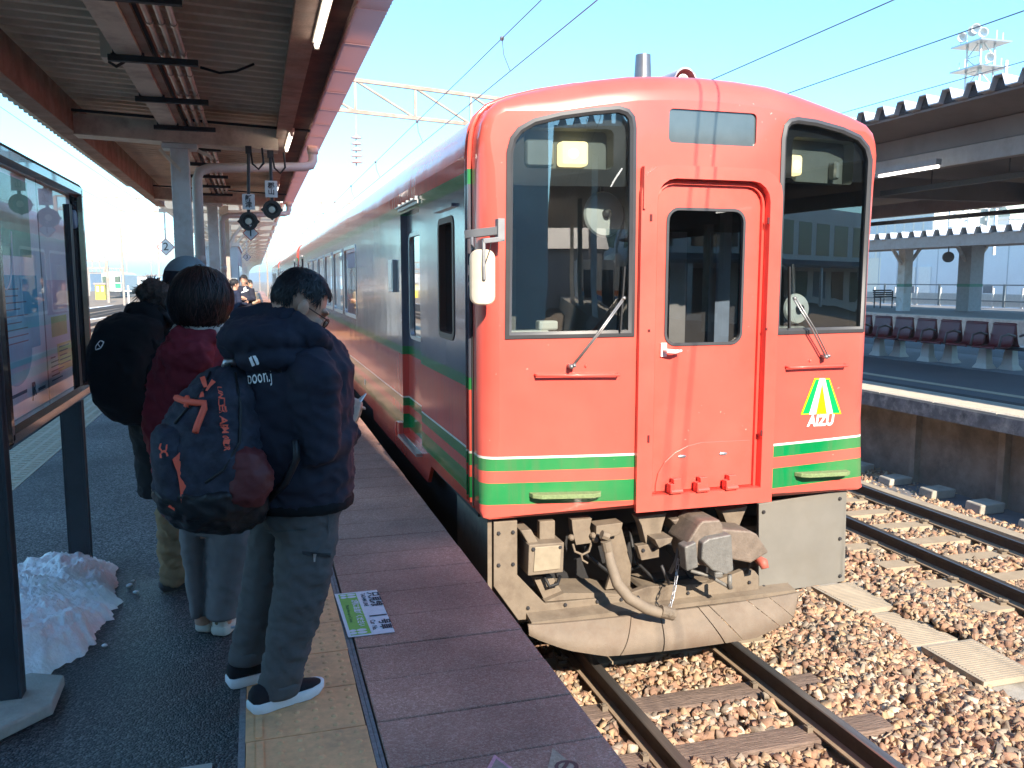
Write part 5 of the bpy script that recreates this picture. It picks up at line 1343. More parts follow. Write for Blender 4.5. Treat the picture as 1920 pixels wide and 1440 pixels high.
for px, w in ((1693, 16), (1815, 26), (1905 + 60, 16)):
    c = onZ(px, 583, 0); hw = w / 2 * c.length / F_PX
    b = MB(); b.box(c.x - hw, c.x + hw, c.y - hw, c.y + hw, 0, z3b + .34)
    obj('post', b, m_post if w < 20 else mat('grey_post', (.36, .37, .38), .6), c3n)
    for s in (-1, 1):
        b = MB(); b.bar((c.x + s * .1, c.y, z3b - .8), (c.x + s * .95, c.y, z3b + .3), .13); obj('brace', b, m_post, c3n)
    b = MB(); b.box(c.x - hw - .012, c.x + hw + .012, c.y - hw - .012, c.y + hw + .012, 1.25, 1.4); obj('green_band', b, mat('green_band', (.1, .3, .22), .6), c3n)
q1 = onX(1780, 456, 29.6); lamp2((29.6, q1.y, q1.z - .1), (29.6, q1.y + 2.2, q1.z - .1), 'small lit tube lamp under the farthest right canopy')
c = onY(1778, 482, 36); cl = thing('platform_clock', 'round clock hanging under the farthest right canopy', 'clock', c)
b = MB(); b.lathe(c, (-.4, -1, 0), [(-.1, .2), (-.08, .27), (.08, .27), (.09, .24), (.085, 0)], 20); obj('case', b, m_rubber, cl, auto=40); b = MB(); b.tube([c + Vector((0, 0, .25)), c + Vector((0, 0, 1.0))], .03, 6); obj('hanger', b, m_dark, cl)
c = onZ(1655, 578, 0); bb = thing('black_bench', 'small black metal bench on the farthest right platform', 'bench', c)
for k in range(4):
    b = MB(); b.box(c.x - .2, c.x + 1.1, c.y + .15 * k, c.y + .15 * k + .1, .45, .48); obj('seat_slat', b, m_black, bb)
    b = MB(); b.box(c.x - .2, c.x + 1.1, c.y + .55 + .03 * k, c.y + .57 + .03 * k, .6 + .12 * k, .69 + .12 * k); obj('back_slat', b, m_black, bb)
for sx_ in (-.18, 1.05):
    b = MB(); b.box(c.x + sx_, c.x + sx_ + .05, c.y, c.y + .05, 0, .62); b.box(c.x + sx_, c.x + sx_ + .05, c.y + .5, c.y + .55, 0, 1.0); b.box(c.x + sx_, c.x + sx_ + .05, c.y, c.y + .55, .58, .63); obj('leg', b, m_black, bb)
fn = thing('railing_fence', 'thin grey railing with pale mesh behind the farthest right platform', 'fence', (42, 50, 0))
m_fp = mat('fence_grey', (.18, .21, .22), .5); m_fpale = mat('pale_fence_panel', (.66, .67, .64), .7, var=.08)
for z in (.35, 1.3):
    b = MB(); b.bar((42, 25, z), (42, 110, z), .07); obj('fence_rail', b, m_fp, fn)
for k in range(34):
    b = MB(); b.box(41.95, 42.05, 25 + 2.5 * k, 25.1 + 2.5 * k, 0, 1.35); obj('fence_post', b, m_fp, fn)
for k in range(40):
    b = MB(); b.box(43.0, 43.08, 25 + 2.1 * k, 25.12 + 2.1 * k, -.2, 1.1); obj('mesh_post', b, m_white, fn)
b = MB(); b.box(43.02, 43.05, 25, 110, .0, .75); obj('fence_panel', b, m_fpale, fn)
for px in (1708, 1853):
    c = onX(px, 543, 41.9); b = MB(); b.box(41.85, 41.9, c.y - .35, c.y + .35, c.z - .22, c.z + .22); obj('notice_plate', b, mat('notice_grey', (.25, .27, .30), .5), fn)

# ---- buildings on the right
m_bw = mat('white_cladding', (.66, .70, .74), .6, var=.04, vs=.6); m_wb = mat('bluish_window_wall', (.50, .56, .60), .4, var=.08)
wb = thing('white_warehouse', 'long pale blue-white clad building behind the right-hand fence', 'building', (58, 70, 0))
zw = onX(1780, 470, 56).z; yl_ = onX(1652, 480, 56).y
b = MB(); b.box(56, 80, 20, yl_, -1.3, zw + .6); obj('wall', b, m_bw, wb)
for k in range(26): b = MB(); b.box(55.96, 55.995, 22 + 2.4 * k, 22.06 + 2.4 * k, -.8, zw + .5); obj('cladding_joint', b, mat('joint_grey', (.45, .49, .53), .6), wb)
b = MB(); b.box(55.8, 80.2, 19.8, yl_ + .2, zw + .6, zw + .9); obj('roof_edge', b, m_c2b, wb)
for (px, w, y0, y1, nm, mm) in ((1700, 34, 500, 572, 'door', m_white), (1733, 26, 500, 566, 'door', m_white)):
    a_, c_ = onX(px - w / 2, y1, 55.95), onX(px + w / 2, y0, 55.95)
    b = MB(); b.box(55.90, 55.99, min(a_.y, c_.y), max(a_.y, c_.y), min(a_.z, c_.z), max(a_.z, c_.z)); obj(nm, b, mm, wb)
def bld(name, px0, px1, py0, X, depth, m, label, win=None, group=None):
    a_, c_ = onX(px0, py0, X), onX(px1, py0, X); z = onX((px0 + px1) / 2, py0, X).z
    t = thing(name, label, 'building', (X, (a_.y + c_.y) / 2, -1.3), group)
    b = MB(); b.box(X, X + depth, min(a_.y, c_.y), max(a_.y, c_.y), -1.3, z); obj('wall', b, m, t)
    if win:
        n_, rows = win; y0, y1 = min(a_.y, c_.y), max(a_.y, c_.y)
        for r_ in range(rows):
            for k in range(n_):
                w = (y1 - y0) / n_; zt = z - 1.2 - 4.2 * r_
                b = MB(); b.box(X - .05, X + .02, y0 + w * (k + .1), y0 + w * (k + .9), zt - 2.6, zt); obj('window', b, m_wb, t)
    b = MB(); b.box(X - .3, X + depth + .3, min(a_.y, c_.y) - .3, max(a_.y, c_.y) + .3, z, z + .4); obj('roof', b, m_white, t)
    return t, a_, c_, z
bld('office_building', 1600, 1752, 398, 110, 40, mat('cream_wall', (.70, .68, .60), .7, var=.05), 'cream office building with a window band behind the right canopies', (9, 2))
t, a_, c_, z = bld('gabled_house', 1852, 1893, 412, 120, 22, m_bw, 'white gabled house above the far right canopy roof', None)
b = MB(); y0, y1 = min(a_.y, c_.y), max(a_.y, c_.y); b.prism([(119.8, y0 - .4, z + .4), (119.8, y1 + .4, z + .4), (119.8, (y0 + y1) / 2, z + 4)], (23, 0, 0)); obj('gable_roof', b, mat('pale_green_roof', (.42, .48, .40), .6), t)
def lattice(px, py0, py1, X, w, label, name, cat, wt=None):
    p_, q_ = onX(px, py1, X), onX(px, py0, X); y = p_.y; z0, z1 = p_.z, q_.z; wt = wt or w
    t = thing(name, label, cat, (X, y, z0)); n_ = 9
    mm = mat('lattice_white', (.74, .74, .74), .5)
    for sx_ in (-1, 1):
        for sy_ in (-1, 1):
            b = MB(); b.bar((X + sx_ * w, y + sy_ * w, z0), (X + sx_ * wt, y + sy_ * wt, z1), .16); obj('leg', b, mm, t)
    for i in range(n_):
        za, zb = z0 + (z1 - z0) * i / n_, z0 + (z1 - z0) * (i + 1) / n_
        wa, wb_ = w + (wt - w) * i / n_, w + (wt - w) * (i + 1) / n_
        b = MB()
        s = 1 if i % 2 else -1
        b.bar((X - wa, y - s * wa, za), (X - wb_, y + s * wb_, zb), .09); obj('brace', b, mm, t)
        b = MB(); b.bar((X - s * wa, y - wa, za), (X + s * wb_, y - wb_, zb), .09); obj('brace', b, mm, t)
        b = MB(); b.bar((X - wb_, y - wb_, zb), (X - wb_, y + wb_, zb), .08); obj('brace', b, mm, t)
    return t, Vector((X, y, z1)), mm
t, tp, mm = lattice(1824, 85, 330, 70, .85, 'white floodlight tower with two platforms above the right canopy', 'floodlight_tower', 'tower')
for dz_ in (-.2, -2.6):
    b = MB(); b.box(tp.x - 1.9, tp.x + 1.9, tp.y - 1.9, tp.y + 1.9, tp.z + dz_ - .1, tp.z + dz_ + .05); obj('deck', b, m_steel, t)
    for s in range(8):
        b = MB(); a0 = PI / 4 * s; b.tube([(tp.x + 1.85 * math.cos(a0), tp.y + 1.85 * math.sin(a0), tp.z + dz_), (tp.x + 1.85 * math.cos(a0), tp.y + 1.85 * math.sin(a0), tp.z + dz_ + .9)], .05, 5); obj('rail_post', b, mm, t)
for (dy, dz_, dx) in ((-.5, .9, -1.4), (-1.6, .5, -1.2), (-2.3, -2.0, -.9), (1.0, .7, -1.2), (-1.1, .95, -1.6)):
    b = MB(); b.lathe((tp.x + dx, tp.y + dy, tp.z + dz_), (-1, -.5, -.35), [(0, .1), (.1, .38), (.5, .5), (.52, .42), (.2, .1)], 14); obj('floodlight', b, m_white, t, auto=40)
lattice(1812, 372, 470, 90, 1.6, 'white lattice mast between the cream building and the gabled house', 'lattice_mast', 'mast')
c = onX(1882, 190, 40); b = MB(); b.tube([(40, c.y, 3), (40, c.y, onX(1882, 115, 40).z)], .1, 6); tag(obj('roof_pole', b, m_white, None), 'white pole standing up behind the right canopy edge', 'pole')
for k, (px, r_) in enumerate(((1858, 9), (1866, 9), (1874, 9), (1884, 7))):
    c = onX(px, 381, 24); b = MB(); b.lathe(c, (0, 1, .1), [(-.05, .04), (0, r_ * .02), (.04, r_ * .02), (.1, .05)], 14)
    tag(obj('insulator_disc', b, m_ins, None, auto=40), ORD[k] + ' ribbed grey insulator disc from the left under the outer right canopy edge', 'insulator', 'insulator discs by the right canopy')
b = MB(); c0, c1 = onX(1850, 384, 24), onX(1925, 376, 24); b.tube([c0 - (c1 - c0), c1], .03, 6); tag(obj('feeder_wire', b, m_wire, None), 'feeder wire carrying insulator discs at the right edge', 'wire')

# ---- yard on the left
m_yr = mat('yard_rail', (.12, .085, .065), .7)
for X_, ang in ((-5.2, 0.0), (-9.4, .0), (-13.8, -.02), (-19, -.05)):
    b = MB(); b.box(X_ - 1.0, X_ + 1.0, 2, 260, -1.305, -1.295)
    t = struct(obj('yard_track', b, m_ground))
    t.rotation_euler = (0, 0, ang)
    for s in (-.566, .566):
        b = MB(); b.box(X_ + s - .035, X_ + s + .035, 2, 260, -1.295, -1.10); obj('rail', b, m_yr, t)
m_snow = mat('snow', (.88, .90, .93), .6, var=.04, vs=20, bump=.5, bs=30, bd=.02)
for (x0, x1, y0, y1) in ((-7.6, -6.9, 14, 40), (-11.9, -11.2, 26, 75), (-16.6, -15.6, 30, 110), (-4.2, -3.7, 18, 34)):
    b = MB(); n_ = 26
    rg = []
    for i in range(n_ + 1):
        f = i / n_; w = .5 + .5 * math.sin(i * 1.9) * .5 + random.uniform(-.1, .1); e = min(1, 6 * f, 6 * (1 - f))
        c_ = (x0 + x1) / 2 + .2 * math.sin(i * .8); hw = (x1 - x0) / 2 * max(.05, w) * e + .02
        rg.append([(c_ + hw * q, y0 + (y1 - y0) * f, -1.30 + .09 * e * (1 - q * q)) for q in (-1, -.6, -.2, .2, .6, 1)])
    b.loft(rg, cap=False, closed=False); o = obj('snow_strip', b, m_snow, None, smooth=True); o['kind'] = 'stuff'
# parked white and green railcar
D = 150
c = onY(210, 545, D); gx = c.x
gc = thing('parked_railcar', 'white and green railcar parked far off in the left yard', 'train car', (gx, D, -1.1))
m_pw = mat('parked_white', (.75, .77, .74), .5); m_pg = mat('parked_green', (.02, .36, .14), .5)
b = MB(); b.box(gx - 1.4, gx + 1.4, D, D + 20, -.2, 2.4); b.loft([[(gx + 1.4 * math.cos(a), y, 2.4 + .55 * math.sin(a)) for a in [PI * k / 8 for k in range(9)]] for y in (D, D + 20)]); obj('body', b, m_pw, gc)
for s in (-1, 1):
    b = MB(); b.box(gx + s * .92 - .42, gx + s * .92 + .42, D - .05, D, .3, 1.05); obj('front_panel', b, m_pg, gc)
    b = MB(); b.box(gx + s * .92 - .42, gx + s * .92 + .42, D - .05, D, 1.2, 2.2); obj('front_window', b, m_sglass, gc)
b = MB(); b.box(gx - .38, gx + .38, D - .08, D, -.1, 2.1); obj('gangway_door', b, mat('parked_door', (.5, .56, .5), .5), gc)
b = MB(); b.box(gx - 1.2, gx + 1.2, D + .2, D + 19, -.95, -.2); obj('underframe', b, m_dark, gc)
def left_box(name, px0, px1, py0, Y, depth, m, label, cat='building', z0=-1.3):
    a_, c_ = onY(px0, py0, Y), onY(px1, py0, Y); t = thing(name, label, cat, ((a_.x + c_.x) / 2, Y, z0))
    b = MB(); b.box(a_.x, c_.x, Y, Y + depth, z0, a_.z); obj('wall', b, m, t)
    b = MB(); b.box(a_.x - .2, c_.x + .2, Y - .2, Y + depth + .2, a_.z, a_.z + .3); obj('roof', b, m_c2b, t)
    n_ = max(2, int((c_.x - a_.x) / 4))
    for k in range(n_):
        w = (c_.x - a_.x) / n_; b = MB(); b.box(a_.x + w * (k + .25), a_.x + w * (k + .75), Y - .06, Y, z0 + 1.2, max(z0 + 2, a_.z - .8)); obj('window', b, m_wb, t)
left_box('yard_building', 245, 275, 519, 260, 20, m_white, 'low white building beyond the parked green railcar')
left_box('blue_shed', 276, 345, 517, 280, 20, mat('blue_roof_wall', (.25, .45, .65), .6), 'long light blue shed far behind the capped person')
left_box('depot_building', 120, 168, 512, 240, 25, m_bw, 'pale depot building left of the parked railcar, behind the board')
left_box('yellow_cabin', 178, 196, 534, 140, 3, mat('yellow_wall', (.85, .62, .05), .6), 'small bright yellow cabin beside the parked green railcar')
def yard_gantry(px0, px1, py, Y, label):
    a_, c_ = onY(px0, py, Y), onY(px1, py, Y); t = thing('yard_gantry', label, 'gantry', (a_.x, Y, -1.3), 'lattice gantries in the left yard')
    n_ = 8
    for z in (a_.z, a_.z - .9):
        b = MB(); b.bar((a_.x, Y, z), (c_.x, Y, z), .16); obj('chord', b, m_gant, t)
    for k in range(n_ + 1):
        x = a_.x + (c_.x - a_.x) * k / n_
        b = MB(); b.bar((x, Y, a_.z - .9), (x, Y, a_.z), .12); obj('strut', b, m_gant, t)
    for x in (a_.x, (a_.x + c_.x) / 2, c_.x): b = MB(); b.bar((x, Y, -1.3), (x, Y, a_.z), .3); obj('mast', b, m_gant, t)
yard_gantry(165, 226, 503, 175, 'lattice gantry standing behind the parked green railcar')
yard_gantry(90, 200, 488, 120, 'nearer lattice gantry at the left edge of the yard')
for px, pt_, Y, lb_ in ((236, 470, 160, 'thin pole right of the parked railcar'), (283, 490, 190, 'thin pole above the white yard building'), (196, 478, 210, 'thin pole behind the parked railcar'), (240, 535, 90, 'short white marker post in the yard'), (500, 470, 90, 'thin mast beyond the platform end'), (486, 500, 140, 'short mast near the vanishing point')):
    q = onY(px, pt_, Y); b = MB(); b.tube([(q.x, Y, -1.3), (q.x, Y, q.z)], .09, 6); b.box(q.x - .3, q.x + .3, Y - .05, Y + .05, q.z - .6, q.z - .5); tag(obj('yard_pole', b, m_white if pt_ > 530 else m_gant, None), lb_, 'pole')
# far ridge
b = MB(); n_ = 90; rows = []
for r_, (Yr, hs) in enumerate(((2400, 0), (2500, 1), (2900, .6))):
    row = []
    for i in range(n_ + 1):
        x = -2600 + 4400 * i / n_
        h = 20 + 7 * math.sin(i * .22 + 1) + 4 * math.sin(i * .61) + 4 * noise.noise((i * .37, r_, 0))
        row.append((x, Yr, -1.3 + max(4, h) * hs))
    rows.append(row)
b.loft(rows, cap=False, closed=False); struct(obj('hills', b, mat('wooded_hill', (.10, .13, .11), .95, var=.2, vs=.02), smooth=True))
# ================================================================== people, bags, notice board, snow, stickers
from mathutils.bvhtree import BVHTree
RV, FV = Vector((_cw, -_sw, 0)), Vector((_sw, _cw, 0))          # camera-right and camera-forward on the ground plane
UP = Vector((0, 0, 1))
def depth_of(p): return (Vector(p) - Vector((0, 0, EYE))).dot(Vector((_sw * _cp, _cw * _cp, -_sp)))
def mpp(p): return depth_of(p) / F_PX                             # metres per photo pixel at a point
def sec(x, y, Y, hw, th, rot=0.0, sq=2.0, n=20):
    """horizontal cross-section: photo centre, distance, half width in photo pixels, half depth in metres"""
    c = onY(x, y, Y); w = hw * mpp(c)
    a, f = RV * math.cos(rot) + FV * math.sin(rot), FV * math.cos(rot) - RV * math.sin(rot)
    out = []
    for k in range(n):
        t = 2 * PI * k / n; cs, sn = math.cos(t), math.sin(t)
        out.append(c + a * w * math.copysign(abs(cs) ** (2 / sq), cs) + f * th * math.copysign(abs(sn) ** (2 / sq), sn))
    return out
def bake(o):
    dg = bpy.context.evaluated_depsgraph_get(); dg.update()
    me = bpy.data.meshes.new_from_object(o.evaluated_get(dg)); o.modifiers.clear(); o.data = me
    me.polygons.foreach_set('use_smooth', [True] * len(me.polygons))
    return o
_tex = {}
def cloth(name, mb, m, parent, vox=.014, smooth=6, disp=.012, dsz=.12, loc=None):
    """lofted pieces merged into one continuous surface, relaxed and lightly creased"""
    o = obj(name, mb, m, parent, fixn=True, loc=loc)
    r = o.modifiers.new('remesh', 'REMESH'); r.mode = 'VOXEL'; r.voxel_size = vox; r.use_smooth_shade = True
    s = o.modifiers.new('smooth', 'SMOOTH'); s.iterations = smooth; s.factor = .5
    bake(o)
    if disp:
        off = wpos(o); rnd = random.uniform(0, 50)
        no = [v.normal.copy() for v in o.data.vertices]
        for v, nn in zip(o.data.vertices, no):
            p = (v.co + off)
            q = Vector((p.x / dsz, p.y / dsz, p.z / (dsz * .62) + .6 * p.x / dsz)) + Vector((rnd, rnd, 0))
            e = noise.noise(q); f = 1 - abs(noise.noise(q * 1.9 + Vector((9, 3, 1)))) * 2
            v.co += nn * disp * (.6 * e + .55 * math.copysign(abs(f) ** 1.6, f))
        o.data.update()
    return o
def bvh(o):
    off = wpos(o)
    return BVHTree.FromPolygons([v.co + off for v in o.data.vertices], [tuple(p.vertices) for p in o.data.polygons])
def hit(t, x, y, lift=.004):
    d = ray(x, y).normalized(); h = t.ray_cast(Vector((0, 0, EYE)), d)
    if h[0] is None: return None
    nn = h[1] if h[1].dot(d) < 0 else -h[1]
    return h[0] + nn * lift
def patch(name, quads, tree, m, parent, lift=.005, div=6):
    """print or tape lying on a surface: quads given by their corners on the photo"""
    b = MB()
    for q in quads:
        pts = {}
        for i in range(div + 1):
            for j in range(3):
                u, v = i / div, j / 2
                ax = [q[0][k] + (q[1][k] - q[0][k]) * u for k in (0, 1)]; bx = [q[3][k] + (q[2][k] - q[3][k]) * u for k in (0, 1)]
                p = hit(tree, ax[0] + (bx[0] - ax[0]) * v, ax[1] + (bx[1] - ax[1]) * v, lift)
                pts[i, j] = p
        for i in range(div):
            for j in range(2):
                c = [pts[i, j], pts[i + 1, j], pts[i + 1, j + 1], pts[i, j + 1]]
                if all(x is not None for x in c): b.quad(*c)
    return obj(name, b, m, parent) if b.v else None
def print_text(txt, px0, px1, size, tree, m, parent, bold=.01, lift=.005, shear=0.0):
    """lettering wrapped on a surface; baseline runs from px0 to px1 on the photo"""
    me = text_mesh(txt, 1.0, 0.0, bold, shear=shear)
    xs = [v.co.x for v in me.vertices]; w = max(xs) - min(xs)
    d = Vector((px1[0] - px0[0], px1[1] - px0[1])); L = d.length; d /= L; nn = Vector((d.y, -d.x))
    c = Vector(((px0[0] + px1[0]) / 2, (px0[1] + px1[1]) / 2)); mid = (max(xs) + min(xs)) / 2
    sc = L / w
    bad = set()
    for v in me.vertices:
        q = c + d * (v.co.x - mid) * sc + nn * v.co.y * size
        p = hit(tree, q.x, q.y, lift)
        if p is None: bad.add(v.index); p = Vector((0, 0, -50))
        v.co = p - wpos(parent)
    if bad:
        bm = bmesh.new(); bm.from_mesh(me); bm.verts.ensure_lookup_table()
        bmesh.ops.delete(bm, geom=[bm.verts[i] for i in bad], context='VERTS'); bm.to_mesh(me); bm.free()
    me.materials.clear(); me.materials.append(m); me.name = 'lettering'
    o = bpy.data.objects.new('lettering', me); COL.objects.link(o); o.parent = parent
    return o
def frame(fwd, pitch=0.0):
    """head frame: forward, left, up; pitch > 0 looks down"""
    f = Vector(fwd).normalized(); l = UP.cross(f).normalized()
    f2 = f * math.cos(pitch) - UP * math.sin(pitch); u = f2.cross(l).normalized()
    return Matrix((f2, l, u)).transposed()
def head_pieces(mb, c, M, s=1.0):
    c = Vector(c)
    def add(cx, cy, cz, rx, ry, rz, n=16, m=12): mb.ell(c + M @ Vector((cx, cy, cz)) * s, rx * s, ry * s, rz * s, n, m, M)
    add(-.012, 0, .025, .098, .077, .098)           # skull
    add(.022, 0, -.045, .072, .064, .075)           # face
    add(.045, 0, -.085, .045, .045, .035)           # jaw
    add(.083, 0, -.105, .018, .022, .016)           # chin
    add(.092, 0, -.015, .018, .013, .028)           # nose
    add(.105, 0, -.030, .014, .014, .012)
    add(.086, 0, .022, .018, .055, .012)            # brow
    add(.078, .035, -.030, .02, .022, .022); add(.078, -.035, -.030, .02, .022, .022)   # cheeks
    add(.090, 0, -.068, .014, .026, .008)           # lips
    for sy in (-1, 1):
        add(-.006, sy * .086, -.018, .022, .009, .033, 10, 8); add(-.017, sy * .092, -.008, .014, .009, .027, 10, 8); add(.0, sy * .088, -.046, .012, .008, .012, 8, 6)
    return mb
def scalp_strands(mb, c, M, rx, ry, rz, region, n, length, width, seg=4, lift=1.0, jit=.25, down=None):
    """thin strips combed over an ellipsoid from the crown downwards"""
    c = Vector(c); k = 0; tries = 0
    while k < n and tries < n * 30:
        tries += 1
        z = random.uniform(-.95, .99); a = random.uniform(-PI, PI); r = math.sqrt(1 - z * z)
        p = Vector((r * math.cos(a), r * math.sin(a), z))
        if not region(p): continue
        k += 1; pts = []; L = length * random.uniform(.7, 1.25); q = p.copy(); lf = lift + random.uniform(0, .035) + .045 * noise.noise(p * 2.6 + Vector((3, 1, 7))) + (random.uniform(0, .06) if random.random() < .12 else 0)
        dirr = Vector((random.gauss(0, jit), random.gauss(0, jit), -1))
        for i in range(seg + 1):
            pts.append(q.copy() * (lf + .01 * i / seg))
            t = dirr - q * dirr.dot(q)
            if t.length < .05: t = Vector((random.gauss(0, 1), random.gauss(0, 1), 0)); t -= q * t.dot(q)
            q = (q + t.normalized() * L / seg / ((rx + ry + rz) / 3)).normalized()
        w = [M @ Vector((v.x * rx, v.y * ry, v.z * rz)) + c for v in pts]
        rows = []
        for i, v in enumerate(w):
            d = (w[min(i + 1, seg)] - w[max(i - 1, 0)]).normalized(); nn = (v - c).normalized(); sd = d.cross(nn).normalized()
            ww = width * (1 - .8 * (i / seg) ** 2) * .5
            rows.append((v - sd * ww, v + nn * width * .25, v + sd * ww))
        o = len(mb.v); mb.v += [tuple(x) for r_ in rows for x in r_]
        for i in range(seg):
            for j in range(2): mb.f.append((o + i * 3 + j, o + i * 3 + j + 1, o + i * 3 + 4 + j, o + i * 3 + 3 + j)); mb.m.append(mb.k)
    return mb
def hand(mb, wrist, d, palm_n, s=1.0, curl=.9, side=1):
    """palm with four bent fingers and a thumb; d: along the hand, palm_n: the way the palm faces"""
    w, d, pn = Vector(wrist), Vector(d).normalized(), Vector(palm_n); pn = (pn - d * pn.dot(d)).normalized(); t = d.cross(pn) * side
    mb.loft([[w + d * a * s + (t * cw_ * math.cos(q) + pn * th * math.sin(q)) * s for q in [2 * PI * k / 10 for k in range(10)]] for a, cw_, th in ((-.02, .026, .020), (.02, .034, .018), (.06, .042, .016), (.092, .040, .012))])
    for i, L in enumerate((.070, .080, .075, .058)):
        p = w + (d * .085 + t * (.030 - .020 * i)) * s; pts = [p - d * .02 * s, p]; dd = d.copy(); ang = 0
        for j, f in enumerate((.45, .32, .23)):
            ang += curl * (.5 + .2 * i * .3); dd = d * math.cos(ang) + pn * math.sin(ang); p = p + dd * L * f * s; pts.append(p)
        mb.tube(pts, [.010 * s, .010 * s, .009 * s, .0085 * s, .007 * s], 8)
    p = w + (d * .02 + t * .03) * s
    mb.tube([p, p + (t * .03 + d * .025 + pn * .015) * s, p + (t * .035 + d * .055 + pn * .03) * s, p + (t * .02 + d * .08 + pn * .04) * s], [.013 * s, .012 * s, .010 * s, .008 * s], 8)
def shoe(person, heel, toe, m_up, m_sole, hgt=.095, wid=.05):
    h, t = Vector(heel), Vector(toe); h.z = t.z = 0; L = (t - h).length; d = (t - h).normalized(); s = Vector((-d.y, d.x, 0))
    out = [(0, .55), (.04, .80), (.15, .92), (.35, .85), (.55, .92), (.75, 1.0), (.90, .80), (.97, .5), (1.0, .18)]
    def loop(z, k, dx=0): return [h + d * (f * L * k + L * (1 - k) / 2 + dx) + s * (w * wid * k) + UP * z for f, w in out] + [h + d * (f * L * k + L * (1 - k) / 2 + dx) - s * (w * wid * k) + UP * z for f, w in reversed(out)]
    lift = lambda lp, a: [p + UP * a * max(0, ((p - h).dot(d) / L - .75) / .25) ** 2 for p in lp]
    b = MB(); b.loft([lift(loop(.002, .94), .02), lift(loop(.012, 1.0), .015), lift(loop(.036, 1.0), .01), lift(loop(.042, .97), .008)]); so = obj('shoe_sole', b, m_sole, person, auto=45)
    rings = []
    for f, w, z0, z1 in ((.02, .5, .035, .085), (.08, .78, .035, hgt), (.25, .82, .035, hgt), (.42, .80, .035, hgt * .93), (.6, .84, .035, hgt * .75), (.78, .88, .035, hgt * .62), (.92, .62, .037, hgt * .52), (.985, .22, .038, hgt * .44)):
        c = h + d * f * L; rings.append([c + s * wid * w * math.cos(a) + UP * (z0 + (z1 - z0) * max(0, math.sin(a)) ** .7) for a in [PI * k / 10 for k in range(11)]])
    b = MB(); b.loft(rings, closed=False, cap=False); b.f.append(tuple(range(11))); b.m.append(0)
    obj('shoe', b, m_up, person, smooth=True, fixn=True)
    return so

m_skin = mat('skin', (.52, .30, .21), .5, var=.06, vs=20)
m_hair = islands('black_hair', [(.012, .012, .015), (.020, .020, .024), (.030, .030, .036), (.016, .015, .018), (.045, .044, .05), (.010, .010, .012)], .42, 0)
m_hair2 = islands('dark_brown_hair', [(.022, .011, .011), (.040, .018, .018), (.016, .009, .010), (.065, .030, .028), (.030, .015, .015), (.012, .007, .008)], .40, 0)
def fabric(name, col, rough=.85, bs=700, var=.12, bump=.25): return mat(name, col, rough, var=var, vs=9, bump=bump, bs=bs, bd=.0015, spec=.25)

# ------------------------------------------------ man with the phone
f_navy = fabric('navy_jacket', (.021, .023, .039), .75); f_char = fabric('charcoal_trousers', (.095, .090, .092), .9); f_blk = fabric('black_cloth', (.008, .008, .010), .9)
man = thing('person', 'man in a black hooded jacket and grey cuffed trousers, head bent over a phone', 'person', (.04, 3.32, 0), 'people queuing on the platform')
HD = frame(Vector((.975, .22, 0)), .55)
hc = onY(563, 573, 3.28)
b = MB(); head_pieces(b, hc, HD, 1.02)
b.tube([hc + HD @ Vector((-.03, 0, -.04)), hc + HD @ Vector((-.05, 0, -.10)), onY(528, 640, 3.32)], [.062, .062, .075], 14)
b.loft([sec(540, 660, 3.30, 40, .08), sec(548, 700, 3.30, 80, .14), sec(555, 860, 3.30, 72, .12), sec(562, 960, 3.3, 62, .12)])
sh1, el1, wr1 = onY(585, 690, 3.13), onY(600, 848, 3.10), onY(650, 800, 3.26)
sh2, el2, wr2 = onY(560, 690, 3.50), onY(610, 850, 3.52), onY(655, 795, 3.42)
for a_, e_, w_ in ((sh1, el1, wr1), (sh2, el2, wr2)): b.tube([a_, e_, w_], [.05, .042, .03], 10)
for L_ in ([(572, 950, 3.24), (570, 1110, 3.22), (535, 1240, 3.22), (520, 1310, 3.22)], [(525, 950, 3.40), (495, 1110, 3.43), (470, 1220, 3.43), (462, 1270, 3.43)]): b.tube([onY(*q) for q in L_], [.075, .055, .042, .038], 10)
hd_ = (onY(660, 758, 3.30) - wr1).normalized()
hand(b, wr1, hd_, Vector((.3, .8, .2)), .95, .7, 1); hand(b, wr2, (onY(665, 760, 3.36) - wr2).normalized(), Vector((.2, -.9, .1)), .95, .7, -1)
body = cloth('body', b, m_skin, man, vox=.0065, smooth=3, disp=0)
# hair
b = MB(); reg = lambda p: (p.z > .52 if p.x > .45 else (p.z > .05 - .1 * (p.x < -.1) if p.x > -.15 else p.z > -.50)) and not (abs(p.y) > .62 and -.42 < p.x and p.z < .16 - .5 * (p.x > .1) * (p.x - .1))
cH = hc + HD @ Vector((-.012, 0, .028))
bb_ = MB(); bb_.ell((0, 0, 0), 1, 1, 1, 40, 30)
keep = [f for f in bb_.f if reg(Vector([sum(bb_.v[i][k] for i in f) / len(f) for k in range(3)]))]
b.add([cH + HD @ Vector((v[0] * .107, v[1] * .084, v[2] * .106)) for v in bb_.v], keep)
scalp_strands(b, cH, HD, .106, .084, .105, reg, 2800, .024, .0042, 3, 1.01, .55)
obj('hair', b, m_hair, man, smooth=True, fixn=False)
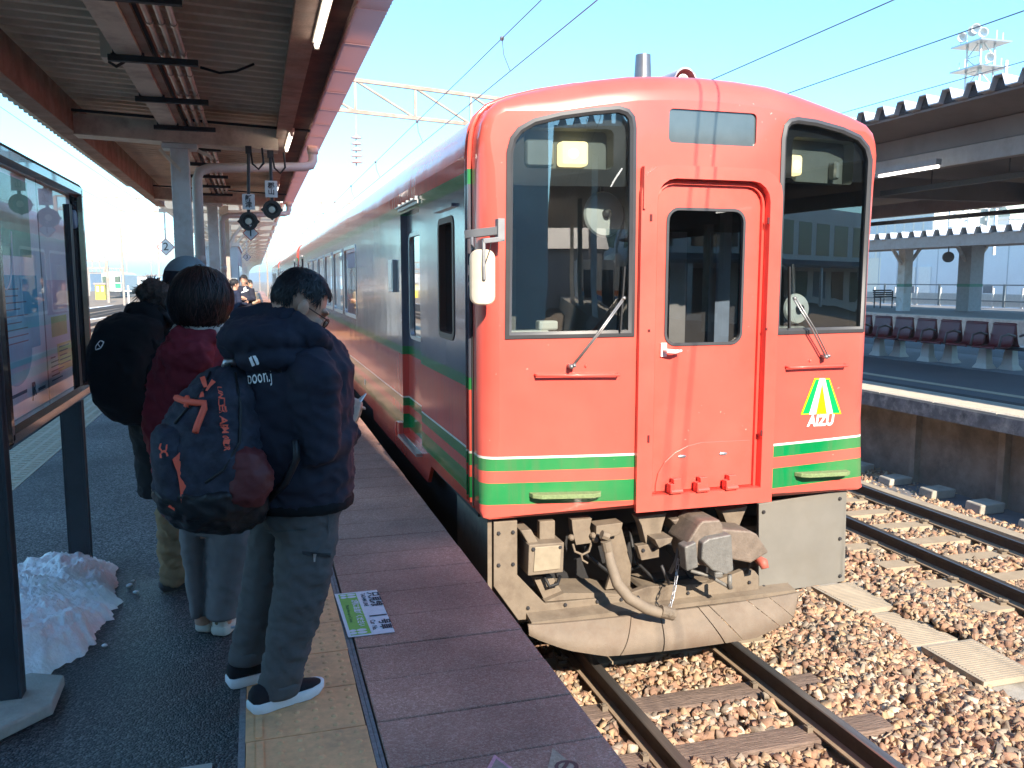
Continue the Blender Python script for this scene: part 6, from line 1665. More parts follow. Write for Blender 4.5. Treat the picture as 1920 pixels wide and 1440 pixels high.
# glasses
b = MB()
for sy in (-1, 1):
    rim = [hc + HD @ Vector((.108, sy * .034 + .025 * math.cos(a), -.012 + .018 * math.sin(a))) for a in [2 * PI * k / 16 for k in range(17)]]
    b.tube(rim, .0022, 5, False); b.tube([hc + HD @ Vector((.106, sy * .060, -.006)), hc + HD @ Vector((.09, sy * .080, -.004)), hc + HD @ Vector((.0, sy * .090, -.002)), hc + HD @ Vector((-.018, sy * .088, -.018))], .0024, 5)
b.tube([hc + HD @ Vector((.108, -.010, -.008)), hc + HD @ Vector((.112, 0, -.004)), hc + HD @ Vector((.108, .010, -.008))], .002, 5)
gl = obj('glasses', b, mat('brown_frames', (.10, .03, .02), .35), man, smooth=True)
b = MB()
for sy in (-1, 1): b.add([hc + HD @ Vector((.108, sy * .034 + .024 * math.cos(a), -.012 + .017 * math.sin(a))) for a in [2 * PI * k / 14 for k in range(14)]], [tuple(range(14))])
obj('glasses_lens', b, glass('lens_glass', (.9, .9, .9), .08), gl, fixn=False)
# jacket
b = MB()
b.loft([sec(552, 618, 3.29, 52, .085), sec(548, 645, 3.30, 88, .15, .0), sec(552, 690, 3.30, 108, .21), sec(553, 760, 3.30, 107, .21, 0, 2.3), sec(556, 830, 3.30, 104, .20, 0, 2.4), sec(560, 890, 3.30, 100, .195, 0, 2.4), sec(566, 925, 3.30, 92, .175, 0, 2.4), sec(568, 943, 3.30, 90, .17, 0, 2.4)])
b.tube([sh1 + Vector((-.03, .03, .03)), sh1 + Vector((.01, -.02, -.05)), (sh1 + el1) / 2, el1 + Vector((0, 0, -.0)), (el1 + wr1) / 2 + Vector((0, 0, -.012)), wr1 + Vector((0, 0, 0))], [.085, .092, .085, .074, .066, .052], 14)
b.tube([sh2, (sh2 + el2) / 2, el2, (el2 + wr2) / 2, wr2], [.09, .085, .075, .068, .054], 14)
b.tube([onY(600, 630, 3.20), onY(628, 655, 3.3), onY(640, 672, 3.42)], [.03, .035, .03], 10)
jk = cloth('jacket', b, f_navy, man, vox=.012, smooth=5, disp=.016, dsz=.13)
b = MB(); b.loft([sec(563, 926, 3.30, 94, .178, 0, 2.4), sec(566, 932, 3.30, 96, .182, 0, 2.4), sec(568, 944, 3.30, 94, .178, 0, 2.4), sec(568, 948, 3.30, 90, .17, 0, 2.4)]); cloth('jacket_hem', b, f_blk, man, vox=.010, smooth=3, disp=.003)
b = MB(); b.ell(onY(502, 632, 3.22), .175, .15, .075, 16, 12); b.ell(onY(455, 640, 3.28), .09, .12, .085, 14, 10); b.ell(onY(520, 672, 3.16), .14, .09, .05, 14, 10); b.tube([onY(545, 600, 3.17), onY(590, 632, 3.14), onY(612, 655, 3.2)], [.045, .042, .03], 10); b.tube([onY(440, 600, 3.34), onY(500, 592, 3.3), onY(545, 600, 3.19)], [.04, .045, .042], 10)
hood = cloth('hood', b, f_navy, man, vox=.011, smooth=6, disp=.014, dsz=.09)
tj = bvh(jk); th_ = bvh(hood)
m_print = mat('white_print', (.9, .9, .9), .6, var=.08)
print_text(')zpoon.J', (453, 711), (510, 704), 36, tj, m_print, man, .004, .007)
patch('hood_mark', [((468, 671), (473, 669), (479, 684), (474, 686)), ((475, 669), (480, 667), (487, 681), (482, 684))], th_, m_print, man, .006, 4)
# trousers with rolled cuffs
b = MB()
b.loft([sec(562, 915, 3.3, 80, .15), sec(564, 950, 3.3, 76, .15), sec(562, 985, 3.3, 66, .13)])
b.loft([sec(580, 930, 3.24, 58, .11), sec(576, 1000, 3.23, 57, .10), sec(567, 1090, 3.22, 52, .092), sec(556, 1150, 3.22, 46, .085), sec(541, 1210, 3.22, 42, .08), sec(528, 1265, 3.22, 38, .075), sec(524, 1290, 3.22, 37, .072)])
b.loft([sec(525, 930, 3.40, 42, .10), sec(512, 1000, 3.42, 42, .10), sec(500, 1070, 3.43, 40, .09), sec(487, 1135, 3.43, 38, .085), sec(474, 1195, 3.43, 35, .078), sec(467, 1228, 3.43, 34, .076)])
tr_ = cloth('trousers', b, f_char, man, vox=.011, smooth=5, disp=.014, dsz=.10)
b = MB(); b.loft([sec(527, 1272, 3.22, 39, .077), sec(525, 1280, 3.22, 41, .08), sec(522, 1296, 3.22, 40, .078), sec(522, 1300, 3.22, 36, .07)]); cloth('cuff', b, f_char, man, vox=.008, smooth=2, disp=.003)
b = MB(); b.loft([sec(469, 1212, 3.43, 36, .080), sec(468, 1220, 3.43, 38, .083), sec(466, 1234, 3.43, 37, .081), sec(466, 1238, 3.43, 33, .074)]); cloth('cuff', b, f_char, man, vox=.008, smooth=2, disp=.003)
b = MB(); b.loft([sec(522, 1288, 3.22, 33, .066), sec(518, 1306, 3.22, 32, .052)]); cloth('trouser_lining', b, f_blk, man, vox=.009, smooth=2, disp=.004)
b = MB(); b.loft([sec(466, 1228, 3.43, 31, .068), sec(464, 1256, 3.43, 30, .052)]); cloth('trouser_lining', b, f_blk, man, vox=.009, smooth=2, disp=.004)
tt = bvh(tr_); m_zip = mat('zip_black', (.01, .01, .012), .5); m_zs = mat('zip_silver', (.5, .5, .5), .3, .8)
patch('zip_pocket', [((566, 1034), (629, 1038), (628, 1046), (568, 1040))], tt, m_zip, man, .005)
patch('zip_puller', [((587, 1038), (592, 1038), (591, 1052), (588, 1052))], tt, m_zs, man, .009, 3)
m_seam = fabric('seam_grey', (.07, .075, .08))
patch('pocket_seam', [((505, 997), (574, 990), (574, 993), (505, 1000))], tt, m_seam, man, .004)
patch('pocket_seam', [((612, 950), (614, 950), (616, 1000), (614, 1000))], tt, m_seam, man, .004)
m_wsole = mat('white_sole', (.74, .74, .76), .6, var=.06); m_sh = fabric('black_knit', (.016, .013, .016), .8)
shoe(man, onZ(468, 1338, 0), onZ(606, 1292, 0), m_sh, m_wsole, .10, .052)
shoe(man, onZ(426, 1288, 0), onZ(528, 1262, 0), m_sh, m_wsole, .10, .052)
ph = thing('mobile_phone', 'phone held in the hands of the man with bent head', 'phone', onY(662, 752, 3.34))
b = MB(); c = onY(654, 768, 3.34); b.obox(c, Vector((.02, .03, .02)).normalized() * .036, Vector((.45, -.1, .35)).normalized() * .07, Vector((.5, .1, -.8)).normalized() * .004); obj('case', b, m_white, ph, bevel=.004)

# ------------------------------------------------ patterned backpack on his back
f_camo = mat('camo_navy', (.020, .023, .040), .75, var=.55, vs=22, bump=.25, bs=500, bd=.002, dirt=((.055, .058, .085), .7, 13)); f_mar = mat('maroon_panel', (.115, .018, .020), .6, var=.15, vs=8, bump=.2, bs=300, bd=.002)
f_bb = mat('black_nylon', (.010, .010, .013), .45, var=.2, bump=.3, bs=60, bd=.006); m_or = mat('orange_tape', (.92, .13, .07), .6, var=.06)
bp = thing('backpack', 'dark camouflage backpack with neon orange straps and maroon side panel, on the man', 'backpack', onY(400, 850, 3.25))
b = MB(); b.loft([sec(432, 688, 3.22, 22, .05), sec(424, 704, 3.22, 48, .09), sec(408, 745, 3.20, 74, .12, .15), sec(396, 800, 3.18, 92, .135, .2), sec(393, 855, 3.17, 99, .145, .2, 2.3), sec(398, 905, 3.17, 102, .145, .2, 2.3), sec(406, 945, 3.18, 96, .135, .2, 2.2), sec(414, 975, 3.19, 76, .105, .2), sec(418, 987, 3.2, 50, .07, .2)])
sh_ = cloth('main_bag', b, f_camo, bp, vox=.012, smooth=4, disp=.014, dsz=.09)
b = MB(); b.loft([sec(320, 796, 3.13, 22, .04), sec(318, 810, 3.12, 32, .06), sec(322, 860, 3.11, 36, .07), sec(335, 920, 3.11, 38, .07), sec(346, 955, 3.12, 34, .05), sec(350, 965, 3.13, 22, .03)], )
pk = cloth('front_pocket', b, f_camo, bp, vox=.010, smooth=4, disp=.008, dsz=.07)
b = MB(); b.loft([sec(452, 832, 3.09, 14, .03), sec(458, 850, 3.085, 36, .06), sec(462, 890, 3.08, 50, .07), sec(462, 925, 3.08, 46, .07), sec(458, 945, 3.09, 34, .05)]); sp_ = cloth('side_panel', b, f_mar, bp, vox=.010, smooth=5, disp=.012, dsz=.07)
b = MB(); b.loft([sec(398, 908, 3.165, 104, .150, .2, 2.3), sec(404, 945, 3.17, 99, .142, .2, 2.2), sec(412, 975, 3.185, 80, .112, .2), sec(418, 991, 3.2, 52, .075, .2)]); bt_ = cloth('base_panel', b, f_bb, bp, vox=.011, smooth=4, disp=.016, dsz=.08)
tS, tP = bvh(sh_), bvh(pk)
b = MB()
for q, r in (([hit(tS, *p, .015) for p in ((333, 752), (350, 756), (372, 760), (384, 757), (386, 766), (374, 795), (368, 812))], .012), ([hit(tS, *p, .012) for p in ((352, 748), (356, 757), (352, 766))], .009)):
    q = [p for p in q if p]
    if len(q) > 2: b.tube(q, r, 6)
obj('grab_loop', b, m_or, bp, smooth=True)
patch('zip_tab', [((378, 713), (386, 710), (393, 726), (385, 730))], tS, m_or, bp, .012); patch('zip_tab', [((400, 716), (406, 719), (393, 737), (387, 736))], tS, m_or, bp, .014); patch('zip_tab', [((376, 740), (381, 739), (383, 747), (377, 747))], tS, m_or, bp, .012)
patch('neon_stripe', [((323, 862), (338, 844), (342, 880), (331, 884)), ((331, 884), (342, 880), (348, 915), (337, 917)), ((337, 917), (348, 915), (354, 945), (342, 953))], tP, m_or, bp, .008)
patch('neon_tab', [((318, 948), (321, 944), (336, 955), (334, 959))], tP, m_or, bp, .008, 3)
print_text('UNDER ARMOUR', (412, 729), (424, 846), 17, tS, m_or, bp, .022, .015, .2)
# the pocket emblem: two interlocked arcs
emq = []
for (x0, y0, x1, y1) in ((303, 831, 301, 841), (301, 841, 306, 847), (306, 847, 313, 845), (313, 845, 314, 834), (304, 858, 303, 851), (303, 851, 307, 846), (307, 846, 313, 848), (313, 848, 315, 856)):
    d_ = Vector((x1 - x0, y1 - y0)).normalized() * 1; n2 = Vector((-d_.y, d_.x)) * 1.5
    emq.append(((x0 + n2.x, y0 + n2.y), (x1 + n2.x, y1 + n2.y), (x1 - n2.x, y1 - n2.y), (x0 - n2.x, y0 - n2.y)))
patch('pocket_emblem', emq, tP, m_or, bp, .008, 2)
b = MB(); q = [hit(tS, x, y, .006) for x, y in ((395, 700), (380, 735), (350, 770), (330, 795))]; q = [p for p in q if p]; b.tube(q, .005, 6)
q = [hit(tS, x, y, .006) for x, y in ((440, 700), (450, 760), (448, 830), (420, 880), (385, 905))]; q = [p for p in q if p]; b.tube(q, .005, 6); obj('zip_line', b, m_zip, bp, smooth=True)
b = MB(); b.tube([onY(430, 690, 3.22), onY(470, 672, 3.16), onY(530, 690, 3.10)], .018, 8); obj('strap', b, f_bb, bp, smooth=True)
b = MB(); b.tube([onY(500, 940, 3.15), onY(535, 905, 3.08), onY(556, 860, 3.06), onY(553, 825, 3.06)], [.012, .014, .014, .012], 8); obj('strap', b, f_bb, bp, smooth=True)
b = MB(); b.tube([onY(420, 690, 3.2), onY(424, 678, 3.18), onY(436, 676, 3.18), onY(444, 690, 3.2)], .012, 8); obj('haul_loop', b, m_zs, bp, smooth=True)

# ------------------------------------------------ woman with the maroon coat
f_maroon = fabric('maroon_coat', (.20, .020, .034), .75); f_wide = fabric('grey_wide_trousers', (.165, .158, .165), .9, 900); f_cream = fabric('cream_collar', (.52, .47, .42), .9)
wom = thing('person', 'woman with a dark bob, maroon hooded coat and wide grey trousers', 'person', (-.2, 4.0, 0), 'people queuing on the platform')
HW = frame(Vector((.55, .83, 0)), .18); hw = onY(382, 561, 4.0)
b = MB(); head_pieces(b, hw, HW, .97); b.tube([hw + HW @ Vector((-.02, 0, -.03)), onY(378, 640, 4.0)], [.055, .06], 12)
b.loft([sec(370, 640, 4.0, 45, .09), sec(365, 700, 4.0, 50, .11), sec(372, 900, 4.0, 50, .10), sec(390, 1000, 4.0, 45, .09)])
for s in (0, 1): b.tube([onY(378 + 42 * s, 1000, 4.02 - .05 * s), onY(380 + 40 * s, 1170, 4.0 - .03 * s)], [.06, .035], 10)
b.tube([onY(325, 680, 4.02), onY(312, 800, 4.0), onY(330, 890, 3.98)], [.045, .04, .03], 8); hand(b, onY(330, 890, 3.98), Vector((.2, .2, -1)), Vector((1, .2, 0)), .85, .5)
cloth('body', b, m_skin, wom, vox=.0075, smooth=3, disp=0)
b = MB(); regw = lambda p: (p.z > .35 if p.x > .35 else (p.z > -.9))
cW = hw + HW @ Vector((-.02, 0, .0))
bb_ = MB(); bb_.ell((0, 0, 0), 1, 1, 1, 40, 30)
def bob(v):
    v = Vector(v); k = 1.0 if v.z > -.2 else 1.0 + .12 * (-.2 - v.z)
    z = v.z if v.z > -.75 else -.75 - (v.z + .75) * .4
    return Vector((v.x * .128 * k, v.y * .128 * k, z * .142))
keep = [f for f in bb_.f if regw(Vector([sum(bb_.v[i][k] for i in f) / len(f) for k in range(3)])) and sum(bb_.v[i][2] for i in f) / len(f) > -.8]
b.add([cW + HW @ bob(v) for v in bb_.v], keep)
scalp_strands(b, cW, HW, .128, .130, .140, lambda p: regw(p) and p.z > -.15, 2300, .19, .006, 9, .985, .26)
scalp_strands(b, cW, HW, .134, .134, .150, lambda p: (p.x < .35) and -.70 < p.z < -.1, 1500, .095, .006, 5, 1.0, .4)
obj('hair', b, m_hair2, wom, smooth=True, fixn=False)
b = MB(); b.loft([sec(378, 597, 4.0, 44, .09), sec(377, 612, 4.0, 50, .11), sec(374, 630, 4.0, 54, .12), sec(372, 645, 4.0, 50, .11)]); cloth('collar', b, f_cream, wom, vox=.011, smooth=3, disp=.010, dsz=.05)
b = MB()
b.loft([sec(366, 628, 4.0, 52, .11), sec(360, 655, 4.0, 62, .15), sec(357, 700, 4.0, 66, .17), sec(355, 770, 4.0, 68, .17), sec(356, 850, 4.0, 66, .17), sec(362, 920, 4.0, 64, .165), sec(372, 960, 4.0, 62, .16)])
b.tube([onY(330, 660, 4.0), onY(312, 730, 3.98), onY(305, 800, 3.97), onY(316, 880, 3.96)], [.075, .082, .076, .06], 12); b.tube([onY(410, 670, 4.0), onY(428, 760, 3.98), onY(430, 850, 4.0)], [.08, .08, .07], 12)
cloth('coat', b, f_maroon, wom, vox=.013, smooth=4, disp=.022, dsz=.13)
b = MB(); b.tube([onY(318, 645, 3.92), onY(335, 628, 3.90), onY(372, 640, 3.88), onY(405, 632, 3.9)], [.03, .04, .042, .035], 10); b.ell(onY(352, 668, 3.86), .11, .07, .085, 14, 10); b.ell(onY(350, 700, 3.87), .085, .06, .09, 14, 10)
cloth('hood', b, f_maroon, wom, vox=.012, smooth=4, disp=.016, dsz=.08)
b = MB()
b.loft([sec(412, 915, 4.0, 72, .15), sec(414, 960, 4.0, 73, .15), sec(416, 990, 4.0, 70, .14)])
b.loft([sec(368, 940, 4.02, 33, .12), sec(371, 1000, 4.02, 27, .12), sec(375, 1070, 4.02, 21, .11), sec(379, 1146, 4.02, 14, .10)])
b.loft([sec(438, 940, 3.97, 52, .13), sec(439, 1000, 3.96, 49, .13), sec(433, 1070, 3.96, 42, .12), sec(424, 1150, 3.96, 33, .11)])
cloth('trousers', b, f_wide, wom, vox=.011, smooth=3, disp=.010, dsz=.16)
m_csh = mat('cream_leather', (.62, .57, .50), .6, var=.1, vs=30); m_csole = mat('cream_sole', (.66, .62, .54), .6, var=.06)
d_w = Vector((.45, .89, 0)).normalized()
for h_ in (onZ(378, 1187, 0), onZ(408, 1194, 0)):
    so = shoe(wom, h_, h_ + d_w * .245, m_csh, m_csole, .085, .045)
    b = MB(); b.ell(h_ + d_w * .012 + Vector((0, -.002, .062)), .016, .006, .012, 10, 8); obj('heel_patch', b, mat('heel_brown', (.20, .15, .09), .6), wom)
    b = MB(); b.ell(h_ + d_w * .05 + Vector((.046, -.02, .028)), .05, .004, .007, 10, 6); obj('sole_window', b, mat('pale_blue_plastic', (.45, .50, .56), .4), wom)

# ------------------------------------------------ third person: cap, fur hood, black coat
f_black = fabric('black_parka', (.013, .013, .016), .85); f_khaki = fabric('khaki_trousers', (.24, .160, .09), .9); f_cap = fabric('blue_grey_cap', (.20, .26, .29), .85); f_cap2 = fabric('dark_cap_band', (.035, .035, .045), .85); m_fur = mat('brown_fur', (.085, .055, .045), .8, var=.6, vs=40)
p3p = thing('person', 'person in a blue-grey cap and black fur-hooded parka with khaki trousers', 'person', (-.5, 4.6, 0), 'people queuing on the platform')
H3 = frame(Vector((.8, .6, 0)), .1); h3 = onY(354, 538, 4.62)
b = MB(); head_pieces(b, h3, H3, 1.0); b.tube([h3 + H3 @ Vector((-.02, 0, -.04)), onY(345, 620, 4.62)], [.06, .065], 12)
b.loft([sec(330, 620, 4.62, 50, .12), sec(325, 760, 4.62, 45, .11), sec(328, 920, 4.62, 40, .10)])
for s, (x0, x1) in enumerate(((330, 328), (372, 366))): b.tube([onY(x0, 900, 4.56 + .12 * s), onY(x1, 1085, 4.58 + .1 * s)], [.07, .04], 10)
b.tube([onY(300, 650, 4.5), onY(300, 760, 4.5), onY(345, 840, 4.6)], [.045, .04, .03], 8); hand(b, onY(345, 840, 4.6), Vector((.8, .5, -.2)), Vector((0, .3, 1)), .9, .8)
cloth('body', b, m_skin, p3p, vox=.0085, smooth=3, disp=0)
b = MB(); bb_ = MB(); bb_.ell((0, 0, 0), 1, 1, 1, 28, 20); c3 = h3 + H3 @ Vector((-.01, 0, .03))
def capv(v, k=1.0): return c3 + H3 @ Vector((v[0] * .122 * k, v[1] * .108 * k, (v[2] * .125 if v[2] > 0 else v[2] * .10) * k))
b.add([capv(v) for v in bb_.v], [f for f in bb_.f if sum(bb_.v[i][2] for i in f) / len(f) > .32]); cp_ = obj('cap', b, f_cap, p3p, smooth=True)
b = MB(); b.add([capv(v, .985) for v in bb_.v], [f for f in bb_.f if -.55 < sum(bb_.v[i][2] for i in f) / len(f) < .36]); obj('cap_band', b, f_cap2, p3p, smooth=True)
b = MB(); pts = [c3 + H3 @ Vector((.08 * math.cos(a) + .06, .10 * math.sin(a), -.0 + .0)) for a in [-PI / 2 + PI * k / 10 for k in range(11)]]; pts2 = [c3 + H3 @ Vector((.15 * math.cos(a) + .06, .085 * math.sin(a), -.025)) for a in [-PI / 2 + PI * k / 10 for k in range(11)]]
b.loft([pts, pts2, [p - UP * .006 for p in pts2], [p - UP * .006 for p in pts]], cap=False, closed=False); obj('cap_peak', b, f_cap, p3p)
b = MB()
b.loft([sec(330, 588, 4.62, 50, .11), sec(312, 622, 4.62, 70, .17), sec(305, 680, 4.62, 72, .2), sec(308, 760, 4.62, 64, .2), sec(314, 850, 4.62, 52, .18), sec(320, 921, 4.62, 54, .19)])
b.tube([onY(290, 640, 4.45), onY(280, 720, 4.42), onY(300, 800, 4.44), onY(345, 838, 4.58)], [.09, .09, .08, .06], 12)
b.ell(onY(280, 600, 4.52), .12, .12, .10, 14, 10)
cloth('parka', b, f_black, p3p, vox=.014, smooth=4, disp=.02, dsz=.13)
b = MB(); Mi = Matrix.Identity(3)
for (x, y, r) in ((272, 548, .045), (285, 540, .05), (300, 548, .055), (312, 562, .055), (322, 580, .05), (330, 598, .045), (296, 568, .05)):
    c = onY(x, y, 4.5); b.ell(c, r, r, r, 10, 8)
    for k in range(150):
        d_ = Vector((random.gauss(0, 1), random.gauss(0, 1), random.gauss(.2, 1))).normalized(); L = random.uniform(.02, .045); s_ = d_.orthogonal().normalized() * .0028
        b.add([c + d_ * r * .9 - s_, c + d_ * r * .9 + s_, c + d_ * (r + L) + Vector((0, 0, -.012))], [(0, 1, 2)])
obj('fur_trim', b, m_fur, p3p, fixn=False)
b = MB(); b.loft([sec(330, 900, 4.57, 32, .10), sec(329, 980, 4.57, 30, .10), sec(330, 1040, 4.58, 28, .095), sec(332, 1088, 4.58, 27, .09)]); b.loft([sec(372, 900, 4.7, 32, .10), sec(368, 1086, 4.7, 27, .09)]); b.loft([sec(345, 890, 4.62, 52, .15), sec(345, 930, 4.62, 52, .14)])
cloth('trousers', b, f_khaki, p3p, vox=.012, smooth=3, disp=.02, dsz=.07)
m_boot = mat('brown_boot', (.055, .045, .042), .7, var=.2)
shoe(p3p, onZ(300, 1108, 0), onZ(300, 1108, 0) + Vector((.26, .09, 0)), m_boot, m_boot, .11, .052); shoe(p3p, onZ(345, 1090, 0), onZ(345, 1090, 0) + Vector((.26, .12, 0)), m_boot, m_boot, .11, .052)
bp2 = thing('backpack', 'plain black backpack with a small white badge, on the person in the cap', 'backpack', onY(245, 700, 4.5))
b = MB(); b.loft([sec(262, 586, 4.5, 40, .08), sec(248, 604, 4.48, 62, .13), sec(236, 650, 4.46, 66, .16), sec(232, 700, 4.45, 62, .17), sec(240, 750, 4.45, 58, .16), sec(256, 782, 4.46, 44, .12), sec(262, 794, 4.47, 24, .07)]); b.loft([sec(200, 640, 4.42, 14, .08), sec(192, 680, 4.42, 20, .1), sec(196, 730, 4.42, 18, .1), sec(206, 760, 4.43, 10, .06)])
b2_ = cloth('main_bag', b, f_black, bp2, vox=.013, smooth=4, disp=.010, dsz=.1)
t2 = bvh(b2_); emq = []
for (x0, y0, x1, y1) in ((182, 650, 190, 640), (190, 640, 196, 643), (196, 643, 190, 654), (190, 654, 182, 656), (182, 656, 182, 650), (186, 646, 191, 653)):
    d_ = Vector((x1 - x0, y1 - y0)).normalized(); n2 = Vector((-d_.y, d_.x)) * .8; emq.append(((x0 + n2.x, y0 + n2.y), (x1 + n2.x, y1 + n2.y), (x1 - n2.x, y1 - n2.y), (x0 - n2.x, y0 - n2.y)))
patch('badge', emq, t2, m_print, bp2, .008, 2)
b = MB(); b.tube([onY(176, 668, 4.42), onY(170, 672, 4.42), onY(174, 700, 4.42)], .006, 6); b.tube([onY(182, 730, 4.42), onY(180, 742, 4.42)], .012, 6); b.tube([onY(262, 590, 4.48), onY(300, 580, 4.45), onY(330, 610, 4.42)], .02, 8); obj('strap', b, f_bb, bp2, smooth=True)

# ------------------------------------------------ waiting people far down the platform
def far_person(px, Y, h, cj, ct, face, label, hair=True, prnt=False):
    c = onY(px, 560, Y); x = c.x
    t = thing('person', label, 'person', (x, Y, 0), 'people waiting far down the platform')
    M_ = frame(face, .1); s_ = h / 1.7
    b = MB(); hc_ = Vector((x, Y, h - .125)); head_pieces(b, hc_, M_, 1.0); b.tube([hc_, hc_ - UP * .25], [.055, .06], 8)
    l_ = M_ @ Vector((0, 1, 0)); f_ = M_ @ Vector((1, 0, 0))
    E_ = lambda z, w, d: [Vector((x, Y, z)) + l_ * w * math.cos(q) + f_ * d * math.sin(q) for q in [2 * PI * k / 14 for k in range(14)]]
    b.loft([E_(h - .32, .14, .08), E_(h - .5, .17, .1), E_(.85, .14, .1)])
    for s in (-1, 1):
        b.tube([Vector((x, Y, .9)) + l_ * .08 * s, Vector((x, Y, .5)) + l_ * .09 * s, Vector((x, Y, .06)) + l_ * .09 * s], [.075, .055, .04], 8)
        e = Vector((x, Y, h - .62)) + l_ * .24 * s; w_ = Vector((x, Y, h - .58)) + l_ * .1 * s + f_ * .25
        b.tube([Vector((x, Y, h - .34)) + l_ * .18 * s, e, w_], [.05, .042, .035], 8); hand(b, w_, f_ * .5 - l_ * .5 * s + UP * .4, -f_, .95, .8, s)
    cloth('body', b, m_skin, t, vox=.013, smooth=2, disp=0)
    b = MB(); b.loft([E_(h - .27, .10, .09), E_(h - .34, .19, .12), E_(h - .55, .21, .15), E_(.95, .19, .14), E_(.80, .2, .15)])
    for s in (-1, 1):
        e = Vector((x, Y, h - .62)) + l_ * .24 * s; w_ = Vector((x, Y, h - .58)) + l_ * .1 * s + f_ * .25
        b.tube([Vector((x, Y, h - .34)) + l_ * .18 * s, e, w_], [.075, .065, .05], 8)
    jo = cloth('jacket', b, cj, t, vox=.02, smooth=3, disp=.012)
    b = MB(); b.loft([E_(.88, .17, .13), E_(.75, .17, .12)])
    for s in (-1, 1): b.tube([Vector((x, Y, .85)) + l_ * .08 * s, Vector((x, Y, .5)) + l_ * .09 * s, Vector((x, Y, .1)) + l_ * .09 * s], [.10, .085, .07], 10)
    cloth('trousers', b, ct, t, vox=.02, smooth=3, disp=.012)
    for s in (-1, 1):
        hq = Vector((x, Y, 0)) + l_ * .09 * s - f_ * .08; shoe(t, hq, hq + f_ * .26, m_boot, m_boot, .09, .045)
    b = MB(); cc_ = hc_ + M_ @ Vector((-.012, 0, .028)); rg_ = lambda p: p.z > .35 if p.x > .4 else p.z > -.45
    bb_ = MB(); bb_.ell((0, 0, 0), 1, 1, 1, 20, 14); b.add([cc_ + M_ @ Vector((v[0] * .11, v[1] * .092, v[2] * .112)) for v in bb_.v], [f for f in bb_.f if rg_(Vector([sum(bb_.v[i][k] for i in f) / len(f) for k in range(3)]))])
    scalp_strands(b, cc_, M_, .11, .092, .112, rg_, 250, .05, .01, 2, 1.0, .4); obj('hair', b, m_hair, t, fixn=False)
    if prnt:
        tb_ = bvh(jo); cx_ = px
        patch('jacket_print', [((cx_ - 3, 536), (cx_ + 1, 532), (cx_ + 4, 544), (cx_, 546)), ((cx_ - 5, 548), (cx_ + 7, 543), (cx_ + 7, 545), (cx_ - 5, 550))], tb_, m_print, t, .02, 3)
    return t
far_person(441, 22.0, 1.62, fabric('far_navy', (.02, .025, .05)), f_blk, Vector((.9, .4, 0)), 'distant person in a navy coat, seen from the side down the platform')
far_person(458, 23.0, 1.72, f_navy, f_blk, Vector((-.2, -1, 0)), 'distant person in a dark jacket with white print, facing this way', prnt=True)
far_person(468, 24.6, 1.60, fabric('far_beige', (.42, .36, .27)), f_wide, Vector((.8, -.6, 0)), 'distant person in a beige coat behind the dark jacketed one')

# ------------------------------------------------ notice board on two black posts
m_frame = mat('board_frame', (.020, .018, .022), .18, var=.15, coat=.6); m_pst = mat('board_post', (.030, .034, .042), .45, var=.2, vs=8)
BX = -.93
nb = thing('notice_board', 'glass fronted notice board with posters on two dark posts', 'notice board', (BX, 4.4, 0))
for y, x0 in ((3.47, -.945), (5.13, -.985)):
    b = MB(); b.box(x0 - .05, x0 + .055, y - .006, y + .006, 0, 2.0); b.box(x0 - .055, x0 - .045, y - .035, y + .035, 0, 2.0); b.box(x0 + .045, x0 + .055, y - .035, y + .035, 0, 2.0); b.box(x0 - .044, x0 + .044, y - .034, y - .024, 0, 2.0); obj('post', b, m_pst, nb)
YB0, YB1, ZB0, ZB1 = 3.60, 5.37, .955, 2.125
b = MB(); o_ = rrect(YB0, YB1, ZB0, ZB1, .03, 4); i_ = offset_loop(o_, .075)
Q = lambda L, x: [(x, y, z) for y, z in L]
ringstrip(b, Q(o_, BX - .07), Q(o_, BX + .012)); ringstrip(b, Q(o_, BX + .012), Q(offset_loop(o_, .02), BX + .026)); ringstrip(b, Q(offset_loop(o_, .02), BX + .026), Q(offset_loop(o_, .055), BX + .026)); ringstrip(b, Q(offset_loop(o_, .055), BX + .026), Q(i_, BX + .004)); ringstrip(b, Q(i_, BX + .004), Q(i_, BX - .02))
obj('frame', b, m_frame, nb, auto=40)
b = MB(); b.box(BX - .068, BX - .035, YB0 + .01, YB1 - .01, ZB0 + .01, ZB1 - .01); obj('backing', b, mat('board_back', (.30, .32, .36), .7), nb)
def sheetq(name, y0, y1, z0, z1, x, m, lab=None):
    b = MB(); b.box(x - .0006, x, y0, y1, z0, z1); o = obj(name, b, m, nb)
    if lab: o['label'] = lab
    return o
m_pw1 = mat('poster_white', (.88, .89, .92), .7, var=.05); m_teal = mat('poster_teal', (.16, .52, .68), .7, var=.15, vs=5); m_pg1 = mat('poster_green', (.30, .55, .42), .7, var=.2, vs=4); m_py = mat('poster_yellow', (.72, .72, .36), .7, var=.1); m_ppk = mat('poster_pink', (.80, .66, .76), .7, var=.1); m_pnk = mat('poster_ink', (.10, .14, .2), .7); m_pr = mat('poster_red', (.45, .05, .08), .7)
XP = BX - .033
sheetq('poster', 3.70, 4.52, 1.03, 2.06, XP, m_pw1, 'left poster, green and teal'); sheetq('poster', 4.545, 5.29, 1.03, 2.06, XP, m_pw1, 'right poster, pale with a yellow-green block')
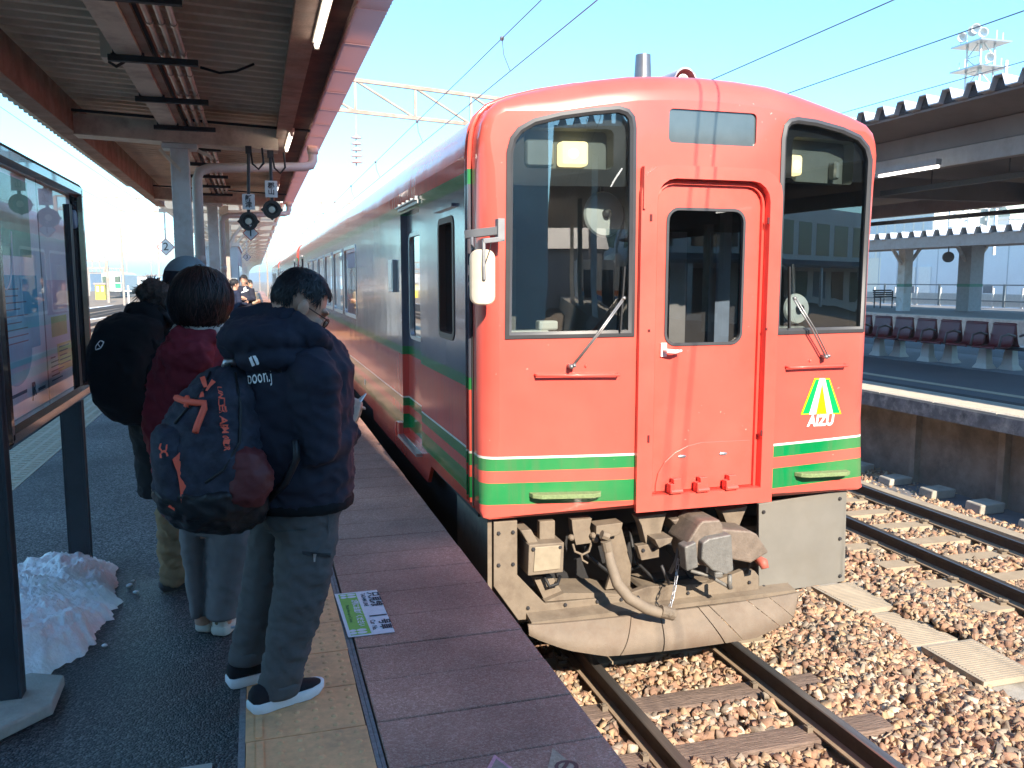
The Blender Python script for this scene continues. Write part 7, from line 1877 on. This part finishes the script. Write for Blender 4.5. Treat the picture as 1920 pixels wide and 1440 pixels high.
sheetq('print_block', 3.72, 4.36, 1.70, 2.03, XP + .001, m_pg1); sheetq('print_block', 3.74, 4.42, 1.30, 1.62, XP + .001, m_teal); sheetq('print_block', 4.60, 5.05, 1.43, 1.60, XP + .001, m_ppk); sheetq('print_block', 4.76, 5.20, 1.14, 1.28, XP + .001, m_py); sheetq('print_block', 4.66, 5.02, 1.32, 1.42, XP + .001, m_py); sheetq('print_block', 5.24, 5.27, 1.1, 1.32, XP + .001, m_pr)
b = MB(); n_ = 28; b.add([(XP + .0015, 4.0 + .26 * math.cos(a), 1.31 + .15 * math.sin(a)) for a in [2 * PI * k / n_ for k in range(n_)]], [tuple(range(n_))]); obj('print_block', b, m_teal, nb)
for i in range(9):
    L_ = random.uniform(.25, .5); sheetq('text_line', 3.80, 3.80 + L_, 1.56 - .028 * i, 1.565 - .028 * i, XP + .002, m_pnk)
for i in range(6): sheetq('text_line', 4.60, 4.60 + random.uniform(.1, .3), 1.22 - .022 * i, 1.226 - .022 * i, XP + .002, m_pnk)
for i in range(5): sheetq('text_line', 4.80, 4.80 + random.uniform(.15, .3), 1.26 - .022 * i, 1.266 - .022 * i, XP + .002, m_pnk)
sheetq('text_line', 3.76, 4.12, 1.118, 1.132, XP + .002, m_pnk); sheetq('text_line', 4.32, 4.46, 1.098, 1.112, XP + .002, m_pnk)
place_text('lettering', text_mesh('JR', .085, .0004, .002), m_pnk, nb, (XP + .003, 4.24, 1.115), (0, 1, 0), (0, 0, 1))
# a chain-like tape drawn on the left poster (pale loop)
b = MB(); b.tube([(XP + .003, 3.90 + .13 * math.cos(a), 1.80 + .17 * math.sin(a) * (1.4 if math.sin(a) < 0 else .6)) for a in [PI + PI * k / 16 for k in range(17)]], .004, 4); obj('print_block', b, m_pw1, nb)
b = MB(); b.quad((BX - .015, YB0 + .07, ZB0 + .07), (BX - .015, YB1 - .07, ZB0 + .07), (BX - .015, YB1 - .07, ZB1 - .07), (BX - .015, YB0 + .07, ZB1 - .07)); obj('glass_pane', b, glass('board_glass', (.97, .98, .98), -.02, ior=1.22), nb, fixn=False)
b = MB(); b.lathe((BX - .012, 5.24, 1.93), (1, 0, 0), [(0, .05), (.012, .05), (.016, .045), (.016, 0)], 24); obj('lock_cover', b, mat('blue_grey_plastic', (.18, .24, .34), .4), nb)
b = MB(); pf = [onZ(-40, 1310, 0), onZ(-60, 1420, 0), onZ(100, 1340, 0), onZ(122, 1285, 0), onZ(60, 1280, 0)]
b.loft([[p + UP * .0 for p in pf], [p + UP * .035 for p in pf], [p * .985 + Vector((BX * .015, 3.5 * .015, .045)) for p in pf]]); obj('footing', b, m_conc, nb, bevel=.006)

# ------------------------------------------------ old snow heap round the posts
b = MB(); NR, NA = 56, 240; cS = Vector((-1.08, 4.42, 0)); rows = []
for i in range(NR + 1):
    f = i / NR; row = []
    for k in range(NA):
        a = 2 * PI * k / NA
        R_ = 1 / math.sqrt((math.cos(a) / .36) ** 2 + (math.sin(a) / .90) ** 2)
        R_ *= 1 + .14 * noise.noise((math.cos(a) * 2.2, math.sin(a) * 2.2, 3)) + .10 * noise.noise((math.cos(a) * 7, math.sin(a) * 7, 5)) + .05 * noise.noise((math.cos(a) * 19, math.sin(a) * 19, 1)) + .03 * noise.noise((math.cos(a) * 45, math.sin(a) * 45, 1))
        x, y = cS.x + math.cos(a) * R_ * f, cS.y + math.sin(a) * R_ * f
        h_ = .15 * (1 - f ** 3.2) * (1 + .35 * noise.noise((x * 4, y * 4, 0))) + (.030 * noise.noise((x * 13, y * 13, 2)) + .016 * noise.noise((x * 31, y * 31, 4)) + .010 * noise.noise((x * 60, y * 60, 4)) + .006 * noise.noise((x * 120, y * 120, 4))) * min(1, (1 - f) * 6)
        row.append((x, y, max(.001, h_) if f < 1 else -.003))
    rows.append(row)
b.loft(rows, cap=False)
m_sn2 = mat('old_snow', (.93, .93, .94), .55, var=.08, vs=14, bump=.7, bs=60, bd=.012, dirt=((.62, .62, .62), .5, 6))
try:
    for s_ in [m_sn2]:
        s_.node_tree.nodes['Principled BSDF'].inputs['Subsurface Weight'].default_value = .25; s_.node_tree.nodes['Principled BSDF'].inputs['Subsurface Radius'].default_value = (.03, .04, .05)
except Exception: pass
tag(obj('snow_pile', b, m_sn2, None, smooth=True), 'melting heap of old snow round the notice board posts', 'snow')
for kk, (x, y, r) in enumerate(((250, 1090, .008), (243, 1100, .014), (255, 1112, .012), (196, 1212, .010))):
    c = onZ(x, y, 0); b = MB(); b.ell(c + UP * r * .5, r * 1.3, r, r * .7, 8, 6); tag(obj('snow_crumb', b, m_sn2, None, smooth=True), ORD[kk] + ' small snow crumb beside the melting heap, counted from the far side', 'snow', 'snow crumbs beside the heap')

# ------------------------------------------------ stickers on the edge slabs
m_sw = mat('sticker_white', (.68, .69, .74), .6, var=.05, vs=30, dirt=((.5, .5, .55), .4, 20)); m_sg = mat('sticker_green', (.22, .46, .07), .6, var=.08, vs=30); m_sdk = mat('sticker_dark_green', (.05, .17, .05), .6); m_sk = mat('sticker_ink', (.02, .02, .04), .6)
st = thing('floor_sticker', 'green and white boarding position sticker on the platform edge slabs', 'sticker', (.44, 4.02, .0))
SX, SY = .335, 4.30
sp = lambda s, t, z=.0: (SX + t, SY - s, .004 + z)
b = MB(); b.prism([sp(0, 0), sp(.56, .012), sp(.56, .222), sp(0, .215)], (0, 0, .0012)); obj('base', b, m_sw, st)
b = MB(); b.prism([sp(.015, .016, .0016), sp(.545, .026, .0016), sp(.545, .118, .0016), sp(.015, .104, .0016)], (0, 0, .0003)); obj('green_field', b, m_sg, st)
def stx(txt, size, s, t, m, bold=.001, z=.003): place_text('lettering', text_mesh(txt, size, .0001, bold), m, st, sp(s, t, z), (0, -1, 0), (1, 0, 0))
stx('只見線', .066, .125, .185, m_sk, .0018); stx('TADAMI LINE', .030, .125, .136, m_sk, .0003); stx('1', .115, .345, .170, m_sk, .002); stx('号車', .060, .455, .190, m_sk, .0018); stx('Car  No.', .034, .455, .140, m_sk, .0004)
stx('2列にお並びください', .036, .285, .085, m_sw, .0014); stx('Please line up in 2 lines', .024, .285, .045, m_sdk, .0003)
for s in (.035, .068, .495, .525):
    for t, r in ((.078, .024), (.038, .017)):
        b = MB(); b.add([sp(s + .0135 * math.sin(q), t + r * math.cos(q) * (1.0 if math.cos(q) > 0 else .9), .0024) for q in [2 * PI * k / 14 for k in range(14)]], [tuple(range(14))]); obj('footprint', b, m_sw, st, fixn=False)
for (apx, l_, r_, c1, c2, txt, lab) in (((927, 1415), (902, 1462), (990, 1462), (.62, .30, .36), (.33, .25, .21), '', 'worn pink edged triangle sticker at the bottom of the platform edge'), ((1036, 1403), (1020, 1470), (1118, 1470), (.42, .33, .25), (.44, .34, .25), 'の', 'worn beige triangle sticker nearest the track at the platform edge')):
    A, B_, C_ = onZ(*apx, .004), onZ(*l_, .004), onZ(*r_, .004); g_ = (A + B_ + C_) / 3
    t = thing('floor_sticker', lab, 'sticker', g_)
    b = MB(); b.prism([A, B_, C_], (0, 0, .001)); obj('base', b, mat('tri_%d' % apx[0], c1, .7, var=.25, vs=60), t)
    b = MB(); sh = lambda p: g_ + (p - g_) * .72 + UP * .0014; b.prism([sh(A), sh(B_), sh(C_)], (0, 0, .0004)); obj('inner_field', b, mat('tri_in_%d' % apx[0], c2, .8, var=.3, vs=70), t)
    if txt: place_text('lettering', text_mesh(txt, .09, .0001, .003), m_sk, t, onZ(1062, 1438, .0065), (.9, -.4, 0), (.4, .9, 0))
b = MB(); c = onZ(380, 1436, 0); b.box(c.x - .07, c.x + .03, c.y - .08, c.y + .005, -.01, .003); struct(obj('asphalt_patch', b, m_conc))
# ================================================================== winter air
hb = MB(); hb.box(-700, 900, -80, 2950, -2.3, 37)
hz = struct(obj('haze', hb, []), 'stuff')
mh = bpy.data.materials.new('haze_air'); mh.use_nodes = True; hn = mh.node_tree.nodes; hn.remove(hn['Principled BSDF'])
pv = hn.new('ShaderNodeVolumePrincipled'); pv.inputs['Density'].default_value = 0.0009; pv.inputs['Color'].default_value = (.86, .93, 1.0, 1); pv.inputs['Anisotropy'].default_value = 0.2
mh.node_tree.links.new(pv.outputs[0], [q for q in hn if q.type == 'OUTPUT_MATERIAL'][0].inputs['Volume'])
hz.data.materials.append(mh)
SC.cycles.volume_bounces = 0
